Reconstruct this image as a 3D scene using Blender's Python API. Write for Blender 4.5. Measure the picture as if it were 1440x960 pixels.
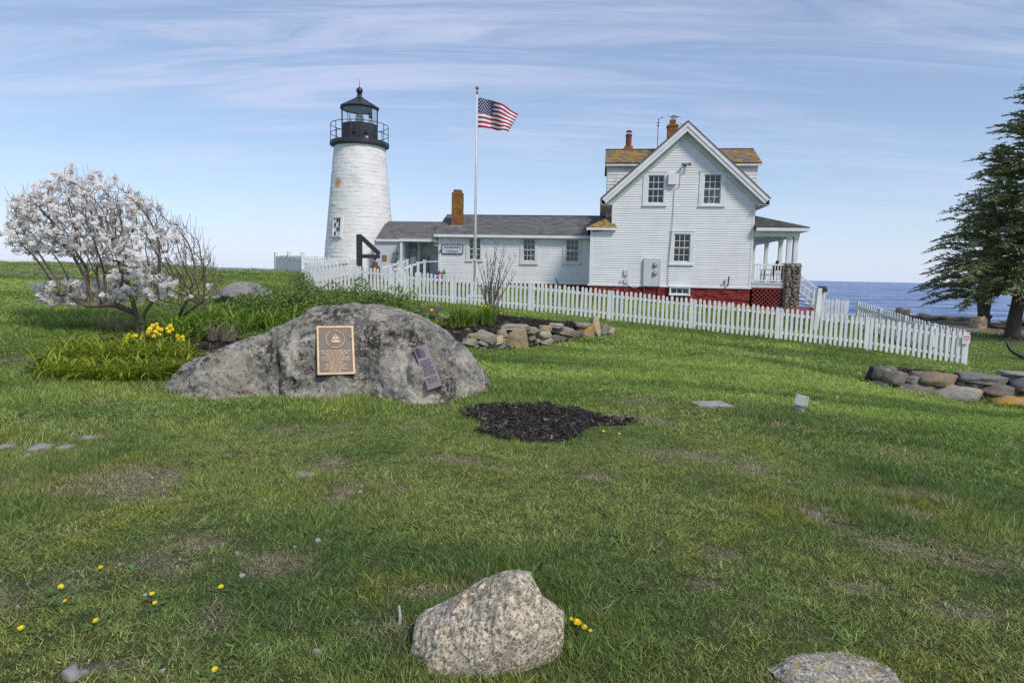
import bpy, bmesh, math, random
import numpy as np
from mathutils import Vector, Matrix, noise as mnoise

random.seed(7)
rng = np.random.default_rng(7)
rad = math.radians
scene = bpy.context.scene
for _o in list(bpy.data.objects):
    bpy.data.objects.remove(_o)
COL = scene.collection

# ------------------------------------------------------------------ camera
FPX = 900.0                     # focal length in pixels of the 1440 px wide photograph
CAMZ = 1.6
PITCH = math.atan(94.2 / FPX)
ROLL = rad(1.165)
CAMR = Matrix.Rotation(math.pi / 2 - PITCH, 3, 'X') @ Matrix.Rotation(ROLL, 3, 'Z')
cam_data = bpy.data.cameras.new('camera')
cam_data.sensor_width = 36.0
cam_data.lens = FPX / 1440.0 * 36.0
cam_data.clip_start = 0.05
cam_data.clip_end = 120000.0
cam = bpy.data.objects.new('camera', cam_data)
COL.objects.link(cam)
cam.matrix_world = Matrix.Translation((0, 0, CAMZ)) @ CAMR.to_4x4()
scene.camera = cam

# ------------------------------------------------------------------ sky and sun
SUN_EL = rad(46)
SUN_DIR = Vector((0.62, -0.78, 0)).normalized()          # towards the sun, seen from the scene
SUN_VEC = Vector((SUN_DIR.x * math.cos(SUN_EL), SUN_DIR.y * math.cos(SUN_EL), math.sin(SUN_EL)))
world = bpy.data.worlds.new('World')
scene.world = world
world.use_nodes = True
wn, wl = world.node_tree.nodes, world.node_tree.links
wn.clear()
w_out = wn.new('ShaderNodeOutputWorld')
w_bg = wn.new('ShaderNodeBackground')
w_bg.inputs['Strength'].default_value = 0.07
w_sky = wn.new('ShaderNodeTexSky')
w_sky.sky_type = 'NISHITA'
w_sky.sun_disc = False
w_sky.sun_elevation = SUN_EL
w_sky.sun_rotation = math.atan2(SUN_DIR.x, SUN_DIR.y)
w_sky.air_density = 1.0
w_sky.dust_density = 0.1
w_sky.ozone_density = 3.0
w_tc = wn.new('ShaderNodeTexCoord')
w_sep = wn.new('ShaderNodeSeparateXYZ')
wl.new(w_tc.outputs['Generated'], w_sep.inputs[0])
def wmath(op, a, b=None):
    n = wn.new('ShaderNodeMath'); n.operation = op
    for i, q in enumerate((a, b)):
        if q is None: continue
        if isinstance(q, (int, float)): n.inputs[i].default_value = q
        else: wl.new(q, n.inputs[i])
    return n.outputs[0]
w_h = wmath('ADD', wmath('MAXIMUM', w_sep.outputs['Z'], 0.0), 0.09)   # flat cloud layer seen from below
w_cx = wmath('DIVIDE', w_sep.outputs['X'], w_h)
w_cy = wmath('DIVIDE', w_sep.outputs['Y'], w_h)
w_cmb = wn.new('ShaderNodeCombineXYZ')
wl.new(w_cx, w_cmb.inputs[0]); wl.new(w_cy, w_cmb.inputs[1])
def wnoise(scale, rot, loc, detail, rough, dist=0.0):
    mp = wn.new('ShaderNodeMapping')
    mp.inputs['Scale'].default_value = scale
    mp.inputs['Rotation'].default_value = (0, 0, rot)
    mp.inputs['Location'].default_value = loc
    wl.new(w_cmb.outputs[0], mp.inputs[0])
    n = wn.new('ShaderNodeTexNoise')
    n.inputs['Scale'].default_value = 1.0
    n.inputs['Detail'].default_value = detail
    n.inputs['Roughness'].default_value = rough
    n.inputs['Distortion'].default_value = dist
    wl.new(mp.outputs[0], n.inputs['Vector'])
    return n.outputs[0]
def wramp(v, lo, hi):
    n = wn.new('ShaderNodeMapRange'); n.interpolation_type = 'SMOOTHSTEP'
    n.inputs['From Min'].default_value = lo; n.inputs['From Max'].default_value = hi
    wl.new(v, n.inputs['Value'])
    return n.outputs[0]
w_a = wramp(wnoise((0.22, 0.9, 1), rad(18), (2.3, 1.2, 0), 8, 0.62, 0.5), 0.36, 0.66)   # broad veils
w_b = wramp(wnoise((0.7, 3.8, 1), rad(20), (7.1, 3.2, 0), 9, 0.68, 1.2), 0.36, 0.66)    # fine streaks
w_c = wmath('MULTIPLY', w_a, wmath('ADD', wmath('MULTIPLY', w_b, 1.0), 0.18))
w_low = wmath('POWER', 2.718, wmath('MULTIPLY', wmath('MAXIMUM', w_sep.outputs['Z'], 0.0), -9.0))   # the veil thickens towards the horizon
w_f = wmath('MINIMUM', wmath('ADD', wmath('MULTIPLY', w_low, 0.66), 0.16), 0.97)
w_mix = wn.new('ShaderNodeMix'); w_mix.data_type = 'RGBA'
wl.new(w_f, w_mix.inputs['Factor'])
wl.new(w_sky.outputs[0], w_mix.inputs[6])
w_mix.inputs[7].default_value = (4.5, 5.35, 7.3, 1)
w_mix2 = wn.new('ShaderNodeMix'); w_mix2.data_type = 'RGBA'
wl.new(wmath('MULTIPLY', w_c, 0.46), w_mix2.inputs['Factor'])
wl.new(w_mix.outputs[2], w_mix2.inputs[6])
w_mix2.inputs[7].default_value = (5.5, 5.75, 7.35, 1)
wl.new(w_mix2.outputs[2], w_bg.inputs['Color'])
wl.new(w_bg.outputs[0], w_out.inputs['Surface'])

sun_data = bpy.data.lights.new('sun', 'SUN')
sun_data.energy = 1.5
sun_data.angle = rad(12)
sun_data.color = (1.0, 0.93, 0.83)
sun = bpy.data.objects.new('sun', sun_data)
COL.objects.link(sun)
sun.location = (20, -30, 40)
sun.rotation_euler = SUN_VEC.to_track_quat('Z', 'Y').to_euler()

scene.view_settings.view_transform = 'Standard'
scene.view_settings.look = 'None'
scene.view_settings.gamma = 1.0
scene.view_settings.use_curve_mapping = False
scene.view_settings.exposure = 0.92

scene.cycles.use_denoising = False          # keep the fine grain of grass, bark and stone
scene.cycles.use_adaptive_sampling = False
scene.cycles.pixel_filter_width = 1.2
scene.cycles.sample_clamp_indirect = 4.0

# ------------------------------------------------------------------ helpers
def ray(px, py):
    return CAMR @ Vector(((px - 720) / FPX, -(py - 480) / FPX, -1.0))
def at(px, py, Y):
    """world point seen at a photo pixel at ground distance Y"""
    d = ray(px, py); t = Y / d.y
    return Vector((d.x * t, Y, CAMZ + d.z * t))

# --- the ground's height: a smooth surface through surveyed points
_G = [(0, 0, 0), (-3, 2, .02), (3, 2, -.02), (0, 4, 0), (-3, 4, .02), (3, 4, -.06), (0, -8, 0), (-8, -8, 0), (8, -8, -.2),
      (-6, 3, .03), (6, 3, -.15), (-5, 6, .04), (0, 6.5, 0), (5, 7, -.3), (8, 8, -.55), (0, 8.2, 0.0), (-3, 8.4, .04),
      (-6.2, 8.4, .10), (3.2, 9.3, -.12), (4.5, 9.5, -.25), (-5.8, 10.8, .42), (-3, 10.5, .3), (-9, 10, .3), (-14, 14, .7),
      (-7, 16, .74), (-3, 15, .45), (-16, 25, 1.15), (-26, 25, 1.2), (-30, 12, .8), (-14.8, 40, 1.42), (-11, 34, 1.3),
      (-20, 48, 1.08), (-17.5, 43, 1.15), (-22, 52, 1.0), (-45, 55, 1.72), (-28, 55, 1.68), (-70, 55, 1.7), (-60, 20, 1.2), (-9, 45, 1.25), (-8.9, 37.5, 1.2), (0, 45, 1.0), (10, 44, .0),
      (7.9, 13.8, -.66), (10, 12.6, -.8), (14, 12, -.95), (24, 31, -1.0), (29, 40, -1.0), (18, 24, -1.0), (16, 32, -.75),
      (20, 40, -.9), (30, 20, -1.1), (50, 30, -1.3), (30, 5, -1.0), (14, 5, -.6), (60, 45, -1.3),
      (-.4, 13.2, .04), (1.2, 15.6, .03), (2.8, 18.0, .0), (6, 14, -.25), (14, 26, -.3), (12.6, 27, -.1)]
for px_, py_, Y_ in [(431, 408, 24.8), (505, 413, 24.4), (572, 422.5, 24), (655, 430, 23.4), (747, 438, 22.9), (858, 451, 22.3), (973, 464, 21.6),
                     (1094, 478, 21), (1219, 493, 20.5), (1356, 514, 20), (1057, 441, 29.5), (905, 424, 30.2), (840, 414, 30.6),
                     (620, 402, 33.5), (720, 404, 33)]:
    p_ = at(px_, py_, Y_); _G.append(tuple(p_))
_G = np.array(_G, float)
def _tpsk(r2):
    return 0.5 * r2 * np.log(r2 + 1e-9)
_n = len(_G)
_A = np.zeros((_n + 3, _n + 3))
_d2 = ((_G[:, None, :2] - _G[None, :, :2]) ** 2).sum(-1)
_A[:_n, :_n] = _tpsk(_d2) + np.eye(_n) * 0.6
_A[:_n, _n] = 1; _A[:_n, _n + 1:] = _G[:, :2]
_A[_n, :_n] = 1; _A[_n + 1:, :_n] = _G[:, :2].T
_W = np.linalg.solve(_A, np.concatenate([_G[:, 2], np.zeros(3)]))
_EX = [-200, -60, -32, -22, -16, -13, 0, 8, 16, 26, 40, 200]
_EY = [66, 66, 64, 48, 46, 49, 47, 46, 46, 46, 46, 44]

def vnoise(x, y, seed=0):
    """vectorised value noise in 2D, 0..1"""
    x = np.asarray(x, float); y = np.asarray(y, float)
    xi = np.floor(x).astype(np.int64); yi = np.floor(y).astype(np.int64)
    fx = x - xi; fy = y - yi
    fx = fx * fx * (3 - 2 * fx); fy = fy * fy * (3 - 2 * fy)
    def h(a, b):
        n = (a * 374761393 + b * 668265263 + seed * 982451653) & 0x7fffffff
        n = ((n ^ (n >> 13)) * 1274126177) & 0x7fffffff
        return ((n ^ (n >> 16)) & 0xffff) / 65535.0
    return (h(xi, yi) * (1 - fx) + h(xi + 1, yi) * fx) * (1 - fy) + (h(xi, yi + 1) * (1 - fx) + h(xi + 1, yi + 1) * fx) * fy
def fbm(x, y, seed=0, octs=4):
    s = 0; a = 0.5; t = 0
    for i in range(octs):
        s = s + a * vnoise(np.asarray(x) * 2 ** i, np.asarray(y) * 2 ** i, seed + i); t += a; a *= 0.5
    return s / t

def gzv(x, y):
    x = np.asarray(x, float); y = np.asarray(y, float)
    shp = x.shape; x = x.ravel(); y = y.ravel()
    out = np.empty_like(x)
    for i in range(0, len(x), 20000):
        xs, ys = x[i:i + 20000], y[i:i + 20000]
        k = _tpsk((xs[:, None] - _G[None, :, 0]) ** 2 + (ys[:, None] - _G[None, :, 1]) ** 2)
        out[i:i + 20000] = k @ _W[:_n] + _W[_n] + _W[_n + 1] * xs + _W[_n + 2] * ys
    out = np.clip(out, -1.6, 1.75)
    e = np.interp(x, _EX, _EY) + (fbm(x * .25, y * .25, 5) - .5) * 5
    d = np.maximum(y - e, 0)
    d = np.maximum(d, np.maximum(np.abs(x) - 150, 0))
    out = out - np.where(d < 3, d * d * .13, 1.17 + (d - 3) * .8)
    return np.maximum(out, -16).reshape(shp)
def gz(x, y):
    return float(gzv(np.array([x]), np.array([y]))[0])
def gp(px, py):
    """point of the ground seen at a photo pixel"""
    d = ray(px, py)
    Y = np.concatenate([np.arange(1.5, 20, .01), np.arange(20, 70, .05)])
    x = d.x / d.y * Y; z = CAMZ + d.z / d.y * Y
    hit = np.nonzero(z <= gzv(x, Y))[0]
    i = hit[0] if len(hit) else len(Y) - 1
    return Vector((x[i], Y[i], gz(x[i], Y[i])))

# --- house frame: the buildings stand turned 7.5 degrees to the camera
PHI = rad(7.5)
HM = Matrix.Translation((7.8, 30, 0)) @ Matrix.Rotation(-PHI, 4, 'Z')
def hw(a, b, z=0.0):
    return HM @ Vector((a, b, z))

ORG = {}
def setp(o, label=None, cat=None, group=None, kind=None):
    if label: o['label'] = label
    if cat: o['category'] = cat
    if group: o['group'] = group
    if kind: o['kind'] = kind
    return o
def thing(name, loc, label, cat, group=None):
    o = bpy.data.objects.new(name, None)
    o.empty_display_size = 0.1
    COL.objects.link(o)
    o.location = loc
    ORG[o] = Vector(loc)
    return setp(o, label, cat, group)
def link_mesh(name, me, mat, parent=None, mw=None, color=None):
    """object with (shared) mesh data placed by a world matrix"""
    o = bpy.data.objects.new(name, me)
    COL.objects.link(o)
    if mat is not None and not me.materials:
        me.materials.append(mat)
    mw = mw or Matrix.Identity(4)
    if mat is not None and me.materials and me.materials[0] is not mat:      # a shared mesh in another material
        o.material_slots[0].link = 'OBJECT'; o.material_slots[0].material = mat
    if parent is not None:
        o.parent = parent
        o.matrix_basis = Matrix.Translation(-ORG[parent]) @ mw
    else:
        o.matrix_basis = mw
    ORG[o] = mw.translation.copy()
    if color: o.color = color
    return o

class MB:
    """collects polygons, then becomes ONE mesh object"""
    def __init__(s): s.v = []; s.f = []; s.m = []
    def add(s, vs, fs, mi=0):
        o = len(s.v)
        s.v.extend([tuple(p) for p in vs])
        for f in fs: s.f.append(tuple(i + o for i in f)); s.m.append(mi)
        return s
    def box(s, x0, x1, y0, y1, z0, z1, mi=0):
        vs = [(x, y, z) for z in (z0, z1) for y in (y0, y1) for x in (x0, x1)]
        return s.add(vs, [(0, 2, 3, 1), (4, 5, 7, 6), (0, 1, 5, 4), (2, 6, 7, 3), (0, 4, 6, 2), (1, 3, 7, 5)], mi)
    def obox(s, c, ax, ay, az, mi=0):
        c = Vector(c); ax, ay, az = Vector(ax), Vector(ay), Vector(az)
        vs = [c + ax * i + ay * j + az * k for k in (-1, 1) for j in (-1, 1) for i in (-1, 1)]
        return s.add(vs, [(0, 2, 3, 1), (4, 5, 7, 6), (0, 1, 5, 4), (2, 6, 7, 3), (0, 4, 6, 2), (1, 3, 7, 5)], mi)
    def bar(s, p, q, w, h, up=(0, 0, 1), mi=0):
        p, q = Vector(p), Vector(q); d = (q - p); n = d.normalized()
        side = n.cross(Vector(up))
        if side.length < 1e-4: side = n.cross(Vector((1, 0, 0)))
        side.normalize(); u = side.cross(n).normalized()
        return s.obox((p + q) / 2, d / 2, side * w / 2, u * h / 2, mi)
    def tube(s, pts, rs, n=6, cap=True, mi=0):
        pts = [Vector(p) for p in pts]
        if isinstance(rs, (int, float)): rs = [rs] * len(pts)
        rings = []
        a = None
        for i, p in enumerate(pts):
            t = (pts[min(i + 1, len(pts) - 1)] - pts[max(i - 1, 0)]).normalized()
            if a is None:
                a = t.cross(Vector((0, 0, 1)))
                if a.length < .05: a = t.cross(Vector((1, 0, 0)))
            else:
                q = a - t * a.dot(t)          # carry the frame along, so the rings do not twist
                a = q if q.length > .05 else t.cross(Vector((1, 0, 0)))
            a.normalize(); b = t.cross(a)
            rings.append([p + (a * math.cos(k * 2 * math.pi / n) + b * math.sin(k * 2 * math.pi / n)) * rs[i] for k in range(n)])
        vs = [q for r in rings for q in r]; fs = []
        for i in range(len(pts) - 1):
            for k in range(n):
                fs.append((i * n + k, i * n + (k + 1) % n, (i + 1) * n + (k + 1) % n, (i + 1) * n + k))
        if cap:
            fs.append(tuple(range(n - 1, -1, -1))); fs.append(tuple((len(pts) - 1) * n + k for k in range(n)))
        return s.add(vs, fs, mi)
    def lathe(s, prof, n=24, c=(0, 0), mi=0, ph=0.0):
        vs = []; fs = []
        for r, z in prof:
            for k in range(n):
                t = ph + k * 2 * math.pi / n
                vs.append((c[0] + r * math.cos(t), c[1] + r * math.sin(t), z))
        for i in range(len(prof) - 1):
            for k in range(n):
                fs.append((i * n + k, i * n + (k + 1) % n, (i + 1) * n + (k + 1) % n, (i + 1) * n + k))
        fs.append(tuple(range(n - 1, -1, -1))); fs.append(tuple((len(prof) - 1) * n + k for k in range(n)))
        return s.add(vs, fs, mi)
    def prism(s, poly, y0, y1, mi=0):
        """polygon in the x-z plane, extruded along y"""
        n = len(poly)
        vs = [(x, y0, z) for x, z in poly] + [(x, y1, z) for x, z in poly]
        fs = [tuple(range(n)), tuple(range(2 * n - 1, n - 1, -1))]
        for i in range(n):
            j = (i + 1) % n; fs.append((i, i + n, j + n, j))
        return s.add(vs, fs, mi)
    def mesh(s, name, M=None, off=None, smooth=False, mats=()):
        vs = [Vector(p) for p in s.v]
        if M is not None: vs = [M @ p for p in vs]
        if off is not None: vs = [p - off for p in vs]
        me = bpy.data.meshes.new(name)
        me.from_pydata([tuple(p) for p in vs], [], s.f)
        for m in mats: me.materials.append(m)
        if len(mats) > 1: me.polygons.foreach_set('material_index', s.m)
        if smooth: me.polygons.foreach_set('use_smooth', [True] * len(me.polygons))
        me.update()
        return me
    def fixn(s, me):
        bm = bmesh.new(); bm.from_mesh(me); bmesh.ops.recalc_face_normals(bm, faces=bm.faces); bm.to_mesh(me); bm.free()
    def build(s, name, mat, parent=None, M=None, origin=None, smooth=False, color=None):
        mats = mat if isinstance(mat, (list, tuple)) else [mat]
        if origin is None:
            if parent is not None: origin = ORG[parent]
            else:
                vs = [Vector(p) if M is None else M @ Vector(p) for p in s.v]
                origin = Vector((sum(p.x for p in vs) / len(vs), sum(p.y for p in vs) / len(vs), min(p.z for p in vs)))
        me = s.mesh(name, M, Vector(origin), smooth, mats)
        s.fixn(me)
        o = bpy.data.objects.new(name, me); COL.objects.link(o)
        if parent is not None:
            o.parent = parent; o.location = Vector(origin) - ORG[parent]
        else: o.location = origin
        ORG[o] = Vector(origin)
        if color: o.color = color
        return o

# ------------------------------------------------------------------ materials
class NT:
    def __init__(s, name):
        s.m = bpy.data.materials.new(name); s.m.use_nodes = True
        s.n = s.m.node_tree.nodes; s.l = s.m.node_tree.links
        s.b = s.n['Principled BSDF']; s.out = s.n['Material Output']
        s.pos = s.n.new('ShaderNodeNewGeometry')
    def put(s, sock, v):
        if isinstance(v, bpy.types.NodeSocket): s.l.new(v, sock)
        elif isinstance(v, (tuple, list)) and len(v) == 3 and sock.type == 'RGBA': sock.default_value = (*v, 1)
        else: sock.default_value = v
    def noise(s, scale=5, detail=6, rough=.6, vec=None, sc=None, dist=0):
        n = s.n.new('ShaderNodeTexNoise')
        n.inputs['Scale'].default_value = scale; n.inputs['Detail'].default_value = detail
        n.inputs['Roughness'].default_value = rough; n.inputs['Distortion'].default_value = dist
        s.vec(n, vec, sc)
        return n.outputs[0]
    def vec(s, n, vec, sc):
        v = vec if vec is not None else s.pos.outputs['Position']
        if sc:
            mp = s.n.new('ShaderNodeMapping'); mp.inputs['Scale'].default_value = sc
            s.l.new(v, mp.inputs[0]); v = mp.outputs[0]
        s.l.new(v, n.inputs['Vector'])
    def voro(s, scale, feature='F1', out='Distance', vec=None, sc=None):
        n = s.n.new('ShaderNodeTexVoronoi'); n.feature = feature; n.inputs['Scale'].default_value = scale
        s.vec(n, vec, sc)
        return n.outputs[out]
    def ramp(s, v, lo, hi, a=0.0, b=1.0):
        n = s.n.new('ShaderNodeMapRange'); n.interpolation_type = 'SMOOTHSTEP'
        n.inputs['From Min'].default_value = lo; n.inputs['From Max'].default_value = hi
        n.inputs['To Min'].default_value = a; n.inputs['To Max'].default_value = b
        s.l.new(v, n.inputs['Value']); return n.outputs[0]
    def mix(s, f, a, b):
        n = s.n.new('ShaderNodeMix'); n.data_type = 'RGBA'
        s.put(n.inputs[0], f); s.put(n.inputs[6], a); s.put(n.inputs[7], b)
        return n.outputs[2]
    def math(s, op, a, b=0.0):
        n = s.n.new('ShaderNodeMath'); n.operation = op; n.use_clamp = False
        s.put(n.inputs[0], a); s.put(n.inputs[1], b); return n.outputs[0]
    def attr(s, name, kind='GEOMETRY'):
        n = s.n.new('ShaderNodeAttribute'); n.attribute_name = name; n.attribute_type = kind; return n
    def bump(s, h, strength=.5, dist=.01):
        n = s.n.new('ShaderNodeBump'); n.inputs['Strength'].default_value = strength; n.inputs['Distance'].default_value = dist
        s.l.new(h, n.inputs['Height']); s.l.new(n.outputs[0], s.b.inputs['Normal']); return n
    def done(s, col, rough=.8, spec=.3, metal=0.0):
        s.put(s.b.inputs['Base Color'], col); s.put(s.b.inputs['Roughness'], rough)
        s.b.inputs['Specular IOR Level'].default_value = spec; s.b.inputs['Metallic'].default_value = metal
        return s.m

def simple(name, c1, c2=None, rough=.75, scale=6, spec=.3, metal=0, bump=0, bscale=40, lo=.35, hi=.65, sc=None):
    t = NT(name)
    col = c1
    if c2 is not None: col = t.mix(t.ramp(t.noise(scale, 7, .65, sc=sc), lo, hi), c1, c2)
    if bump: t.bump(t.noise(bscale, 5, .6), bump, .01)
    return t.done(col, rough, spec, metal)

m_white = simple('white_paint', (.80, .80, .80), (.70, .70, .69), .55, 3.0)
def siding_mat():
    t = NT('clapboard_paint')
    oi = t.n.new('ShaderNodeObjectInfo')
    c = t.mix(t.ramp(t.noise(1.3, 6, .7), .35, .7), (.80, .80, .80), (.72, .715, .71))
    c = t.mix(t.math('MULTIPLY', oi.outputs['Random'], .16), c, (.62, .62, .62))
    c = t.mix(t.ramp(t.noise(9, 5, .7, sc=(.25, 1, 2.2)), .62, .8, 0, .5), c, (.55, .54, .52))
    t.bump(t.noise(30, 4, .6, sc=(.15, 1, 1.5)), .25, .004)
    return t.done(c, .6, .3)
m_siding = siding_mat()
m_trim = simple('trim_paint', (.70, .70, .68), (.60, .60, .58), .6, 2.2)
def fence_mat():
    t = NT('fence_paint')
    oi = t.n.new('ShaderNodeObjectInfo'); tc = t.n.new('ShaderNodeTexCoord')
    c = t.mix(t.ramp(t.noise(2.5, 6, .7), .35, .7), (.82, .82, .82), (.71, .71, .70))
    c = t.mix(t.math('MULTIPLY', oi.outputs['Random'], .22), c, (.60, .60, .59))
    c = t.mix(t.ramp(t.noise(26, 6, .75, sc=(1, 1, .35)), .60, .72, 0, .6), c, (.46, .44, .40))
    t.bump(t.noise(40, 4, .6, sc=(1, 1, .2)), .2, .004)
    return t.done(c, .6, .3)
m_fence = fence_mat()
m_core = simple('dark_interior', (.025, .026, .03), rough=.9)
def foundation_mat():
    t = NT('red_painted_stone')
    v = t.voro(3.2, 'F1', 'Distance', sc=(1, 1, 2.6))
    c = t.mix(t.ramp(t.noise(3, 7, .7), .3, .7), (.30, .045, .04), (.20, .03, .028))
    c = t.mix(t.ramp(t.noise(14, 5, .7), .6, .8, 0, .4), c, (.36, .14, .11))
    n = t.math('ADD', t.math('MULTIPLY', v, 1.4), t.noise(9, 6, .7))
    t.bump(n, .9, .06)
    return t.done(c, .8, .25)
m_found = foundation_mat()
m_redlat = simple('red_lattice_paint', (.33, .055, .05), (.24, .035, .033), .65, 5)
def shingle_mat(name, base, var, lichen):
    t = NT(name)
    isl = t.pos.outputs['Random Per Island']
    c = t.mix(isl, base, var)
    c = t.mix(t.ramp(t.noise(2.0, 7, .7), .35, .7, 0, .35), c, (.30, .30, .30))
    c = t.mix(t.ramp(t.noise(20, 4, .7), .3, .8, 0, .3), c, (.10, .10, .10))
    if lichen > 0:
        l = t.ramp(t.noise(3.3, 8, .68, dist=.6), .62 - lichen * .22, .70 - lichen * .22)
        c = t.mix(l, c, t.mix(t.noise(8, 3), (.42, .20, .015), (.55, .33, .05)))
    return t.done(c, .9, .2)
m_shingle = shingle_mat('asphalt_shingles', (.115, .113, .112), (.21, .205, .20), 0)
m_shingle_l = shingle_mat('lichened_shingles', (.13, .12, .10), (.24, .23, .19), .62)
m_shingle_p = shingle_mat('porch_shingles', (.10, .095, .085), (.19, .18, .165), .12)
m_wshingle = simple('white_wall_shingles', (.78, .78, .77), (.62, .61, .59), .7, 4)
m_black = simple('black_iron', (.022, .024, .028), (.045, .047, .05), .45, 5, spec=.5)
m_lantern_roof = simple('lantern_roof_iron', (.02, .024, .034), (.035, .04, .052), .38, 4, spec=.5)
def tower_mat():
    t = NT('whitewashed_masonry')
    c = t.mix(t.ramp(t.noise(1.1, 7, .7), .3, .75), (.83, .82, .79), (.75, .735, .70))
    c = t.mix(t.ramp(t.noise(7, 6, .7), .55, .85, 0, .5), c, (.60, .58, .55))
    # rust run and dull stain below the gallery
    def spot(p, r, k):
        n = t.n.new('ShaderNodeVectorMath'); n.operation = 'DISTANCE'
        t.l.new(t.pos.outputs['Position'], n.inputs[0]); n.inputs[1].default_value = p
        d = t.math('ADD', n.outputs['Value'], t.math('MULTIPLY', t.math('SUBTRACT', t.noise(5, 6, .7), .5), r * 1.6))
        return t.ramp(d, r, r * .25, 0, k)
    c = t.mix(spot((-9.85, 36.15, 6.45), .42, .9), c, (.50, .30, .08))
    c = t.mix(spot((-8.85, 35.85, 6.62), .5, .4), c, (.52, .46, .36))
    t.bump(t.noise(16, 6, .7), .5, .02)
    return t.done(c, .75, .25)
m_tower = tower_mat()
def glass_mat(name, tint, frac):
    t = NT(name)
    tr = t.n.new('ShaderNodeBsdfTransparent'); tr.inputs[0].default_value = (*tint, 1)
    gl = t.n.new('ShaderNodeBsdfGlossy'); gl.inputs['Roughness'].default_value = .03
    fr = t.n.new('ShaderNodeFresnel'); fr.inputs['IOR'].default_value = 1.5
    mx = t.n.new('ShaderNodeMixShader')
    t.l.new(t.math('ADD', t.math('MULTIPLY', fr.outputs[0], 1.0), frac), mx.inputs[0])
    t.l.new(tr.outputs[0], mx.inputs[1]); t.l.new(gl.outputs[0], mx.inputs[2])
    t.l.new(mx.outputs[0], t.out.inputs['Surface'])
    t.n.remove(t.b)
    return t.m
m_glass = glass_mat('window_glass', (.55, .58, .6), .04)
m_lglass = glass_mat('lantern_glass', (.97, .98, .98), .0)
m_lens = simple('lens_glass', (.55, .62, .60), (.75, .8, .78), .15, 12, spec=.8)
m_curtain = simple('curtain_cloth', (.62, .62, .60), (.45, .45, .44), .9, 8)
def brick_mat(name, a, b, lich):
    t = NT(name)
    br = t.n.new('ShaderNodeTexBrick')
    br.inputs['Scale'].default_value = 1.0
    for k, v in (('Mortar Size', .008), ('Brick Width', .21), ('Row Height', .07)): br.inputs[k].default_value = v
    br.inputs['Color1'].default_value = (*a, 1); br.inputs['Color2'].default_value = (*b, 1); br.inputs['Mortar'].default_value = (.16, .12, .08, 1)
    # brick courses wrap round the stack: across = x + y, up = z
    sp = t.n.new('ShaderNodeSeparateXYZ'); t.l.new(t.pos.outputs['Position'], sp.inputs[0])
    cb = t.n.new('ShaderNodeCombineXYZ')
    t.l.new(t.math('ADD', sp.outputs[0], sp.outputs[1]), cb.inputs[0]); t.l.new(sp.outputs[2], cb.inputs[1])
    t.l.new(cb.outputs[0], br.inputs['Vector'])
    c = t.mix(t.ramp(t.noise(4, 7, .7), .62 - lich * .35, .75 - lich * .3), br.outputs['Color'], t.mix(t.noise(9, 4), (.36, .17, .02), (.26, .13, .03)))
    t.bump(br.outputs['Fac'], -.6, .008)
    return t.done(c, .9, .2)
m_brick = brick_mat('lichened_brick', (.24, .075, .035), (.17, .06, .03), .55)
m_redflue = simple('red_clay_flue', (.26, .07, .05), (.18, .05, .04), .8, 6)

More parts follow.
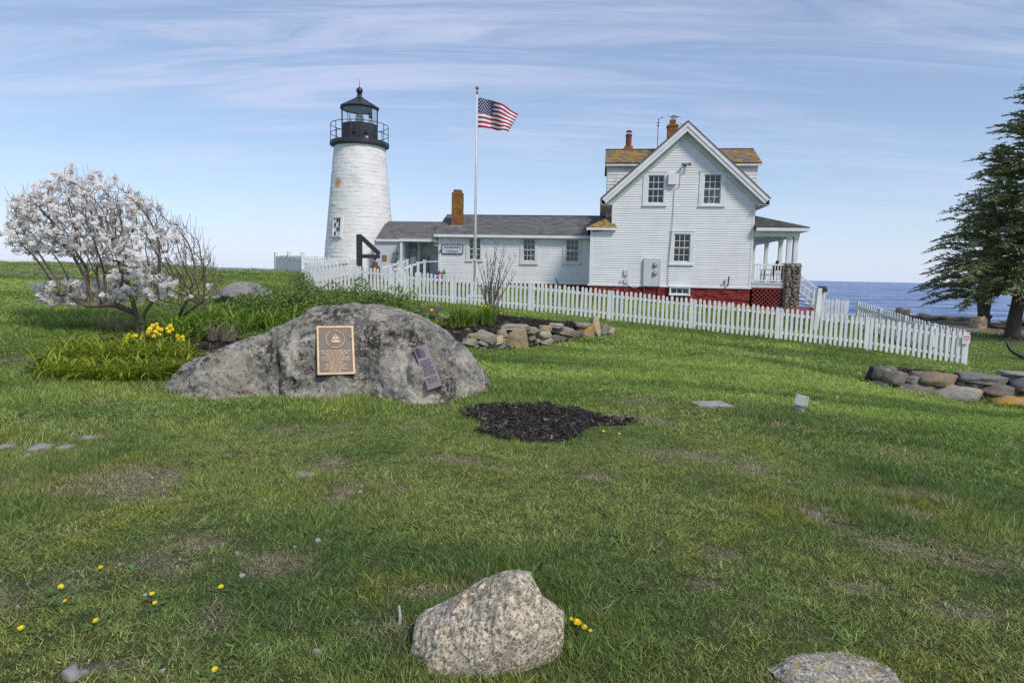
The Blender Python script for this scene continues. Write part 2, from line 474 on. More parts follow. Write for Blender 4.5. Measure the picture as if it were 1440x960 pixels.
def rock_mat(name, cols, lichen=0.0, white=0.25, scale=1.0, use_color=False, speck=0):
    t = NT(name)
    tc = t.n.new('ShaderNodeTexCoord'); P = tc.outputs['Object'] if use_color else t.pos.outputs['Position']
    oi = t.n.new('ShaderNodeObjectInfo')
    if use_color:
        ad = t.n.new('ShaderNodeVectorMath'); ad.operation = 'ADD'
        cx = t.n.new('ShaderNodeCombineXYZ')
        t.l.new(t.math('MULTIPLY', oi.outputs['Random'], 37.0), cx.inputs[0]); t.l.new(t.math('MULTIPLY', oi.outputs['Random'], 11.0), cx.inputs[1])
        t.l.new(P, ad.inputs[0]); t.l.new(cx.outputs[0], ad.inputs[1]); P = ad.outputs[0]
    c = t.mix(t.ramp(t.noise(1.6 * scale, 8, .68, P), .35, .65), cols[0], cols[1])
    c = t.mix(t.ramp(t.noise(7 * scale, 7, .7, P), .48, .66, 0, .85), c, cols[2])
    c = t.mix(t.ramp(t.noise(3.1 * scale, 9, .74, P, dist=.4), .60, .66, 0, white * 2.2), c, cols[3])
    if speck:
        c = t.mix(t.ramp(t.noise(speck * .38, 5, .62, P), .50, .56, 0, .9), c, cols[4])
        c = t.mix(t.ramp(t.noise(speck * .8, 4, .65, P, dist=.5), .53, .58, 0, .85), c, tuple(q * .38 for q in cols[0]))
        c = t.mix(t.ramp(t.noise(speck * 1.5, 3, .6, P), .57, .62, 0, .9), c, (.07, .062, .052))
        c = t.mix(t.ramp(t.noise(speck * .1, 6, .7, P), .52, .66, 0, .45), c, (.26, .235, .15))
    if use_color:
        sc = t.n.new('ShaderNodeSeparateColor'); t.l.new(oi.outputs['Color'], sc.inputs[0])
        thr = t.math('SUBTRACT', t.noise(1.25 * scale, 9, .72, P, dist=.5), t.math('SUBTRACT', .66, t.math('MULTIPLY', sc.outputs[0], .255)))
        c = t.mix(t.ramp(thr, 0, .04, 0, .95), c, t.mix(t.noise(14, 3), (.48, .20, .015), (.50, .31, .06)))
        mb = t.n.new('ShaderNodeMix'); mb.data_type = 'RGBA'; mb.blend_type = 'MULTIPLY'; mb.inputs[0].default_value = 1
        t.l.new(c, mb.inputs[6])
        cc = t.n.new('ShaderNodeCombineColor')
        for i in range(3): t.l.new(sc.outputs[1], cc.inputs[i])
        t.l.new(cc.outputs[0], mb.inputs[7]); c = mb.outputs[2]
    elif lichen:
        c = t.mix(t.ramp(t.noise(9 * scale, 6, .7, P), .70 - lichen * .1, .73 - lichen * .1, 0, .9), c, (.45, .26, .03))
    h = t.math('ADD', t.noise(6 * scale, 10, .72, P), t.math('MULTIPLY', t.noise(40 * scale, 4, .7, P), .25))
    t.bump(h, .75, .05 / scale)
    return t.done(c, .92, .2)

# ------------------------------------------------------------------ scatter helper (stuff)
def blade_mesh(name, n, R, h0, h1, w, lean, segs=2, curl=.5, seed=0):
    r = random.Random(seed); mb = MB()
    for i in range(n):
        a = r.uniform(0, 6.283); d = R * math.sqrt(r.random())
        x, y = d * math.cos(a), d * math.sin(a)
        h = r.uniform(h0, h1); la = r.uniform(0, 6.283); L = h * lean * r.uniform(.2, 1.2); ww = w * r.uniform(.7, 1.25)
        fa = r.uniform(0, 3.1416); fx, fy = math.cos(fa) * ww / 2, math.sin(fa) * ww / 2
        vs = []; fs = []
        for k in range(segs):
            t = k / segs
            ox, oy = math.cos(la) * L * t ** (1 + curl), math.sin(la) * L * t ** (1 + curl)
            z = h * t * (1 - .25 * lean * t) - .01
            q = 1 - .35 * t
            vs += [(x + ox - fx * q, y + oy - fy * q, z), (x + ox + fx * q, y + oy + fy * q, z)]
            if k: fs.append((2 * k - 2, 2 * k - 1, 2 * k + 1, 2 * k))
        vs.append((x + math.cos(la) * L, y + math.sin(la) * L, h * (1 - .25 * lean)))
        fs.append((2 * segs - 2, 2 * segs - 1, 2 * segs))
        mb.add(vs, fs)
    return mb.mesh(name)

def scatter(name, pts, rots, scl, idx, meshes, mat, tint=None):
    coll = bpy.data.collections.new(name + '_pieces')
    for i, me in enumerate(meshes):
        if not me.materials: me.materials.append(mat)
        o = bpy.data.objects.new('%s_piece_%02d' % (name, i), me); coll.objects.link(o)
    me = bpy.data.meshes.new(name)
    me.vertices.add(len(pts)); me.vertices.foreach_set('co', np.asarray(pts, np.float32).ravel())
    a = me.attributes.new('rot', 'FLOAT_VECTOR', 'POINT'); a.data.foreach_set('vector', np.asarray(rots, np.float32).ravel())
    a = me.attributes.new('scl', 'FLOAT_VECTOR', 'POINT'); a.data.foreach_set('vector', np.asarray(scl, np.float32).ravel())
    a = me.attributes.new('idx', 'INT', 'POINT'); a.data.foreach_set('value', np.asarray(idx, np.int32))
    if tint is not None:
        a = me.attributes.new('tint', 'FLOAT_VECTOR', 'POINT'); a.data.foreach_set('vector', np.asarray(tint, np.float32).ravel())
    o = bpy.data.objects.new(name, me); COL.objects.link(o); ORG[o] = Vector((0, 0, 0))
    g = bpy.data.node_groups.new(name + '_scatter', 'GeometryNodeTree')
    g.interface.new_socket('Geometry', in_out='INPUT', socket_type='NodeSocketGeometry')
    g.interface.new_socket('Geometry', in_out='OUTPUT', socket_type='NodeSocketGeometry')
    gi = g.nodes.new('NodeGroupInput'); go = g.nodes.new('NodeGroupOutput')
    ci = g.nodes.new('GeometryNodeCollectionInfo'); ci.inputs['Collection'].default_value = coll
    ci.inputs['Separate Children'].default_value = True; ci.inputs['Reset Children'].default_value = True
    ip = g.nodes.new('GeometryNodeInstanceOnPoints'); ip.inputs['Pick Instance'].default_value = True
    def na(n, ty):
        x = g.nodes.new('GeometryNodeInputNamedAttribute'); x.data_type = ty; x.inputs['Name'].default_value = n; return x.outputs['Attribute']
    g.links.new(gi.outputs[0], ip.inputs['Points']); g.links.new(ci.outputs[0], ip.inputs['Instance'])
    g.links.new(na('idx', 'INT'), ip.inputs['Instance Index'])
    e2r = g.nodes.new('FunctionNodeEulerToRotation')
    g.links.new(na('rot', 'FLOAT_VECTOR'), e2r.inputs[0]); g.links.new(e2r.outputs[0], ip.inputs['Rotation'])
    g.links.new(na('scl', 'FLOAT_VECTOR'), ip.inputs['Scale'])
    g.links.new(ip.outputs[0], go.inputs[0])
    md = o.modifiers.new('scatter', 'NODES'); md.node_group = g
    return o

def leaf_mat(name, transl=.35, rough=.6, tint=True, base=(.06, .12, .03), base2=None):
    t = NT(name)
    if tint:
        c = t.attr('tint', 'INSTANCER').outputs['Vector']
        isl = t.pos.outputs['Random Per Island']
        hv = t.n.new('ShaderNodeHueSaturation')
        t.l.new(c, hv.inputs['Color']); t.l.new(t.ramp(isl, 0, 1, .45, 1.65), hv.inputs['Value'])
        t.l.new(t.ramp(isl, 0, 1, .485, .51), hv.inputs['Hue'])
        c = hv.outputs[0]
    else:
        isl = t.pos.outputs['Random Per Island']
        c = t.mix(isl, base, base2 or tuple(min(1, q * 1.8) for q in base))
    t.done(c, rough, .25)
    if transl:
        tl = t.n.new('ShaderNodeBsdfTranslucent'); t.l.new(c, tl.inputs[0])
        mx = t.n.new('ShaderNodeMixShader'); mx.inputs[0].default_value = transl
        t.l.new(t.b.outputs[0], mx.inputs[1]); t.l.new(tl.outputs[0], mx.inputs[2]); t.l.new(mx.outputs[0], t.out.inputs['Surface'])
    return t.m

# ------------------------------------------------------------------ lawn wear: bare patches surveyed from the place
PATCH = [(470, 652, 45, 9), (487, 690, 26, 18), (290, 770, 50, 13), (150, 568, 28, 5), (45, 629, 45, 5), (125, 616, 40, 5),
         (965, 640, 80, 8), (1045, 655, 42, 10), (640, 649, 55, 6), (705, 655, 28, 5), (1150, 722, 32, 14), (1262, 690, 48, 10), (1282, 722, 48, 9),
         (1262, 768, 60, 20), (1190, 738, 22, 8), (1000, 775, 42, 12), (615, 830, 70, 14), (1205, 832, 60, 10), (390, 795, 55, 22),
         (585, 597, 26, 4), (1270, 645, 48, 5), (840, 672, 36, 8), (990, 820, 30, 10), (1060, 880, 30, 10), (150, 935, 70, 16), (1400, 790, 40, 9),
         (35, 376, 60, 4), (85, 381, 60, 3.5), (60, 387, 60, 2.5), (30, 508, 60, 8), (1060, 497, 26, 4), (1110, 497, 26, 3), (1320, 487, 70, 5), (1310, 512, 30, 3), (640, 576, 24, 5), (560, 690, 26, 5), (1360, 868, 60, 12), (1420, 480, 60, 5),
         (860, 585, 40, 3), (340, 640, 24, 3), (240, 700, 30, 5), (1100, 600, 40, 4), (1190, 560, 18, 3)]
PW = []
for (a_, b_, w_, h_) in PATCH:
    c_ = gp(a_, b_); n_ = gp(a_, b_ + h_); f_ = gp(a_, b_ - h_)
    PW.append((c_.x, c_.y, w_ * c_.y / FPX, max(.05, (f_.y - n_.y) / 2)))
PW = np.array(PW)
def bare(x, y):
    x = np.asarray(x, float); y = np.asarray(y, float)
    wx = (fbm(x * 2.2, y * 2.2, 11) - .5) * .75; wy = (fbm(x * 2.2, y * 2.2, 23) - .5) * .6
    m = np.zeros_like(x)
    for (cx, cy, rx, ry) in PW:
        s = min(1, rx * 1.6)
        d = ((x + wx * s - cx) / rx) ** 2 + ((y + wy * s - cy) / ry) ** 2
        m = np.maximum(m, np.exp(-d * 1.25) * .9)
    m = np.clip(m * (.35 + 1.25 * fbm(x * 6, y * 6, 47, 4)), 0, 1)
    near = np.clip((11 - np.hypot(x, y)) / 4, 0, 1)
    n = fbm(x * 1.1, y * 1.1, 31, 5)
    m = np.maximum(m, np.clip((n - .60) * 6, 0, .75) * near)
    far = np.clip((y - 46) / 8, 0, 1) * np.clip((-x - 18) / 8, 0, 1)
    m = np.maximum(m, np.clip((fbm(x * .25, y * .4, 57) - .46) * 7, 0, 1) * far)
    m = np.maximum(m, np.clip((x - 14) / 4, 0, 1) * np.clip((y - 31 + (fbm(x * .3, y * .3, 9) - .5) * 8) / 3, 0, 1) * .9)
    return m
def lush_sunlit(x, y):
    """0 = worn olive foreground turf, shade tinted in; 1 = deep mown lawn, sunlight tinted in"""
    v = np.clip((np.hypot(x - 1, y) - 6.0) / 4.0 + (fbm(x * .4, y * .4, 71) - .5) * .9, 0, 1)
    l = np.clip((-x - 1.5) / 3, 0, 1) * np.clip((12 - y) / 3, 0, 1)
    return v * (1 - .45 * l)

# ------------------------------------------------------------------ ground, sea, far headland
def spaced(lo, hi, fine_lo, fine_hi, step, grow):
    out = list(np.arange(fine_lo, fine_hi + 1e-6, step))
    s = step; v = fine_hi
    while v < hi: s *= grow; v += s; out.append(min(v, hi))
    s = step; v = fine_lo
    while v > lo: s *= grow; v -= s; out.insert(0, max(v, lo))
    return np.array(out)
gxs = spaced(-190, 190, -8, 9, .065, 1.055)
gys = spaced(-14, 95, 1.6, 12, .055, 1.035)
GX, GY = np.meshgrid(gxs, gys)
GZ = gzv(GX, GY)
_nearf = np.clip((26 - GY) / 10, 0, 1)
GZ = GZ + (fbm(GX * 1.7, GY * 1.7, 3) - .5) * .05 * np.clip(GY / 4, .2, 1) + (fbm(GX * 9, GY * 9, 4) - .5) * .022 * _nearf
GB = bare(GX, GY)
GZ = GZ - GB * .012 * _nearf
nyg, nxg = GX.shape
ground_me = bpy.data.meshes.new('ground')
vs_ = np.stack([GX, GY, GZ], -1).reshape(-1, 3)
ii = np.arange(nyg * nxg).reshape(nyg, nxg)
quads = np.stack([ii[:-1, :-1], ii[:-1, 1:], ii[1:, 1:], ii[1:, :-1]], -1).reshape(-1, 4)
ground_me.vertices.add(len(vs_)); ground_me.vertices.foreach_set('co', vs_.astype(np.float32).ravel())
ground_me.loops.add(quads.size); ground_me.loops.foreach_set('vertex_index', quads.astype(np.int32).ravel())
ground_me.polygons.add(len(quads)); ground_me.polygons.foreach_set('loop_start', np.arange(0, quads.size, 4, dtype=np.int32))
ground_me.polygons.foreach_set('loop_total', np.full(len(quads), 4, np.int32))
ground_me.polygons.foreach_set('use_smooth', np.ones(len(quads), bool))
ground_me.update()
for nm_, arr_ in (('bare', GB), ('lush_sunlit', lush_sunlit(GX, GY)), ('shore', np.clip((0.15 - GZ + np.minimum(0, -1.6)) / 2.0, 0, 1))):
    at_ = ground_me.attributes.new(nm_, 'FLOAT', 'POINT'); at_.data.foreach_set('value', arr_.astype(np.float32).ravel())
def ground_mat():
    t = NT('lawn_soil')
    b = t.attr('bare').outputs['Fac']; l = t.attr('lush_sunlit').outputs['Fac']; sh = t.attr('shore').outputs['Fac']
    g = t.mix(t.ramp(t.noise(.9, 8, .7), .3, .7), (.095, .130, .045), (.150, .180, .062))
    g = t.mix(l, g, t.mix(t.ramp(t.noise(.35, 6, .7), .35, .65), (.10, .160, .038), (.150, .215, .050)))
    g = t.mix(t.ramp(t.noise(55, 6, .75), .46, .60, 0, .75), g, (.035, .045, .016))
    g = t.mix(t.ramp(t.noise(130, 4, .7, sc=(1, .5, 1)), .52, .62, 0, .7), g, (.20, .23, .085))
    g = t.mix(t.ramp(t.noise(90, 5, .7, sc=(.5, 1, 1)), .58, .66, 0, .6), g, (.27, .23, .14))
    d = t.mix(t.ramp(t.noise(5, 8, .75), .3, .7), (.18, .15, .105), (.32, .275, .21))
    d = t.mix(t.ramp(t.noise(90, 3, .7), .5, .7, 0, .8), d, (.33, .30, .25))
    d = t.mix(t.ramp(t.noise(45, 4, .7), .6, .7, 0, .7), d, (.08, .06, .04))
    c = t.mix(t.ramp(t.math('ADD', b, t.math('MULTIPLY', t.math('SUBTRACT', t.noise(24, 6, .75), .5), .9)), .25, .85), g, d)
    c = t.mix(sh, c, t.mix(t.noise(1.2, 7, .7), (.16, .15, .13), (.28, .25, .21)))
    t.bump(t.noise(70, 7, .8), 1.0, .035)
    return t.done(c, .95, .1)
ground_me.materials.append(ground_mat())
ground = bpy.data.objects.new('ground', ground_me); COL.objects.link(ground); setp(ground, 'worn green lawn sloping gently from the camera up to the buildings', 'lawn', kind='structure')

def sea_mat():
    t = NT('sea_water')
    tc = t.n.new('ShaderNodeTexCoord')
    O = tc.outputs['Object']
    big = t.noise(.0016, 6, .6, O, sc=(.25, 1, 1)); mid = t.noise(.006, 8, .75, O, sc=(.30, 1, 1)); sm = t.noise(.045, 9, .8, O, sc=(.45, 1, 1))
    t.bump(t.math('ADD', t.noise(.05, 7, .65, O, sc=(.45, 1, 1)), t.math('MULTIPLY', t.noise(.45, 5, .65, O, sc=(.5, 1, 1)), .25)), 1.0, 7.0)
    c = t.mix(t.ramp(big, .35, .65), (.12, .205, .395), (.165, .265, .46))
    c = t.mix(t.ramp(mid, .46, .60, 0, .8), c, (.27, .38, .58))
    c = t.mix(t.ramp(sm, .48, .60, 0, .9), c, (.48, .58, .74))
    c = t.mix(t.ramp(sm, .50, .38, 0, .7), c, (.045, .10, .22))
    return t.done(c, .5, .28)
sea_mb = MB()
rr_ = [0, 60, 150, 400, 1200, 4000, 12000, 40000]
ns_ = 64
for i in range(len(rr_) - 1):
    for k in range(ns_):
        a0, a1 = k * 2 * math.pi / ns_, (k + 1) * 2 * math.pi / ns_
        P_ = lambda r, a: (r * math.cos(a), r * math.sin(a), -13.0)
        if i == 0: sea_mb.add([P_(0, 0), P_(rr_[1], a0), P_(rr_[1], a1)], [(0, 1, 2)])
        else: sea_mb.add([P_(rr_[i], a0), P_(rr_[i + 1], a0), P_(rr_[i + 1], a1), P_(rr_[i], a1)], [(0, 1, 2, 3)])
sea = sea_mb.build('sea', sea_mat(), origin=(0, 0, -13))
setp(sea, 'calm blue sea reaching to the horizon', 'sea', kind='structure')

def headland():
    mb = MB(); D = 3600.0
    xs = np.linspace(-2100, -1050, 80)
    n = len(xs); prof = []
    for x in xs:
        u = (x + 2100) / 1050
        h = (13 + 11 * fbm(np.array([x * .006]), np.array([1.3]), 81)[0]) * min(1, (1 - u) * 3.2, u * 6) + .1
        prof.append(h)
    vs = []
    for j, (dy, k) in enumerate(((0, 0), (60, .7), (200, 1.0), (500, .6), (700, 0))):
        vs += [(x, D + dy, -13.2 + prof[i] * k) for i, x in enumerate(xs)]
    fs = [(j * n + i, j * n + i + 1, (j + 1) * n + i + 1, (j + 1) * n + i) for j in range(4) for i in range(n - 1)]
    mb.add(vs, fs)
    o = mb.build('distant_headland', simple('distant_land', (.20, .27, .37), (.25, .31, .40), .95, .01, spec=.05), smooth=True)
    setp(o, 'low blue wooded headland on the far side of the water', 'headland', kind='structure')
headland()

# ------------------------------------------------------------------ grass (stuff)
def inpoly(x, y, poly):
    poly = np.asarray(poly, float); ins = np.zeros(x.shape, bool); j = len(poly) - 1
    for i in range(len(poly)):
        xi, yi = poly[i]; xj, yj = poly[j]
        c = ((yi > y) != (yj > y)) & (x < (xj - xi) * (y - yi) / (yj - yi + 1e-12) + xi)
        ins ^= c; j = i
    return ins
def hpoly(a0, a1, b0, b1):
    return [tuple(hw(a, b)[:2]) for a, b in ((a0, b0), (a1, b0), (a1, b1), (a0, b1))]
def px_poly(pts): return [tuple(gp(*p)[:2]) for p in pts]
MULCH_A = px_poly([(650, 578), (690, 574), (760, 572), (810, 580), (850, 591), (887, 597), (870, 600), (830, 601), (820, 612), (790, 621), (740, 622), (690, 615), (685, 600), (665, 590)])
SLAB = px_poly([(972, 567), (1012, 566), (1033, 574), (985, 575)])
BOULDER_FOOT = px_poly([(232, 556), (300, 563), (380, 558), (450, 565), (530, 560), (610, 570), (686, 556)]) + [(-.5, 9.6), (-2.4, 10.2), (-4.3, 9.5)]
def bedline(pts): return [tuple(gp(*p)[:2]) for p in pts]
WALL_MID = [(-.75, 12.7), (0.05, 13.5), (.9, 14.6), (1.8, 16.2), (2.75, 17.6)]
BED_MID = WALL_MID + [(1.7, 18.8), (-.9, 18.2), (-1.5, 15.5), (-1.5, 12.8)]
WALL_R = [(7.95, 14.0), (8.2, 13.3), (9.2, 13.0), (10.4, 12.7), (13.5, 12.2)]
BED_R = [(7.95, 14.2), (8.2, 13.3), (9.2, 13.0), (10.4, 12.7), (13.5, 12.2), (13.5, 14.6), (9.6, 15.6)]
LILY_BED = [(-6.6, 8.55), (-4.6, 8.7), (-4.1, 9.4), (-4.1, 10.6), (-5.5, 11.2), (-7.0, 10.2)]
EXCL = [MULCH_A, SLAB, BOULDER_FOOT, BED_MID, BED_R, LILY_BED, hpoly(-4.3, 5.4, -.1, 10), hpoly(-15.6, -4.2, 1.9, 8)]
def excluded(x, y):
    m = np.zeros(x.shape, bool)
    for p in EXCL: m |= inpoly(x, y, p)
    m |= np.hypot(x + 8.92, y - 37.5) < 2.2
    return m

m_grass = leaf_mat('grass_blades', .3, .65)
grass_meshes = []
for k in range(4): grass_meshes.append(blade_mesh('grass_near_%d' % k, 30, .055, .015, .050, .0040, 1.1, 2, .5, 100 + k))
for k in range(2): grass_meshes.append(blade_mesh('grass_tuft_%d' % k, 34, .045, .03, .085, .0046, 1.1, 3, .7, 120 + k))
for k in range(4): grass_meshes.append(blade_mesh('grass_mid_%d' % k, 40, .16, .03, .075, .0075, .9, 2, .5, 140 + k))
for k in range(3): grass_meshes.append(blade_mesh('grass_far_%d' % k, 50, .36, .03, .075, .017, .8, 1, .5, 160 + k))
for k in range(3): grass_meshes.append(blade_mesh('grass_back_%d' % k, 60, .8, .02, .055, .045, .8, 1, .5, 180 + k))
def rosette(name, k):
    r = random.Random(k); mb = MB()
    for i in range(r.randint(8, 12)):
        a = r.uniform(0, 6.28); L = r.uniform(.03, .075); w = L * r.uniform(.16, .24); dx, dy = math.cos(a), math.sin(a); sx, sy = -dy * w, dx * w; u = r.uniform(.15, .5)
        vs = [(0, 0, .004)]
        for t, q in ((.4, .7), (.75, 1.0)): vs += [(dx * L * t + sx * q, dy * L * t + sy * q, L * u * t * (1.3 - t)), (dx * L * t - sx * q, dy * L * t - sy * q, L * u * t * (1.3 - t))]
        vs.append((dx * L, dy * L, L * u * .25)); mb.add(vs, [(0, 2, 1), (1, 2, 4, 3), (3, 4, 5)])
    return mb.mesh(name)
for k in range(3): grass_meshes.append(blade_mesh('dead_thatch_%d' % k, 18, .07, .008, .022, .0035, 3.5, 2, .2, 190 + k))

for k in range(3): grass_meshes.append(rosette('turf_weed_%d' % k, 400 + k))
def zone(d0, d1, dens, lo, hi, smin, smax, keep_bare, straw=False):
    # wedge of ground around the view, a little wider than the frame
    area = (d1 * d1 - d0 * d0) * rad(50)
    n = int(area * dens)
    r = np.sqrt(rng.uniform(d0 * d0, d1 * d1, n)); a = rng.uniform(-rad(50), rad(50), n)
    x = r * np.sin(a); y = r * np.cos(a)
    b = bare(x, y); ok = (rng.random(n) > np.clip(b * keep_bare, 0, .985)) & ~excluded(x, y)
    if straw: ok = (rng.random(n) < np.clip((b - .12) * 1.3, .025, 1)) & ~excluded(x, y)
    z = gzv(x, y); ok &= (z > -1.9)
    x, y, z, b = x[ok], y[ok], z[ok], b[ok]
    n = len(x)
    idx = rng.integers(lo, hi, n); s = rng.uniform(smin, smax, n)
    return x, y, z, idx, s, b
gparts = [zone(1.9, 7.2, 980, 0, 4, .65, 1.2, .86), zone(1.9, 9, 60, 4, 6, .7, 1.35, 1.4), zone(1.9, 9.5, 420, 16, 19, .7, 1.4, 1.0, True), zone(1.9, 8.5, 26, 19, 22, .4, .85, 1.0), zone(7.0, 15, 190, 6, 10, .75, 1.2, .85), zone(14.5, 30, 30, 10, 13, .8, 1.3, 1.1), zone(29, 66, 5, 13, 16, .8, 1.3, 1.05)]
gx_, gy_, gz_, gi_, gs_, gb_ = [np.concatenate(q) for q in zip(*gparts)]
gz_ = gz_ + (fbm(gx_ * 1.7, gy_ * 1.7, 3) - .5) * .05 * np.clip(gy_ / 4, .2, 1) - .004
_lu = lush_sunlit(gx_, gy_)
_hn = fbm(gx_ * .9, gy_ * .9, 91); _tall = np.clip((fbm(gx_ * .9, gy_ * .9, 44, 5) - .34) * 4.0, .6, 1.7)
gs3 = np.stack([gs_, gs_, gs_ * _tall * (1 - .45 * gb_)], -1)
def lerp(a, b, t): return np.asarray(a)[None, :] * (1 - t[:, None]) + np.asarray(b)[None, :] * t[:, None]
_worn_shaded = lerp((.125, .205, .058), (.29, .345, .10), np.clip((_hn - .32) * 3.2, 0, 1))  # worn foreground turf, dimmed in colour for the shade lying there
_moss = np.clip((fbm(gx_ * 1.6, gy_ * 1.6, 97) - .60) * 7, 0, 1)[:, None]
_worn_shaded = _worn_shaded * (1 - .6 * _moss) + np.array([.30, .32, .05])[None, :] * .6 * _moss
_deep_sunlit = lerp((.125, .215, .044), (.385, .485, .115), np.clip((fbm(gx_ * .30, gy_ * 1.3, 93) - .30) * 2.6, 0, 1))  # mown stripes, with sunlit streaks of the farther lawn tinted into the blades
_tint = _worn_shaded * (1 - _lu[:, None]) + _deep_sunlit * _lu[:, None]
_dry = np.clip(gb_ * .8 + (rng.random(len(gx_)) < .07) * .6, 0, .85)[:, None]
_dry[(gi_ >= 16) & (gi_ < 19)] = .95
_dry[gi_ >= 19] = 0
_weed = gi_ >= 19
_tint = _tint * (1 - _dry) + np.array([.34, .29, .19])[None, :] * _dry
_tint = _tint * rng.uniform(.8, 1.25, len(gx_))[:, None]
_tint[_weed] = np.array([.10, .17, .05])[None, :] * rng.uniform(.7, 1.2, int(_weed.sum()))[:, None]
grot = np.stack([rng.normal(0, .12, len(gx_)), rng.normal(0, .12, len(gx_)), rng.uniform(0, 6.283, len(gx_))], -1)
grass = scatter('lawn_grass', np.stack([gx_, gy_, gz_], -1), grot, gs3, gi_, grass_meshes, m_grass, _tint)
setp(grass, 'short green grass blades covering the lawn', 'grass', kind='stuff')
print('grass clumps', len(gx_))

# ------------------------------------------------------------------ building pieces
def cut(x0, x1, z0, z1, holes):
    """interval [x0,x1] of a board at height z0..z1 minus window openings"""
    segs = [(x0, x1)]
    for (hx0, hx1, hz0, hz1) in holes:
        if hz1 <= z0 + 1e-4 or hz0 >= z1 - 1e-4: continue
        new = []
        for s0, s1 in segs:
            if hx1 <= s0 or hx0 >= s1: new.append((s0, s1)); continue
            if hx0 > s0: new.append((s0, hx0))
            if hx1 < s1: new.append((hx1, s1))
        segs = new
    return [q for q in segs if q[1] - q[0] > .03]
def clapboards(parent, M, extent, b, z0, z1, step, holes, mat=None, name='clapboard'):
    z = z0; k = 0
    while z < z1 - .02:
        zt = min(z + step, z1); e0 = extent(z); e1 = extent(zt)
        wob = random.uniform(-.002, .002)
        runs = []
        for (s0, s1) in cut(e0[0], e0[1], z, zt, holes):
            while s1 - s0 > 3.2:
                j = s0 + random.uniform(1.4, min(3.4, s1 - s0 - .6)); runs.append((s0, j - .002)); s0 = j + .002
            runs.append((s0, s1))
        for (s0, s1) in runs:
            l0, l1 = s0, s1
            u0 = e1[0] if abs(s0 - e0[0]) < 1e-6 else s0; u1 = e1[1] if abs(s1 - e0[1]) < 1e-6 else s1
            if u1 - u0 < .02: u0 = (u0 + u1) / 2 - .01; u1 = u0 + .02
            yb, yt = b - .026 + wob, b - .006 + wob
            mb = MB()
            vs = [(l0, yb, z), (l1, yb, z), (u1, yt, zt + .004), (u0, yt, zt + .004), (l0, b, z), (l1, b, z), (u1, b, zt + .004), (u0, b, zt + .004)]
            mb.add(vs, [(0, 1, 2, 3), (5, 4, 7, 6), (4, 5, 1, 0), (3, 2, 6, 7), (4, 0, 3, 7), (1, 5, 6, 2)])
            mb.build(name, mat or m_siding, parent, M)
        z = zt; k += 1

def window(parent, M, o, g, b, cols=3, rows=2, curtain=0.0, trim=None, two=True, part_name='window', st=.035, mt=.011):
    """o = casing rectangle, g = glazed rectangle (x0,x1,z0,z1); casing proud of the wall face at b"""
    trim = trim or m_white
    (x0, x1, z0, z1), (gx0, gx1, gz0, gz1) = o, g
    mb = MB(); p = b - .055
    sill = .055
    mb.box(x0, gx0, p, b + .10, z0 + sill, z1); mb.box(gx1, x1, p, b + .10, z0 + sill, z1)
    mb.box(gx0, gx1, p, b + .10, gz1, z1); mb.box(gx0, gx1, p, b + .10, z0 + sill, gz0)
    w = mb.build(part_name, trim, parent, M)
    MB().box(x0 - .02, x1 + .02, p - .035, b + .08, z0, z0 + sill - .002).build('sill', trim, w, M)
    MB().box(x0 - .02, x1 + .02, p - .02, b + .05, z1 + .002, z1 + .035).build('drip_cap', trim, w, M)
    halves = [(gz0, (gz0 + gz1) / 2, b + .045), ((gz0 + gz1) / 2, gz1, b + .015)] if two else [(gz0, gz1, b + .03)]
    for hz0, hz1, yb in halves:
        t = st; m = mt
        mb = MB()
        mb.box(gx0, gx0 + t, yb - .018, yb + .018, hz0, hz1); mb.box(gx1 - t, gx1, yb - .018, yb + .018, hz0, hz1)
        mb.box(gx0 + t, gx1 - t, yb - .018, yb + .018, hz0, hz0 + t); mb.box(gx0 + t, gx1 - t, yb - .018, yb + .018, hz1 - t, hz1)
        ax0, ax1, az0, az1 = gx0 + t, gx1 - t, hz0 + t, hz1 - t
        for i in range(1, cols):
            x = ax0 + (ax1 - ax0) * i / cols; mb.box(x - m, x + m, yb - .013, yb + .013, az0, az1)
        for j in range(1, rows):
            z = az0 + (az1 - az0) * j / rows
            for i in range(cols):
                xa = ax0 + (ax1 - ax0) * i / cols + (m if i else 0); xb = ax0 + (ax1 - ax0) * (i + 1) / cols - (m if i < cols - 1 else 0)
                mb.box(xa, xb, yb - .012, yb + .012, z - m, z + m)
        mb.build('sash', trim, w, M)
        for i in range(cols):
            for j in range(rows):
                xa, xb = ax0 + (ax1 - ax0) * i / cols, ax0 + (ax1 - ax0) * (i + 1) / cols
                za, zb = az0 + (az1 - az0) * j / rows, az0 + (az1 - az0) * (j + 1) / rows
                tw = random.uniform(-.0015, .0015)
                MB().add([(xa, yb + tw, za), (xb, yb - tw, za), (xb, yb - tw, zb), (xa, yb + tw, zb)], [(0, 1, 2, 3)]).build('pane', m_glass, w, M)
    if curtain:
        mb = MB(); n = 24; vs = []; fs = []
        zt, zb = gz0 + (gz1 - gz0) * abs(curtain), gz0
        if curtain < 0: zt, zb = gz1, gz1 - (gz1 - gz0) * abs(curtain)
        for i in range(n + 1):
            x = gx0 + (gx1 - gx0) * i / n; y = b + .12 + .012 * math.sin(i * 1.9)
            vs += [(x, y, zb), (x, y, zt)]
            if i: fs.append((2 * i - 2, 2 * i, 2 * i + 1, 2 * i - 1))
        mb.add(vs, fs).build('curtain', m_curtain, w, M)
    return w

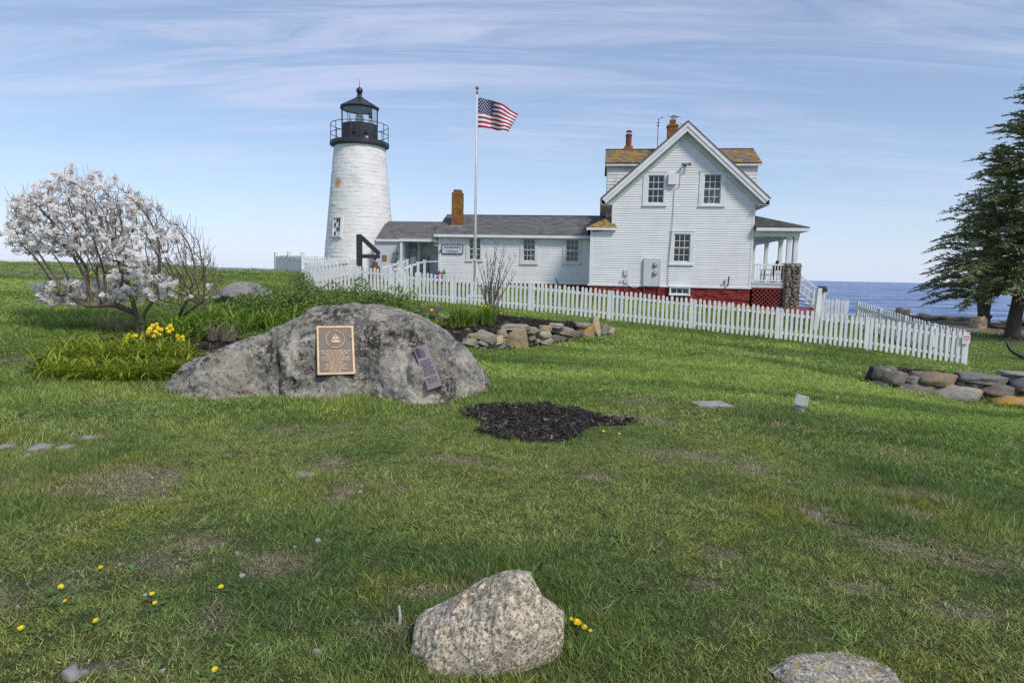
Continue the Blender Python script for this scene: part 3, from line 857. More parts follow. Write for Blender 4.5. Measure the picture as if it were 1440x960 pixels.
def shingled(name, mat, parent, M, p00, p10, p01, p11, cw=.30, ch=.14, thick=.012):
    """roof plane made of overlapping shingles; p00,p10 = eave ends, p01,p11 = ridge ends"""
    p00, p10, p01, p11 = map(Vector, (p00, p10, p01, p11))
    nrm = (p10 - p00).cross(p01 - p00).normalized()
    if nrm.z < 0: nrm = -nrm
    L = max((p01 - p00).length, (p11 - p10).length); rows = max(2, round(L / ch))
    mb = MB()
    for r in range(rows):
        v0, v1 = r / rows, min(1, (r + 1.15) / rows)
        a0, a1 = p00.lerp(p01, v0), p10.lerp(p11, v0); b0, b1 = p00.lerp(p01, v1), p10.lerp(p11, v1)
        W = (a1 - a0).length; n = max(1, round(W / cw)); off = random.uniform(-.5, .5)
        cuts = [0] + [min(1, max(0, (i + off + random.uniform(-.12, .12)) / n)) for i in range(1, n)] + [1]
        for i in range(len(cuts) - 1):
            if cuts[i + 1] - cuts[i] < .003: continue
            th = thick * random.uniform(.8, 1.5)
            s0, s1 = a0.lerp(a1, cuts[i]), a0.lerp(a1, cuts[i + 1]); t0, t1 = b0.lerp(b1, cuts[i]), b0.lerp(b1, cuts[i + 1])
            lift = nrm * (th + .006)
            mb.add([s0 + lift, s1 + lift, t1 + nrm * .003, t0 + nrm * .003, s0, s1], [(0, 1, 2, 3), (4, 5, 1, 0)])
    me_o = mb
    o = bpy.data.objects.new(name, me_o.mesh(name, M, ORG[parent], False, [mat])); COL.objects.link(o)
    o.parent = parent; ORG[o] = ORG[parent].copy(); setp(o, kind='stuff')
    return o
def slab(mb, p00, p10, p01, p11, th):
    """solid roof deck under the shingles"""
    ps = [Vector(p) for p in (p00, p10, p11, p01)]
    n = (ps[1] - ps[0]).cross(ps[3] - ps[0]).normalized()
    if n.z < 0: n = -n
    lo = [p - n * th for p in ps]
    mb.add(ps + lo, [(0, 1, 2, 3), (7, 6, 5, 4), (0, 4, 5, 1), (1, 5, 6, 2), (2, 6, 7, 3), (3, 7, 4, 0)])

# ------------------------------------------------------------------ keeper's house
def build_house():
    T = thing('keeper_house', hw(0, 0, 0), "two storey white clapboard house with steep front gable and red stone foundation", 'house')
    wx0, wx1 = -3.27, 3.16; rx, rz = -.05, 8.62; ez = 5.20; tl, tr = -3.80, 3.70
    slope = (rz - ez) / (rx - tl)
    S = 1.21
    # walls behind the boards
    mb = MB(); inner = .16
    mb.prism([(wx0 + .02, S), (wx1 - .02, S), (wx1 - .02, 5.35), (rx, 8.25), (wx0 + .02, 5.35)], .17, 9.6)
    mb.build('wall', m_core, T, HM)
    MB().box(wx0, wx0 + .018, .17, 9.6, S, 5.45).build('side_wall', m_siding, T, HM); MB().box(wx1 - .018, wx1, .17, 9.6, S, 5.45).build('side_wall', m_siding, T, HM)
    holes = [(-1.70, -.91, 5.02, 6.28), (.81, 1.63, 4.99, 6.31), (-.41, .39, 2.34, 3.62)]      # glazed openings; boards run on behind the casings
    def ext(z):
        if z < 3.70: return (-4.24 + .09, wx1 - .09)
        hi = z - 5.35
        if z <= 5.42: return (wx0 + .09, wx1 - .09)
        q = (8.42 - z) / slope
        return (max(wx0 + .09, rx - q - .0), min(wx1 - .09, rx + q))
    clapboards(T, HM, ext, 0.0, S + .02, 8.40, .110, holes)
    # backing of the boards, behind them but in front of the dark rooms
    for q in ((wx0, wx0 + .1, 3.72, 5.5), (wx1 - .1, wx1, S + .02, 5.5), (-4.24, -4.14, S + .02, 3.74)):
        MB().box(q[0], q[1], -.035, .17, q[2], q[3]).build('corner_board', m_white, T, HM)
    MB().box(-4.30, wx1 + .02, -.045, .15, S - .06, S + .018).build('water_table', m_white, T, HM)
    # lower rear lean-to beside the gable
    lt = MB(); lt.box(-4.22, wx0, .17, 9.6, S, 3.80); lt.build('lean_to_wall', m_siding, T, HM)
    rf = MB(); slab(rf, (-4.42, -.22, 3.86), (-3.03, -.22, 3.86), (-3.40, .42, 4.42), (-3.28, .42, 4.42), .03)
    slab(rf, (-4.42, 9.7, 3.86), (-4.42, -.22, 3.86), (-3.27, 9.7, 4.44), (-3.40, .42, 4.42), .03)
    ro = rf.build('lean_to_roof', m_shingle_l, T, HM)
    shingled('shingles', m_shingle_l, ro, HM, (-4.42, -.22, 3.862), (-3.03, -.22, 3.862), (-3.40, .42, 4.422), (-3.28, .42, 4.422), .25, .12)
    shingled('shingles', m_shingle_l, ro, HM, (-4.42, 9.7, 3.862), (-4.42, -.22, 3.862), (-3.27, 9.7, 4.442), (-3.40, .42, 4.422), .25, .12)
    MB().box(-4.41, -3.03, -.23, -.20, 3.74, 3.85).box(-4.43, -4.40, -.23, 9.7, 3.74, 3.85).box(-4.40, -3.05, -.20, .0, 3.75, 3.77).build('lean_to_fascia', m_white, T, HM)
    # foundation
    MB().box(-4.22, wx1 - .02, .03, 9.6, -.6, S - .062).build('foundation', m_found, T, HM)
    st = MB()
    r = random.Random(3)
    z = .0
    while z < 1.1:
        h = r.uniform(.13, .22); x = -4.2
        while x < wx1 - .05:
            w = r.uniform(.25, .7); x1 = min(x + w, wx1 - .03)
            if not (x1 > -.56 and x < .5 and z + h > .78): st.box(x + .002, x1 - .002, .03 - r.uniform(.004, .035), .05, z + .002 + r.uniform(-.03, .03), min(z + h, 1.12) - .002 + r.uniform(-.03, .02))
            x = x1
        z += h
    f_ = st.build('foundation_stones', m_found, T, HM)
    bv = f_.modifiers.new('b', 'BEVEL'); bv.width = .012; bv.segments = 1
    setp(f_, kind='stuff')
    # windows
    window(T, HM, (-1.89, -.81, 4.87, 6.41), (-1.67, -1.67 + .73, 5.02, 6.28), 0, 3, 2, 0)
    window(T, HM, (.64, 1.79, 4.86, 6.43), (.84, 1.60, 4.99, 6.31), 0, 3, 2, .62)
    window(T, HM, (-.57, .53, 2.18, 3.74), (-.38, .36, 2.34, 3.62), 0, 3, 2, 0)
    window(T, HM, (-.50, .44, .78, 1.17), (-.45, .39, .85, 1.13), -.10, 3, 1, .95, two=False, part_name='basement_window')
    # main roof: deck, shingles, rakes, soffits, fascias
    RB = 9.8; F0 = -.42
    rf = MB()
    slab(rf, (tl, F0, ez), (tl, RB, ez), (rx, F0, rz), (rx, RB, rz), .07)
    slab(rf, (tr, F0, ez + .02), (tr, RB, ez + .02), (rx, F0, rz), (rx, RB, rz), .07)
    ro = rf.build('roof', m_shingle, T, HM)
    shingled('shingles', m_shingle, ro, HM, (tl - .02, RB, ez - .015), (tl - .02, F0, ez - .015), (rx, RB, rz + .004), (rx, F0, rz + .004))
    shingled('shingles', m_shingle, ro, HM, (tr + .02, F0, ez + .005), (tr + .02, RB, ez + .005), (rx, F0, rz + .004), (rx, RB, rz + .004))
    for sx, tx, zz in ((-1, tl, ez), (1, tr, ez + .02)):
        # rake: broad frieze board, crown strip, and soffit back to the wall
        d = Vector((tx - rx, 0, zz - rz)); n = Vector((d.z, 0, -d.x)).normalized()
        if n.z < 0: n = -n
        def strip(o0, o1, y0, y1, nm, mat=m_white):
            P = [Vector((rx, 0, rz)) - n * o0, Vector((tx, 0, zz)) - n * o0, Vector((tx, 0, zz)) - n * o1, Vector((rx, 0, rz)) - n * o1]
            P[0].x = P[3].x = rx
            P[0].z = rz - o0 / n.z; P[3].z = rz - o1 / n.z
            MB().prism([(p.x, p.z) for p in P], y0, y1).build(nm, mat, T, HM)
        strip(.075, .20, F0 - .03, F0 + .0, 'rake_crown')
        strip(.075, .34, F0 + .003, F0 + .04, 'rake_board')
        strip(.30, .33, F0 + .043, -.03, 'rake_soffit', m_trim)
        strip(.34, .52, -.075, -.03, 'frieze_board', m_trim)
        # eave: fascia and soffit running back
        wx = wx0 if sx < 0 else wx1
        MB().box(min(tx, tx + sx * -.03), max(tx, tx + sx * -.03), F0 + .045, RB, zz - .30, zz - .075).build('eave_fascia', m_trim, T, HM)
        MB().box(min(tx - sx * .03, wx), max(tx - sx * .03, wx), F0 + .05, RB, zz - .30, zz - .28).build('eave_soffit', m_trim, T, HM)
    # cross gable through the middle of the roof
    c0, c1 = 3.2, 7.0; cm = 5.1; le, re = -3.52, 3.92; ce, cr = 7.42, 8.40
    mb = MB()
    for xx0, xx1 in ((le, rx - 1.0), (rx + 1.0, re)):
        mb.add([(xx0, c0 + .02, 4.2), (xx1, c0 + .02, 4.2), (xx1, c0 + .02, ce), (xx0, c0 + .02, ce)], [(0, 1, 2, 3)])
    for xx in (le, re):
        mb.add([(xx, c0 + .02, 4.2), (xx, c1, 4.2), (xx, c1, ce), (xx, cm, cr - .1), (xx, c0 + .02, ce)], [(0, 1, 2, 3, 4)])
    mb.build('cross_gable_wall', m_wshingle, T, HM)
    # its big wall shingles, one piece each
    for k, z in enumerate(np.arange(5.3, 7.36, .165)):
        for side_ in (0, 1):
            x0, x1 = ((le, -.9) if side_ == 0 else (.9, re))
            # only above the main roof
            q0 = ((z - ez) / slope + tl) if side_ == 0 else x0
            lim = rx - (rz - z) / slope if side_ == 0 else rx + (rz - z) / slope
            if side_ == 0: xa, xb = x0, min(x1, max(x0, lim + .25))
            else: xa, xb = max(x0, min(x1, lim - .25)), x1
            x = xa; 
            while x < xb - .05:
                w = random.uniform(.45, 1.1); xe = min(x + w, xb)
                if xe - x > .05:
                    y0 = c0 - random.uniform(.012, .022)
                    MB().add([(x + .003, y0, z), (xe - .003, y0, z), (xe - .003, c0 + .004, z + .17), (x + .003, c0 + .004, z + .17), (x + .003, c0 + .018, z), (xe - .003, c0 + .018, z)],
                             [(0, 1, 2, 3), (4, 5, 1, 0), (4, 0, 3), (1, 5, 2)]).build('wall_shingle', m_wshingle, T, HM)
                x = xe
    rf = MB(); o_ = .12
    slab(rf, (le - o_, c0 - .2, ce - .06), (re + o_, c0 - .2, ce - .06), (le - o_, cm, cr), (re + o_, cm, cr), .06)
    slab(rf, (le - o_, c1 + .2, ce - .06), (re + o_, c1 + .2, ce - .06), (le - o_, cm, cr), (re + o_, cm, cr), .06)
    ro = rf.build('cross_gable_roof', m_shingle_l, T, HM)
    shingled('shingles', m_shingle_l, ro, HM, (le - o_, c0 - .22, ce - .066), (re + o_, c0 - .22, ce - .066), (le - o_, cm, cr + .004), (re + o_, cm, cr + .004), .26, .15)
    MB().box(le - o_, re + o_, c0 - .19, c0 - .15, ce - .22, ce - .125).build('cross_gable_fascia', m_trim, T, HM)
    MB().box(le - o_ - .01, re + o_ + .01, cm - .1, cm + .1, cr + .004, cr + .03).build('ridge_cap', m_shingle, T, HM)
    # chimneys
    ch = MB(); ch.box(-2.66, -2.20, 4.87, 5.33, 8.0, 8.55); c1_ = ch.build('chimney', m_brick, T, HM)
    fl = MB(); fl.lathe([(.15, 8.55), (.155, 9.1), (.18, 9.11), (.18, 9.16), (.15, 9.17), (.15, 9.2)], 12, (-2.43, 5.1))
    fl.build('clay_flue', m_redflue, c1_, HM)
    cap = MB()
    for q in range(4):
        t = q * math.pi / 2 + .4; cap.tube([(-2.43 + .12 * math.cos(t), 5.1 + .12 * math.sin(t), 9.19), (-2.43 + .12 * math.cos(t), 5.1 + .12 * math.sin(t), 9.34)], .016, 5)
    cap.lathe([(.18, 9.34), (.10, 9.40), (.02, 9.43)], 12, (-2.43, 5.1)); cap.build('flue_cap', m_redflue, c1_, HM)
    ch = MB(); ch.box(-.52, -.02, 3.75, 4.25, 7.9, 9.30); ch.box(-.56, .02, 3.71, 4.29, 9.30, 9.37); ch.box(-.50, -.04, 3.77, 4.23, 9.37, 9.42); ch.box(.022, .50, 3.77, 4.23, 7.9, 9.25)
    c2_ = ch.build('chimney', m_brick, T, HM)
    MB().box(-.42, -.12, 3.86, 4.14, 9.42, 9.66).build('clay_flue', m_brick, c2_, HM)
    # aerial
    an = MB(); an.tube([(-1.0, 4.0, 7.6), (-1.0, 4.0, 9.75)], .018, 6); an.box(-1.09, -.91, 3.98, 4.02, 9.52, 9.545); an.lathe([(.02, 9.34), (.05, 9.36), (.05, 9.42), (.02, 9.44)], 8, (-1.0, 4.0))
    an.tube([(-1.0, 4.0, 9.7), (-.84, 4.0, 9.78)], .012, 5); an.obox((-.80, 4.0, 9.81), (.04, 0, .02), (0, .012, 0), (-.01, 0, .02))
    an.build('weather_mast', m_black, T, HM)
    # things screwed to the front wall
    grey = simple('grey_utility_paint', (.62, .63, .66), (.54, .55, .58), .5, 4)
    ub = MB(); ub.box(-1.72, -1.33, -.15, -.03, 1.19, 2.48); ub.box(-1.32, -1.03, -.13, -.03, 1.19, 2.47); ub.box(-1.02, -.93, -.12, -.03, 1.19, 2.46)
    u_ = ub.build('utility_cabinet', grey, T, HM)
    for zz in (1.80, 2.19):
        mt = MB(); mt.lathe([(.115, 0), (.115, .05), (.09, .10), (.08, .11)], 16)
        mm = HM @ Matrix.Translation((-1.19, -.13, zz)) @ Matrix.Rotation(math.pi / 2, 4, 'X')
        m_ = mt.build('electric_meter', simple('meter_rim', (.30, .31, .30), None, .4, spec=.5), u_, mm)
        dl = MB(); dl.lathe([(.07, .111), (.06, .125)], 14); dl.build('dial', simple('meter_face', (.55, .57, .52), (.35, .36, .34), .2, 30), u_, mm)
    for xx in (-1.66, -.98): MB().tube([(xx, -.08, 1.2), (xx, -.06, .2)], .03, 8).build('conduit', m_redlat, T, HM)
    jb = MB(); jb.box(-2.62, -2.42, -.11, -.03, 1.66, 1.92); jb.build('junction_box', grey, T, HM)
    mb = MB(); mb.box(-2.60, -2.40, -.10, -.03, 1.28, 1.50); mb.box(-2.78, -2.70, -.10, -.03, 1.34, 1.42); mb.tube([(-2.5, -.06, 1.66), (-2.5, -.06, 1.5)], .018, 6); mb.build('outlet_box', grey, T, HM)
    MB().tube([(-2.4, -.07, 1.26), (-2.25, -.08, 1.14), (-2.1, -.08, 1.10), (-1.95, -.08, 1.14), (-1.74, -.07, 1.26)], .013, 6).build('hanging_cable', m_white, T, HM)
    bx = MB(); bx.box(-.78, -.41, -.22, -.03, 5.84, 6.33); b_ = bx.build('white_wall_box', m_white, T, HM)
    fl = MB(); fl.box(-.06, .04, -.07, -.03, 6.68, 6.80)
    for sx in (-1, 1):
        fl.tube([(-.01, -.07, 6.74), (-.01 + sx * .09, -.16, 6.76)], .016, 6)
        fl.tube([(-.01 + sx * .07, -.13, 6.76), (-.01 + sx * .14, -.25, 6.72), (-.01 + sx * .16, -.29, 6.70)], [.03, .065, .07], 8)
    fl.build('twin_floodlight', simple('floodlight_metal', (.25, .25, .25), (.18, .18, .18), .5), T, HM)
    MB().tube([(-.05, -.05, 6.68), (-.22, -.055, 6.62), (-.25, -.05, 6.1), (-.26, -.05, 5.72), (-.48, -.05, 5.66), (-.49, -.05, 4.5), (-.53, -.085, 3.2), (-.58, -.085, 2.4), (-.585, -.05, 1.22)], .011, 5).build('electric_cable', simple('grey_cable', (.2, .2, .2)), T, HM)
    pp = MB(); pp.tube([(2.15, -.05, 1.32), (2.10, -.12, 1.30), (2.12, -.16, 1.36), (2.14, -.16, 1.72)], .03, 8); pp.tube([(1.93, -.04, 1.36), (1.93, -.12, 1.36), (1.93, -.13, 1.5)], .024, 8)
    pp.build('vent_pipe', m_black, T, HM)
    return T
house = build_house()

# ------------------------------------------------------------------ porch on the sea side
def build_porch():
    T = thing('porch', hw(4.2, 2, .2), 'open white columned porch with hipped shingle roof on the sea side of the house', 'porch')
    x0, x1 = 3.18, 5.14; B1 = 8.6
    MB().box(x0, x1, .0, B1, 1.22, 1.40).build('deck', m_trim, T, HM)
    for k in range(14):
        a = x0 + (x1 - x0) * k / 14
        MB().box(a + .004, a + (x1 - x0) / 14 - .004, -.02, B1 + .02, 1.402, 1.43).build('deck_board', simple('deck_grey', (.30, .31, .33), (.24, .25, .26), .7) if k == 0 else bpy.data.materials['deck_grey'], T, HM)
    # roof
    ex, ez = 5.48, 3.95; wz = 4.62
    rf = MB()
    slab(rf, (3.16, -.32, ez), (ex, -.32, ez), (3.16, 1.1, wz), (3.17, 1.1, wz), .04)
    slab(rf, (ex, -.32, ez), (ex, B1 + .3, ez), (3.165, 1.1, wz), (3.165, B1 + .3, wz), .04)
    ro = rf.build('roof', m_shingle_p, T, HM)
    shingled('shingles', m_shingle_p, ro, HM, (3.16, -.33, ez + .002), (ex + .01, -.33, ez + .002), (3.16, 1.1, wz + .002), (3.17, 1.1, wz + .002), .25, .11)
    shingled('shingles', m_shingle_p, ro, HM, (ex + .01, -.33, ez + .002), (ex + .01, B1 + .3, ez + .002), (3.165, 1.1, wz + .002), (3.165, B1 + .3, wz + .002), .25, .11)
    MB().box(3.19, ex - .01, -.31, -.28, 3.78, 3.925).box(ex - .04, ex - .01, -.28, B1 + .3, 3.78, 3.925).build('fascia', m_white, T, HM)
    MB().box(3.19, ex - .045, -.275, B1 + .3, 3.80, 3.82).build('ceiling', m_trim, T, HM)
    MB().box(3.19, 5.16, -.02, .14, 3.55, 3.797).box(5.0, 5.16, .145, B1, 3.55, 3.797).build('beam', m_white, T, HM)
    for (a, b, zb) in ((4.74, .08, 2.36), (5.04, .08, 2.36), (5.08, .36, 2.36), (5.08, 2.7, 1.43), (5.08, 5.4, 1.43), (5.08, 8.3, 1.43), (3.30, 8.3, 1.43)):
        mb = MB(); s = .085
        mb.box(a - s, a + s, b - s, b + s, zb, 3.55); c_ = mb.build('column', m_white, T, HM)
        MB().box(a - s - .02, a + s + .02, b - s - .02, b + s + .02, 3.44, 3.548).build('capital', m_white, c_, HM)
    # front railing
    MB().box(3.20, 4.62, .02, .09, 2.24, 2.31).build('top_rail', m_white, T, HM)
    MB().box(3.20, 4.62, .03, .08, 1.52, 1.57).build('bottom_rail', m_white, T, HM)
    for k in range(11):
        a = 3.30 + k * .128
        MB().box(a - .02, a + .02, .035, .075, 1.57, 2.24).build('baluster', m_white, T, HM)
    MB().box(3.20, 4.66, -.03, .018, 1.40, 1.47).build('deck_edge', m_trim, T, HM)
    # red lattice skirt with a torn hole
    lat = []
    lx0, lx1, lz0, lz1 = 3.24, 4.68, .0, 1.20
    MB().box(lx0, lx1, .045, .06, 1.14, 1.22).box(lx1 - .06, lx1, .044, .061, lz0, 1.14).build('lattice_frame', m_redlat, T, HM)
    for dirn in (1, -1):
        c = -1.4
        while c < 2.8:
            # line x = lx0 + c + dirn*(z-lz0) clipped to the panel
            seg = []
            for tt in np.linspace(0, lz1 - lz0, 60):
                x = lx0 + c + (tt if dirn > 0 else (1.2 - tt)); z = lz0 + tt
                if lx0 < x < lx1 - .03 and not (dirn > 0 and .10 < x - lx0 < .62 and .55 < z < 1.2): seg.append((x, z))
            if len(seg) > 4:
                b = .05 if dirn > 0 else .06
                MB().bar((seg[0][0], b, seg[0][1]), (seg[-1][0], b, seg[-1][1]), .008, .034, (0, 1, 0)).build('lattice_strip', m_redlat, T, HM) if False else \
                    MB().obox(((seg[0][0] + seg[-1][0]) / 2, b, (seg[0][1] + seg[-1][1]) / 2),
                              ((seg[-1][0] - seg[0][0]) / 2, 0, (seg[-1][1] - seg[0][1]) / 2), (0, .004, 0),
                              Vector((-(seg[-1][1] - seg[0][1]), 0, seg[-1][0] - seg[0][0])).normalized() * .017).build('lattice_strip', m_redlat, T, HM)
            c += .19
    # dark crawl space behind
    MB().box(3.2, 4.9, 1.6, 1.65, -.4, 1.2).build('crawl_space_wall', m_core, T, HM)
    # steps to the yard on the right with white rails
    stp = simple('step_grey', (.45, .46, .47), (.38, .39, .40), .7)
    for k in range(6):
        MB().box(5.15 + k * .26, 5.45 + k * .26, 1.2, 2.6, 1.16 - k * .19, 1.20 - k * .19).build('step', stp, T, HM)
    for b in (1.15, 2.65):
        MB().bar((5.2, b, 2.12), (6.75, b, 1.0), .06, .07).build('stair_rail', m_white, T, HM)
        MB().bar((5.2, b, 1.42), (6.75, b, .30), .05, .06).build('stair_rail', m_white, T, HM)
        for k in range(8):
            a = 5.3 + k * .2; z = 2.12 - (a - 5.2) * .7226
            MB().box(a - .018, a + .018, b - .018, b + .018, z - .70, z - .03).build('stair_baluster', m_white, T, HM)
        MB().box(6.72, 6.82, b - .05, b + .05, -.3, 1.12).build('newel_post', m_white, T, HM)
    # dry-laid stone pier under the corner columns
    pm = rock_mat('pier_stone', [(.20, .18, .15), (.33, .29, .23), (.13, .115, .10), (.48, .44, .36), (.5, .45, .38)], white=.2, scale=3, use_color=True)
    ctr = [4.955, .22]; core = MB(); core.box(4.68, 5.23, -.04, .50, -.3, 2.28)
    P = core.build('stone_pier', simple('pier_mortar', (.13, .12, .10), None, .95), T, HM)
    r = random.Random(5); z = .0
    meshes = STONES
    while z < 2.30:
        h = r.uniform(.06, .12)
        for face in range(4):
            L = .62; x = -.31
            while x < .31 - .02:
                w = min(r.uniform(.12, .34), .31 - x)
                if w < .08: w = .08
                me = r.choice(meshes)
                loc = Matrix.Translation((ctr[0], ctr[1], z + h / 2)) @ Matrix.Rotation(face * math.pi / 2, 4, 'Z') @ Matrix.Translation((x + w / 2, -.295, 0))
                mw = HM @ loc @ Matrix.Diagonal((w * .52, .07 + r.uniform(0, .025), h * .56, 1))
                link_mesh('pier_stone', me, pm, P, mw, (r.choice([0, 0, 0, .25, .6]), r.uniform(.55, 1.35), 0, 1))
                x += w
        z += h * .97
    cap = MB(); cap.box(4.62, 5.29, -.10, .56, 2.30, 2.36); cap.build('cap_stone', pm, P, HM, color=(.1, 1, 0, 1))
    return T

# stone piece meshes, shared
_fr = random.Random(77)
FACETS = [Vector((_fr.gauss(0, 1), _fr.gauss(0, 1), _fr.gauss(0, 1))).normalized() for _ in range(9)]
def stone_mesh(name, seed, sq=.55, rough=.10, sub=3):
    bm = bmesh.new(); bmesh.ops.create_cube(bm, size=2)
    bmesh.ops.subdivide_edges(bm, edges=bm.edges, cuts=sub, use_grid_fill=True)
    off = Vector((seed * 7.3, seed * 3.1, 1.7))
    for v in bm.verts:
        c = v.co.copy(); s = c.normalized()
        p = s.lerp(c, sq)
        n = mnoise.noise(p * 1.1 + off); n2 = mnoise.noise(p * 2.7 + off)
        n3 = mnoise.noise(p * 6.5 + off)
        p *= 1 + n * rough * 1.8 + n2 * rough + n3 * rough * .4
        # flattened facets, as split stone has
        for q in FACETS:
            e = p.dot(q) - (.86 + .12 * mnoise.noise(q * 3.1 + off))
            if e > 0: p -= q * e * .85
        v.co = p * .93
    me = bpy.data.meshes.new(name); bm.to_mesh(me); bm.free()
    me.polygons.foreach_set('use_smooth', [True] * len(me.polygons))
    return me
STONES = [stone_mesh('stone_%d' % k, k + 1, .72, .14, 2) for k in range(6)]
ROUNDSTONES = [stone_mesh('field_stone_%d' % k, k + 131, .52, .15, 6) for k in range(8)]
BIGSTONES = [stone_mesh('wall_stone_%d' % k, k + 31, .74, .17, 6) for k in range(8)]
porch = build_porch()

# ------------------------------------------------------------------ museum wing between tower and house
def build_wing():
    T = thing('museum_wing', hw(-8, 3, 1.0), 'low white clapboard wing with grey shingle roof and three front windows', 'house wing')
    x0, x1 = -12.08, -4.24; b = 2.0; S = 1.20
    MB().box(x0 + .02, x1, b + .16, 7.0, S, 3.6).build('wall', m_core, T, HM)
    holes = [(-10.49, -9.83, 2.32, 3.39), (-7.68, -7.01, 2.31, 3.40), (-5.50, -4.80, 2.31, 3.39)]
    clapboards(T, HM, lambda z: (x0 + .1, x1 + .02), b, S + .02, 3.44, .102, holes)
    MB().box(x0, x0 + .105, b - .035, b + .16, S + .02, 3.47).build('corner_board', m_white, T, HM); MB().box(x0, x0 + .02, b + .165, 7.0, S, 3.55).build('side_wall', m_siding, T, HM)
    MB().prism([(b + .17, S), (6.98, S), (6.98, 3.5), (4.5, 4.74), (b + .17, 3.5)], 0, .018)
    g = MB(); g.add([(x0 + .004, b + .17, 3.3), (x0 + .004, 6.9, 3.3), (x0 + .004, 4.5, 4.74)], [(0, 1, 2)]); g.build('gable_end', m_siding, T, HM)
    MB().box(x0 - .02, x1, b - .045, b + .12, S - .05, S + .018).build('water_table', m_white, T, HM)
    MB().box(x0 + .03, x1, b + .04, 7.0, .3, S - .055).build('foundation', m_found, T, HM)
    window(T, HM, (-10.62, -9.72, 2.22, 3.46), (-10.46, -9.86, 2.31, 3.40), b, 3, 2, 0, m_trim)
    window(T, HM, (-7.80, -6.89, 2.12, 3.49), (-7.65, -7.04, 2.30, 3.41), b, 3, 2, 0, m_trim)
    window(T, HM, (-5.63, -4.69, 2.15, 3.50), (-5.47, -4.83, 2.30, 3.40), b, 3, 2, 0, m_trim)
    # a paper notice in a lower pane
    MB().box(-7.20, -7.09, b + .07, b + .074, 2.36, 2.68).build('paper_notice', m_white, T, HM)
    MB().box(-5.30, -5.10, b + .2, b + .21, 2.36, 3.3).build('pale_curtain', simple('pale_blue_cloth', (.45, .58, .68), (.35, .48, .6), .8, 9), T, HM)  # narrow strip of pale blue cloth behind the right-hand window
    e0, ez, rz = b - .30, 3.60, 4.80
    rf = MB(); slab(rf, (x0 - .16, e0, ez), (x1 + .9, e0, ez), (x0 - .16, 4.5, rz), (x1 + .9, 4.5, rz), .06); slab(rf, (x0 - .16, 7.3, ez), (x1 + .9, 7.3, ez), (x0 - .16, 4.5, rz), (x1 + .9, 4.5, rz), .06)
    ro = rf.build('roof', m_shingle, T, HM)
    shingled('shingles', m_shingle, ro, HM, (x0 - .17, e0 - .02, ez - .006), (x1 + .88, e0 - .02, ez - .006), (x0 - .17, 4.5, rz + .003), (x1 + .88, 4.5, rz + .003))
    MB().box(x0 - .17, x1 + .02, e0 - .015, e0 + .015, 3.44, 3.58).build('fascia', m_white, T, HM)
    MB().box(x0 - .15, x1 + .02, e0 + .018, b - .0, 3.47, 3.49).build('soffit', m_trim, T, HM)
    MB().obox((x0 - .16, (e0 + 4.5) / 2, (ez + rz) / 2 - .13), (.014, 0, 0), (0, (4.5 - e0) / 2, (rz - ez) / 2), (0, -.03, .07)).build('rake_board', m_white, T, HM)
    MB().box(x0 - .17, x1 + .8, 4.42, 4.58, rz + .005, rz + .03).build('ridge_cap', m_shingle, T, HM)
    # brick chimney through the front slope
    ch = MB(); ch.box(-11.58, -11.04, 2.75, 3.25, 3.9, 5.82); ch.box(-11.51, -11.11, 2.82, 3.18, 5.82, 5.97)
    c = ch.build('chimney', m_brick, T, HM)
    MB().box(-11.63, -11.0, 2.70, 3.3, 3.92, 4.10).build('flashing', simple('lead_flashing', (.42, .44, .46), (.35, .36, .38), .5), c, HM)
    lamp = MB(); lamp.tube([(-11.98, b - .06, 2.70), (-11.98, b - .10, 2.78), (-11.95, b - .11, 2.66)], .03, 6); lamp.build('wall_lamp', m_black, T, HM)
    pr = MB(); pr.bar((-5.95, b - .05, 1.46), (-5.83, b - .05, 1.16), .03, .03); pr.build('leaning_prop', m_black, T, HM)
    return T
wing = build_wing()

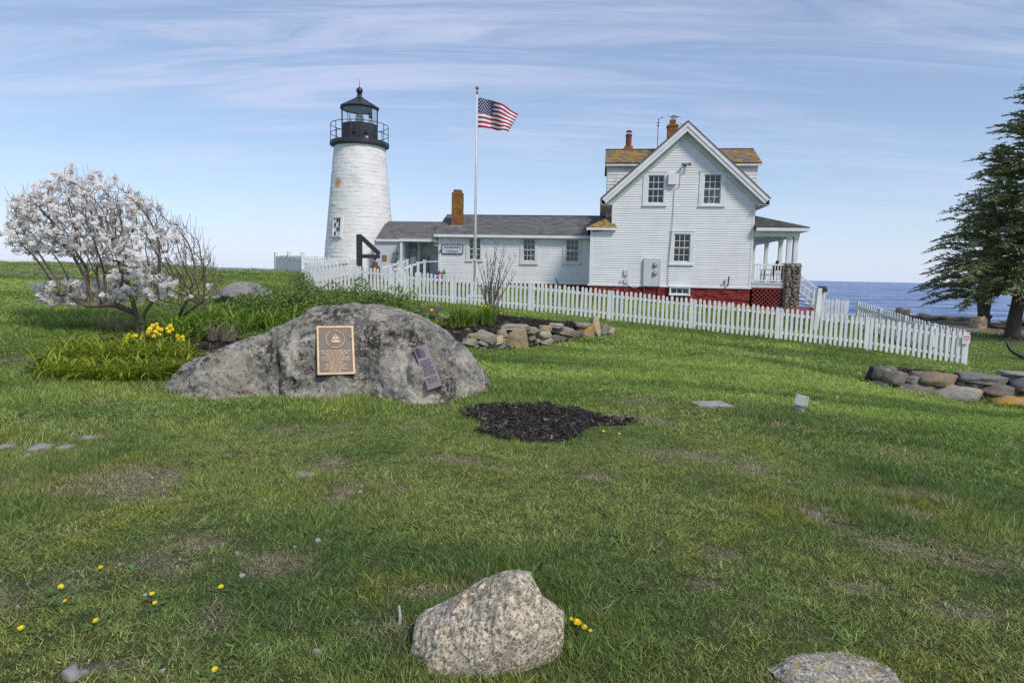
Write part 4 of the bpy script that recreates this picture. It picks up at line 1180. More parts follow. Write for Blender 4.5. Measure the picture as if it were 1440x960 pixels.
def text_mesh(s, size, name, extrude=.004):
    cu = bpy.data.curves.new(name, 'FONT'); cu.body = s; cu.size = size; cu.align_x = 'CENTER'; cu.align_y = 'CENTER'; cu.extrude = extrude; cu.resolution_u = 3
    o = bpy.data.objects.new(name, cu); COL.objects.link(o)
    dg = bpy.context.evaluated_depsgraph_get()
    me = bpy.data.meshes.new_from_object(o.evaluated_get(dg)); me.name = name
    bpy.data.objects.remove(o); bpy.data.curves.remove(cu)
    return me
def rounded(x0, x1, z0, z1, r, n=5):
    pts = []
    for cx, cz, a in ((x1 - r, z1 - r, 0), (x0 + r, z1 - r, 90), (x0 + r, z0 + r, 180), (x1 - r, z0 + r, 270)):
        for k in range(n + 1):
            t = rad(a + 90 * k / n); pts.append((cx + r * math.cos(t), cz + r * math.sin(t)))
    return pts
def build_sign():
    b = 1.95
    m_ink = simple('sign_navy', (.035, .045, .085), None, .6)
    T = thing('museum_sign', hw(-11.33, b, 2.58), "grey-white sign with rounded dark border lettered FISHERMEN'S MUSEUM on the wing wall", 'sign')
    MB().prism(rounded(-11.90, -10.76, 2.58, 3.07, .08), b - .03, b).build('border', m_ink, T, HM)
    MB().prism(rounded(-11.86, -10.80, 2.62, 3.03, .06), b - .036, b - .02).build('board', simple('sign_grey', (.58, .60, .64), (.50, .52, .56), .6), T, HM)
    for s, z, sz in (("FISHERMEN'S", 2.92, .155), ("MUSEUM", 2.71, .15)):
        me = text_mesh(s, sz, 'lettering')
        mw = HM @ Matrix.Translation((-11.33, b - .04, z)) @ Matrix.Rotation(math.pi / 2, 4, 'X')
        link_mesh('lettering', me, m_ink, T, mw)
    for x in (-11.62, -11.04): MB().box(x - .02, x + .02, b - .02, b, 3.07, 3.11).build('hanger', m_ink, T, HM)
    # small red and white notice by the doorway
    N = thing('notice_board', hw(-12.22, 2.1, 3.0), 'small square white notice with a red emblem beside the wing corner', 'notice')
    MB().box(-12.30, -12.14, 2.02, 2.05, 2.98, 3.24).build('board', m_white, N, HM)
    MB().lathe([(.06, 0), (.06, .006)], 16).build('emblem', simple('notice_red', (.5, .03, .04), None, .5), N, HM @ Matrix.Translation((-12.22, 2.018, 3.12)) @ Matrix.Rotation(math.pi / 2, 4, 'X'))
build_sign()

# ------------------------------------------------------------------ passage with recessed entry
def build_passage():
    T = thing('entry_passage', hw(-14, 4, 1.1), 'low grey-white passage with recessed entry joining the light tower and the museum wing', 'passage')
    b = 3.0; m_greyw = simple('painted_grey_white', (.62, .63, .65), (.55, .56, .58), .7, 2, bump=.2)
    MB().box(-15.9, -14.2, b, 7, .6, 3.3).box(-14.2, -12.1, b + 1.3, 7, .6, 3.3).build('wall', m_greyw, T, HM)
    MB().box(-12.60, -12.12, b + 1.24, b + 1.29, 1.55, 3.15).build('door', m_core, T, HM)
    MB().box(-14.3, -12.1, b - .6, b + 1.3, .6, 1.32).build('entry_floor', simple('entry_concrete', (.35, .35, .34), (.28, .28, .27), .8), T, HM)
    e0 = b - .12; ez, rz = 3.38, 4.47
    rf = MB(); slab(rf, (-15.75, e0, ez), (-12.1, e0, ez), (-15.85, 5.0, rz), (-12.1, 5.0, rz), .05); slab(rf, (-15.75, 7.2, ez), (-12.1, 7.2, ez), (-15.85, 5.0, rz), (-12.1, 5.0, rz), .05)
    slab(rf, (-14.33, b - .62, 3.36), (-12.26, b - .62, 3.36), (-14.33, e0 + .05, 3.46), (-12.26, e0 + .05, 3.46), .04)
    ro = rf.build('roof', m_shingle, T, HM)
    shingled('shingles', m_shingle, ro, HM, (-15.76, e0 - .02, ez), (-12.26, e0 - .02, ez), (-15.86, 5.0, rz + .003), (-12.26, 5.0, rz + .003))
    MB().box(-15.74, -14.34, e0 - .012, e0 + .02, 3.22, 3.36).box(-14.33, -12.26, b - .63, b - .60, 3.22, 3.35).build('fascia', m_white, T, HM)
    MB().box(-14.32, -12.2, b - .59, b + 1.29, 3.24, 3.26).build('soffit', m_trim, T, HM)
    for a, bb in ((-14.22, b - .52), (-13.66, b + .9)):
        MB().box(a - .055, a + .055, bb - .055, bb + .055, 1.3, 3.24).build('post', m_white, T, HM)
    ob = MB(); ob.box(-15.45, -15.20, b - .03, b - .002, 2.18, 2.50); ob.build('brown_plaque', simple('brown_wood', (.30, .18, .08), (.22, .12, .05), .7, 9), T, HM)
    mb = MB(); mb.box(-14.86, -14.58, b - .15, b - .002, 2.15, 2.38); mb.tube([(-14.82, b - .05, 2.38), (-14.82, b - .05, 2.66)], .02, 6); mb.tube([(-14.62, b - .05, 2.38), (-14.62, b - .05, 2.72)], .02, 6); mb.box(-14.68, -14.57, b - .1, b - .002, 2.56, 2.64)
    mb.build('meter_box', simple('dull_grey', (.28, .28, .29), (.2, .2, .2), .6), T, HM)
    wl_ = MB(); wl_.tube([(-14.62, b - .012, 2.7), (-14.60, b - .012, 3.2)], .012, 5); wl_.build('conduit', m_trim, T, HM)
    tk = MB(); tk.lathe([(.0, 2.05), (.18, 2.06), (.20, 2.10), (.20, 2.40), (.16, 2.46), (.0, 2.48)], 16, (-13.92, b + .7)); tk.build('water_heater_tank', m_white, T, HM, smooth=True)
    MB().box(-13.5, -13.2, b + 1.05, b + 1.28, 1.33, 2.5).build('grey_cupboard', simple('cupboard_grey', (.33, .34, .36), (.27, .28, .30), .7), T, HM)
build_passage()

# ------------------------------------------------------------------ lighthouse
def build_tower():
    cx, cy = -8.92, 37.5
    T = thing('lighthouse', (cx, cy, 1.0), 'white rubble-stone lighthouse tower with black iron lantern room and gallery', 'lighthouse')
    Z0, Z1, R0, R1 = .9, 8.68, 2.15, 1.42
    R = lambda z: R0 + (R1 - R0) * (z - Z0) / (Z1 - Z0)
    wwin = (-10.06, -9.50, 3.45, 4.48)       # window rect (x0,x1,z0,z1) on the camera side
    mb = MB(); mb.lathe([(R(z) - .013, z) for z in np.linspace(Z0 - .3, Z1, 12)], 64, (cx, cy)); mb.build('tower_core', m_tower, T, smooth=True)
    r = random.Random(11); stones = []
    z = Z0 - .1
    th_c = math.atan2(-cy, -cx)              # direction of the camera
    _wa = th_w = math.atan2(-math.sqrt(R(3.9) ** 2 - (-9.78 - cx) ** 2), -9.78 - cx)
    tw0, tw1 = th_w - .33 / R(3.9), th_w + .33 / R(3.9)
    while z < Z1 - .05:
        h = r.uniform(.17, .27); z1 = min(z + h, Z1 - .01)
        if Z1 - z1 < .1: z1 = Z1 - .01
        t = r.uniform(0, 1); end = t + 2 * math.pi
        while t < end - .02:
            w = r.uniform(.30, .72) / R(z)
            t1 = min(t + w, end)
            if end - t1 < .08: t1 = end
            a0_, a1_ = (t - tw0) % (2 * math.pi), (t1 - tw0) % (2 * math.pi); wd = tw1 - tw0
            if z1 > 3.40 and z < 4.56 and (a0_ < wd or a1_ < wd or a0_ > a1_):
                if a0_ > wd and t + (2 * math.pi - a0_) - t > .05: stones.append((t, t + 2 * math.pi - a0_, z, z1))     # piece before the window
                if a1_ > wd and a1_ - wd > .05 and a1_ < math.pi: stones.append((t1 - (a1_ - wd), t1, z, z1))            # piece after it
            else: stones.append((t, t1, z, z1))
            t = t1
        z = z1
    def stone(mb, t0, t1, za, zb):
        nu, nv = 5, 4; bul = r.uniform(-.002, .007) + (r.random() < .10) * .006; tilt = r.uniform(-.005, .005); tv = r.uniform(-.003, .003)
        vs = []; fs = []
        jz = [r.uniform(-.035, .035) for _ in range(4)]
        for j in range(nv + 1):
            for i in range(nu + 1):
                u, v = i / nu, j / nv
                e = min(u, 1 - u) * (t1 - t0) * R(za) ; e2 = min(v, 1 - v) * (zb - za)
                k = min(1, min(e, e2) / .05)
                rr = R(za) - .004 + (.004 + bul * (.6 + .4 * math.sin(math.pi * u))) * (k ** .6) + tilt * (u - .5) + tv * (v - .5)
                a = t0 + (t1 - t0) * u; zz = za + (zb - za) * v + (jz[0] * (1 - u) + jz[1] * u) * (1 - v) + (jz[2] * (1 - u) + jz[3] * u) * v
                rr += (R(zz) - R(za)) + .008 * mnoise.noise(Vector((a * 9, zz * 6, 2))) + .02 * mnoise.noise(Vector((a * 3.2, zz * 2.1, 7)))
                vs.append((cx + rr * math.cos(a), cy + rr * math.sin(a), zz))
        for j in range(nv):
            for i in range(nu): fs.append((j * (nu + 1) + i, j * (nu + 1) + i + 1, (j + 1) * (nu + 1) + i + 1, (j + 1) * (nu + 1) + i))
        mb.add(vs, fs)
    def facing(s):
        a = (s[0] + s[1]) / 2 - th_c; return math.cos(a) * (s[1] - s[0]) * (s[3] - s[2])
    vis = []
    rest = []
    for s in stones:
        a = (s[0] + s[1]) / 2; x = cx + R(s[2]) * math.cos(a); y = cy + R(s[2]) * math.sin(a)
        vis.append(s)
    vis.sort(key=lambda s: -facing(s) * (1 if s[3] > 2.2 else .2))
    rest = vis[295:]; vis = vis[:295]
    for s in vis:
        mb = MB(); stone(mb, *s); mb.build('stone', m_tower, T, smooth=True)
    mb = MB()
    for s in rest: stone(mb, *s)
    setp(mb.build('stones', m_tower, T, smooth=True), kind='stuff')
    # window: plastered reveal, frame and 8 panes
    wc = Vector(((wwin[0] + wwin[1]) / 2, 0, 0)); ang = math.atan2(wc.x - cx, 1.0)
    dx = wc.x - cx; rr = R(3.9); yy = cy - math.sqrt(rr * rr - dx * dx)
    yaw = math.asin(dx / rr)
    WM = Matrix.Translation((wc.x, yy, 3.9)) @ Matrix.Rotation(yaw, 4, 'Z') @ Matrix.Rotation(-math.atan(.094), 4, 'X') @ Matrix.Translation((0, 0, -3.9))
    rv = MB(); rv.box(-.35, -.29, -.012, .25, 3.38, 4.58); rv.box(.29, .35, -.012, .25, 3.38, 4.58); rv.box(-.29, .29, -.012, .25, 4.50, 4.58); rv.box(-.29, .29, -.05, .25, 3.38, 3.45)
    rv.build('window_surround', m_tower, T, WM)
    window(T, WM, (-.29, .29, 3.45, 4.50), (-.262, .262, 3.515, 4.475), -.045, 3, 2, 0, m_trim, st=.022, mt=.009)
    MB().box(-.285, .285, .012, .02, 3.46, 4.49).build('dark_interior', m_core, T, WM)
    # gallery
    g = MB(); g.lathe([(1.40, 8.60), (1.46, 8.58), (1.62, 8.66), (1.66, 8.68), (1.66, 8.86), (1.62, 8.88), (1.0, 8.88)], 48, (cx, cy)); g.build('gallery_deck', m_black, T)
    for zz in (9.32, 9.82):
        ring = [(cx + 1.6 * math.cos(k * 2 * math.pi / 40), cy + 1.6 * math.sin(k * 2 * math.pi / 40), zz) for k in range(41)]
        MB().tube(ring, .020, 6, False).build('gallery_rail', m_black, T)
    for k in range(10):
        t = k * 2 * math.pi / 10 + .25
        MB().tube([(cx + 1.6 * math.cos(t), cy + 1.6 * math.sin(t), 8.87), (cx + 1.6 * math.cos(t), cy + 1.6 * math.sin(t), 9.83)], .020, 6).build('gallery_post', m_black, T)
    # lantern room: octagon, one edge turned a little left of the camera
    ph = th_c + rad(5); N = 10; RO = 1.03
    N = 10
    def ocp(k, r, z, add=0): t = ph + (k + add) * 2 * math.pi / N; return Vector((cx + r * math.cos(t), cy + r * math.sin(t), z))
    zb, zg, zt = 8.88, 9.80, 10.75
    for k in range(N):
        a, b = ocp(k, RO, zb), ocp(k + 1, RO, zb); up = Vector((0, 0, zg - zb)); inn = (Vector((cx, cy, zb)) - (a + b) / 2).normalized() * .05
        MB().add([a, b, b + up, a + up, a + inn, b + inn, b + inn + up, a + inn + up], [(0, 1, 2, 3), (7, 6, 5, 4), (0, 4, 5, 1), (3, 2, 6, 7), (0, 3, 7, 4), (1, 5, 6, 2)]).build('lantern_panel', m_black, T)
        # vertical seams and studs
        rib = MB()
        for q in (.25, .5, .75):
            p = a.lerp(b, q) - inn * .15; rib.box(p.x - .012, p.x + .012, p.y - .012, p.y + .012, zb + .06, zg - .05)
        rib.build('panel_seam', m_black, T)
        # glass above
        a, b = ocp(k, RO - .03, zg), ocp(k + 1, RO - .03, zg); up = Vector((0, 0, zt - zg))
        MB().add([a, b, b + up, a + up], [(0, 1, 2, 3)]).build('lantern_pane', m_lglass, T)
        p = ocp(k, RO - .01, zg); MB().tube([p, p + up], .020, 6).build('mullion', m_black, T)
        MB().bar(ocp(k, RO - .01, zg + .02), ocp(k + 1, RO - .01, zg + .02), .05, .05).build('glazing_bar', m_black, T)
        MB().bar(ocp(k, RO - .01, zt - .04), ocp(k + 1, RO - .01, zt - .02), .05, .07).build('glazing_bar', m_black, T)
    rf = MB()
    for k in range(N):
        a, b = ocp(k, 1.12, zt), ocp(k + 1, 1.12, zt); a2, b2 = ocp(k, .16, 11.30), ocp(k + 1, .16, 11.30)
        d = Vector((0, 0, .06)); c0, c1 = ocp(k, .9, zt + .02), ocp(k + 1, .9, zt + .02)
        MB().add([a, b, b + d, a + d, a2 + d, b2 + d, c0, c1], [(0, 1, 2, 3), (3, 2, 5, 4), (0, 6, 7, 1)]).build('roof_panel', m_lantern_roof, T)
        MB().tube([a + d, a2 + d], .018, 5).build('roof_seam', m_lantern_roof, T)
    nk = MB(); nk.lathe([(.24, 11.28), (.24, 11.36), (.15, 11.40), (.12, 11.50), (.15, 11.52), (.15, 11.55), (.10, 11.58)], 16, (cx, cy)); nk.build('vent_neck', m_lantern_roof, T, smooth=False)
    bl = MB(); bl.lathe([(max(.01, .19 * math.sin(t)), 11.75 - .19 * math.cos(t)) for t in np.linspace(.1, 3.1, 10)], 18, (cx, cy)); bl.build('vent_ball', m_lantern_roof, T, smooth=True)
    MB().tube([(cx, cy, 11.92), (cx, cy, 12.42)], [.022, .006], 5).build('lightning_rod', m_black, T)
    ln = MB(); ln.lathe([(.10, 9.3), (.10, 9.86), (.20, 9.90), (.24, 10.0), (.26, 10.15), (.24, 10.30), (.18, 10.42), (.08, 10.48)], 16, (cx, cy)); ln.build('lens', m_lens, T, smooth=True)
    cl = MB(); cl.lathe([(.98, zt - .0), (.98, zt - .02)], 8, (cx, cy), ph=ph); cl.build('lantern_ceiling', simple('lantern_ceiling_grey', (.78, .80, .80), None, .6), T)
    # small vents in the lantern wall
    for q in (-.32, .36):
        t = th_c + q; p = Vector((cx + 1.04 * math.cos(t), cy + 1.04 * math.sin(t), 9.3))
        MB().obox(p, Vector((-math.sin(t), math.cos(t), 0)) * .09, Vector((math.cos(t), math.sin(t), 0)) * .06, (0, 0, .03)).build('vent_hood', m_black, T)
    lamp = MB(); t = th_c + .36
    for s in (-.05, .05):
        p = Vector((cx + 1.06 * math.cos(t), cy + 1.06 * math.sin(t), 9.02)) + Vector((-math.sin(t), math.cos(t), 0)) * s
        lamp.lathe([(.03, 8.92), (.035, 9.0), (.03, 9.10)], 8, (p.x, p.y))
    lamp.build('white_beacon', m_white, T)
build_tower()

# ------------------------------------------------------------------ picket fences
def picket_mesh(h, w=.086):
    mb = MB(); mb.prism([(-w / 2, 0), (w / 2, 0), (w / 2, h - .045), (w * .28, h - .012), (0, h), (-w * .28, h - .012), (-w / 2, h - .045)], -.011, .011)
    me = mb.mesh('picket'); mb.fixn(me); return me
PK = [picket_mesh(1.0), picket_mesh(1.012), picket_mesh(.99)]
for p_ in PK: p_.materials.append(m_fence)
def fence(label, pts, H=1.07, gap=.155, posts=True, side=-1, post_w=.095, post_h=None, group=None, first_post=True, back=False, grade=None):
    """pts = plan polyline of post positions (x,y); grade = fixed post base heights"""
    zb = grade or [gz(*p) for p in pts]
    T = thing('picket_fence', (pts[0][0], pts[0][1], zb[0]), label, 'fence', group)
    for i, p in enumerate(pts):
        if i == 0 and not first_post: continue
        ph = post_h or H - .06
        d = Vector((pts[min(i + 1, len(pts) - 1)][0] - pts[max(i - 1, 0)][0], pts[min(i + 1, len(pts) - 1)][1] - pts[max(i - 1, 0)][1], 0)).normalized()
        M = Matrix.Translation((p[0], p[1], zb[i])) @ Matrix.Rotation(math.atan2(d.y, d.x) + random.uniform(-.02, .02), 4, 'Z')
        w = post_w / 2
        mb = MB(); mb.box(-w, w, -w, w, -.3, ph); mb.box(-w - .012, w + .012, -w - .012, w + .012, ph, ph + .03)
        mb.build('post', m_fence, T, M)
    for i in range(len(pts) - 1):
        a = Vector((*pts[i], zb[i])); b = Vector((*pts[i + 1], zb[i + 1])); d = b - a; L = Vector((d.x, d.y, 0)).length
        nrm = Vector((d.y, -d.x, 0)).normalized() * (-side)      # pickets on the camera side
        if nrm.y > 0 and not back: nrm = -nrm
        for hz in (.24, .80):
            MB().bar(a + Vector((0, 0, hz * H)) + nrm * .02, b + Vector((0, 0, hz * H)) + nrm * .02, .035, .085).build('rail', m_fence, T)
        n = max(1, round(L / gap)); ang = math.atan2(d.y, d.x)
        for k in range(n):
            t = (k + .5) / n
            p = a.lerp(b, t) + nrm * .052; zg = p.z
            M = Matrix.Translation((p.x, p.y, zg + .045 + random.uniform(-.008, .008))) @ Matrix.Rotation(ang, 4, 'Z') @ Matrix.Rotation(random.gauss(0, .013), 4, 'Y') @ Matrix.Diagonal((random.uniform(.94, 1.05), 1, (H - .045) * random.uniform(.985, 1.012), 1))
            link_mesh('picket', random.choice(PK), m_fence, T, M)
    return T
def pxY(px, Y): return (at(px, 450, Y).x, Y)
# front run: posts at surveyed places, bases on the lawn
FR = [(431, 408, 24.8), (505, 414, 24.45), (572, 422.5, 24.0), (638, 428.5, 23.55), (747, 439, 22.9), (858, 451, 22.3), (973, 464.5, 21.65), (1094, 478, 21.0), (1219, 492.5, 20.5), (1356, 514, 20.0)]
fp_ = [at(*q) for q in FR]
front = fence('long white picket fence running across the lawn in front of the house', [(p.x, p.y) for p in fp_], H=1.08, grade=[p.z for p in fp_])
FC = fp_[-1]; FL = fp_[0]
# side run on the right going back towards the steps
rs = [FC + (Vector((14.15, 26.3, .0)) - FC) * t for t in (0, .25, .5, .75, 1)]
rs = [(p.x + .06, p.y + .08) for p in rs]
zr = [at(1356, 514, 20).z + .02, -.82, -.66, -.48, -.28]
fence('white picket fence running back from the right-hand corner towards the sea', rs, H=1.08, grade=zr, first_post=False)
# panel beyond the gate gap
pa, pb = at(1189, 455, 26.6), at(1153, 455, 26.9)
fence('short white picket panel beyond the gate gap near the porch steps', [(pb.x, pb.y), (pa.x, pa.y)], H=1.02, gap=.115, grade=[pb.z + .02, pa.z], post_w=.13)
# left side run going back to the tower
ls = [(FL.x, FL.y), (-8.05, 27.2), (-8.15, 29.8), (-8.3, 32.4)]
fence('white picket fence running back from the left-hand corner to the tower', ls, H=1.08, grade=[FL.z + .01, .93, 1.05, 1.15], first_post=False)
fence('white picket fence climbing the rise left of the tower', [(-14.75, 40.0), (-13.3, 38.2), (-11.25, 34.4)], H=1.05, gap=.14, post_w=.17, post_h=1.20)
fence('white picket fence joining the rise to the front of the tower', [(-11.25, 34.4), (-9.6, 34.2), (-8.1, 34.0)], H=1.08, first_post=False, gap=.15)
# fence corner notice
nb = MB(); M_ = Matrix.Translation((FC.x - .09, FC.y - .10, FC.z)) @ Matrix.Rotation(math.atan2(fp_[-1].y - fp_[-2].y, fp_[-1].x - fp_[-2].x), 4, 'Z')
N_ = thing('fence_notice', (FC.x - .09, FC.y - .10, FC.z + .7), 'small white notice with pink lettering on the end picket of the front fence', 'notice')
nb.box(-.11, .11, -.012, -.002, .70, .98).build('board', m_white, N_, M_)
for k, w in enumerate((.085, .09, .06)):
    MB().box(-w, w, -.016, -.012, .93 - k * .055 - .02, .93 - k * .055 + (.02 if k < 1 else .008)).build('lettering', simple('pink_ink', (.55, .22, .30), None, .6), N_, M_)

# ------------------------------------------------------------------ flagpole and flag
def build_flag():
    b = at(667, 416, 27); px, py = b.x, 27.0; g = gz(px, py)
    T = thing('flagpole', (px, py, g), 'tall white flagpole with a gold ball standing before the museum wing', 'flagpole')
    MB().tube([(px, py, g + .1), (px, py, 5.5), (px, py, 9.0)], [.055, .048, .028], 12).build('pole', m_white, T, smooth=True)
    bl = MB(); bl.lathe([(max(.005, .075 * math.sin(t)), 9.12 - .075 * math.cos(t)) for t in np.linspace(.1, 3.1, 8)], 12, (px, py)); bl.lathe([(.035, 8.86), (.04, 8.98), (.03, 9.05)], 10, (px, py))
    bl.build('ball', simple('gilt', (.38, .30, .13), (.28, .22, .1), .45, 8, metal=.4), T, smooth=True)
    for s in (-1, 1): MB().box(px + s * .075 - .022, px + s * .075 + .022, py - .06, py + .06, g - .2, g + 1.55).build('support_post', m_white, T)
    MB().box(px - .32, px + .32, py - .3, py + .3, g - .15, g + .07).build('base_block', m_white, T)
    MB().tube([(px + .06, py - .05, 1.9), (px + .052, py - .055, 5), (px + .04, py - .04, 8.9)], .006, 4).build('halyard', m_trim, T)
    MB().box(px - .05, px + .05, py - .09, py - .05, 2.15, 2.2).build('cleat', m_trim, T)
    F = thing('american_flag', (px + .06, py, 7.5), 'red, white and blue American flag streaming from the flagpole', 'flag')
    def S(s, t):     # s along fly, t from top (0) to bottom (1)
        top = Vector((px + .05 + 1.62 * s + .03 * s * s, 0, 8.76 - .28 * s - .36 * s ** 2.2))
        bot = Vector((px + .05 + 1.26 * s, 0, 7.55 - .02 * s - .14 * s ** 2))
        p = top.lerp(bot, t)
        w = min(1, s * 3)
        p.y = py + .16 * w * math.sin(s * 8.5 - 2.2 * t) + .05 * w * math.sin(s * 17 + 3 * t)
        p.z += .030 * w * math.sin(s * 9.5 - 1.0 - t) * (.4 + .6 * t)
        return p
    m_r = simple('flag_red', (.36, .015, .035), (.31, .012, .03), .8, 6); m_w = simple('flag_white', (.78, .78, .80), None, .8); m_b = simple('flag_blue', (.025, .04, .115), (.03, .05, .14), .8, 6)
    n = 40
    for k in range(13):
        t0, t1 = k / 13, (k + 1) / 13; s0 = .40 if k < 7 else 0
        mb = MB(); vs = []; fs = []
        for i in range(n + 1):
            s = s0 + (1 - s0) * i / n
            vs += [S(s, t0), S(s, (t0 + t1) / 2), S(s, t1)]
            if i:
                o = 3 * i - 3
                fs += [(o, o + 3, o + 4, o + 1), (o + 1, o + 4, o + 5, o + 2)]
        mb.add(vs, fs)
        mb.build('stripe', m_r if k % 2 == 0 else m_w, F, smooth=True)
    mb = MB(); vs = []; fs = []; nt = 14
    for i in range(17):
        for j in range(nt + 1): vs.append(S(.40 * i / 16, 7 / 13 * j / nt))
    for i in range(16):
        for j in range(nt): a = i * (nt + 1) + j; fs.append((a, a + nt + 1, a + nt + 2, a + 1))
    C = mb.add(vs, fs).build('canton', m_b, F, smooth=True)
    st = MB()
    for row in range(9):
        for q in range(6 if row % 2 == 0 else 5):
            s = .40 * (q + (.5 if row % 2 == 0 else 1.0)) / 6; t = 7 / 13 * (row + .5) / 9 + .003
            for sy in (-1, 1):
                pts = []
                for k in range(10):
                    rr = (.032 if k % 2 == 0 else .0125); a = math.pi / 2 + k * math.pi / 5
                    p = S(s + rr * math.cos(a) / 1.62, t - rr * math.sin(a) / 1.2); p.y += sy * .006; pts.append(p)
                o = S(s, t); o.y += sy * .006
                st.add([o] + pts, [(0, 1 + k, 1 + (k + 1) % 10) for k in range(10)])
    setp(st.build('stars', m_w, C), kind='stuff')
build_flag()

# ------------------------------------------------------------------ fog bell on its timber bracket
def build_bell():
    x, y = -6.22, 26.0; g = gz(x, y)
    T = thing('bell_frame', (x, y, g), 'dark timber post with diagonal bracket arm behind the picket fence', 'bell frame')
    m_t = simple('dark_tarred_timber', (.030, .032, .038), (.05, .052, .058), .6, 6, bump=.3, bscale=20)
    MB().box(x - .10, x + .10, y - .10, y + .10, g - .3, 3.07).build('post', m_t, T)
    MB().box(x + .103, x + .82, y - .07, y + .07, 2.13, 2.28).build('arm', m_t, T)
    MB().bar((x + .10, y, 2.95), (x + .80, y, 2.31), .13, .17).build('brace', m_t, T)
    MB().box(x - .2, x + .2, y - .2, y + .2, g - .1, g + .06).build('footing', simple('footing_concrete', (.34, .33, .31), (.26, .25, .24), .9), T)
    B = thing('fog_bell', (x + .63, y, 1.5), 'rusty bronze fog bell hanging from the timber arm', 'bell')
    m_br = simple('rusted_bronze', (.16, .075, .03), (.07, .045, .03), .65, 7, metal=.3)
    bx = x + .63
    b = MB(); prof = [(.075, 1.99), (.10, 1.98), (.105, 1.86), (.16, 1.83), (.20, 1.76), (.225, 1.62), (.25, 1.48), (.31, 1.36), (.36, 1.31), (.34, 1.30), (.27, 1.36), (.2, 1.5)]
    b.lathe(prof, 24, (bx, y)); b.build('bell_body', m_br, B, smooth=True)
    MB().tube([(bx, y, 1.97), (bx, y, 2.13)], .022, 6).box(bx - .05, bx + .05, y - .05, y + .05, 2.08, 2.129).build('hanger', m_black, B)
    MB().tube([(bx, y, 1.7), (bx, y, 1.34), (bx, y, 1.26)], [.02, .035, .06], 8).build('clapper', m_black, B)
build_bell()

# ------------------------------------------------------------------ ramp handrails to the entry
def build_rails():
    T = thing('ramp_handrail', hw(-14, 1, 1.1), 'white pipe handrails beside the ramp climbing to the museum entry', 'handrail')
    def run(pts, z_drop):
        for p in pts:
            g = gz(p.x, p.y)
            MB().box(p.x - .055, p.x + .055, p.y - .055, p.y + .055, g - .2, p.z + .04).box(p.x - .075, p.x + .075, p.y - .075, p.y + .075, p.z + .04, p.z + .09).build('post', m_white, T)
        for a, b in zip(pts[:-1], pts[1:]): MB().bar(a, b, .06, .07).build('rail', m_white, T)
    p = [at(597, 368, 31.0), at(588, 370.5, 30.5), at(578.5, 374, 30.0), at(566, 378, 29.5)]
    run(p, 0)
    MB().bar(p[0], at(615, 367.5, 32.2), .05, .06).build('rail', m_white, T); MB().bar(p[-1], at(553, 378.5, 29.3), .05, .06).build('rail', m_white, T)
    q = [at(573, 367, 32.0), at(561, 370, 31.4), at(549.5, 373.5, 30.8)]
    run(q, 0); MB().bar(q[-1], at(537, 377, 30.2), .05, .06).build('rail', m_white, T)
    # ramp deck
    rp = MB(); a0, a1, b0, b1 = at(597, 390, 31.0), at(566, 398, 29.5), at(573, 392, 32.2), at(545, 398, 30.7)
    vs = [Vector((a0.x, a0.y, 1.32)), Vector((a1.x, a1.y, .95)), Vector((b1.x, b1.y, .95)), Vector((b0.x, b0.y, 1.32))]
    rp.add(vs + [v - Vector((0, 0, .12)) for v in vs], [(0, 1, 2, 3), (7, 6, 5, 4), (0, 4, 5, 1), (1, 5, 6, 2), (2, 6, 7, 3), (3, 7, 4, 0)])
    rp.build('ramp_deck', simple('ramp_blue_grey', (.30, .34, .42), (.25, .28, .36), .7), T)
build_rails()

# painted buoys by the entry corner
def buoy(x, y, z, col, lab, tilt):
    m = simple('buoy_' + lab.split()[1], col, tuple(c * .8 for c in col), .5, 6)
    T = thing('lobster_buoy', (x, y, z), lab, 'buoy', 'painted buoys by the museum entry')
    M = Matrix.Translation((x, y, z)) @ Matrix.Rotation(tilt, 4, 'Y')
    b = MB(); b.lathe([(.05, .0), (.085, .02), (.09, .10), (.085, .22), (.05, .32), (.02, .34)], 14); b.build('float', m, T, M, smooth=True)
    b = MB(); b.lathe([(.0915, .10), (.0915, .15)], 14); b.build('band', m_white, T, M)
    MB().tube([(0, 0, .33), (0, 0, .48)], .014, 6).build('spindle', simple('buoy_wood', (.4, .3, .18)), T, M)
for k, (px, c, n) in enumerate(((614, (.02, .09, .32), 'small blue buoy leaning at the museum entry corner'), (619.5, (.42, .03, .05), 'small red buoy beside the museum entry corner'), (622.5, (.65, .14, .03), 'small orange buoy by the museum wing wall'), (625, (.03, .22, .08), 'small green buoy by the museum wing wall'))):
    p = at(px, 400, 33.2 - k * .05)
    g = gz(p.x, p.y); zc = at(px, 390 if k else 391, p.y).z
    st_ = thing('buoy_stand', (p.x, p.y, g), 'thin dark stake holding the %s buoy by the museum entry' % n.split()[1], 'stake', 'buoy stakes by the museum entry')
    MB().tube([(p.x, p.y, g - .1), (p.x, p.y, zc)], .018, 6).build('stake', m_black, st_)
    MB().box(p.x - .05, p.x + .05, p.y - .05, p.y + .05, zc - .03, zc - .002).build('rest', m_black, st_)
    buoy(p.x, p.y, zc, c, n, (.15, -.2, .1, -.05)[k])

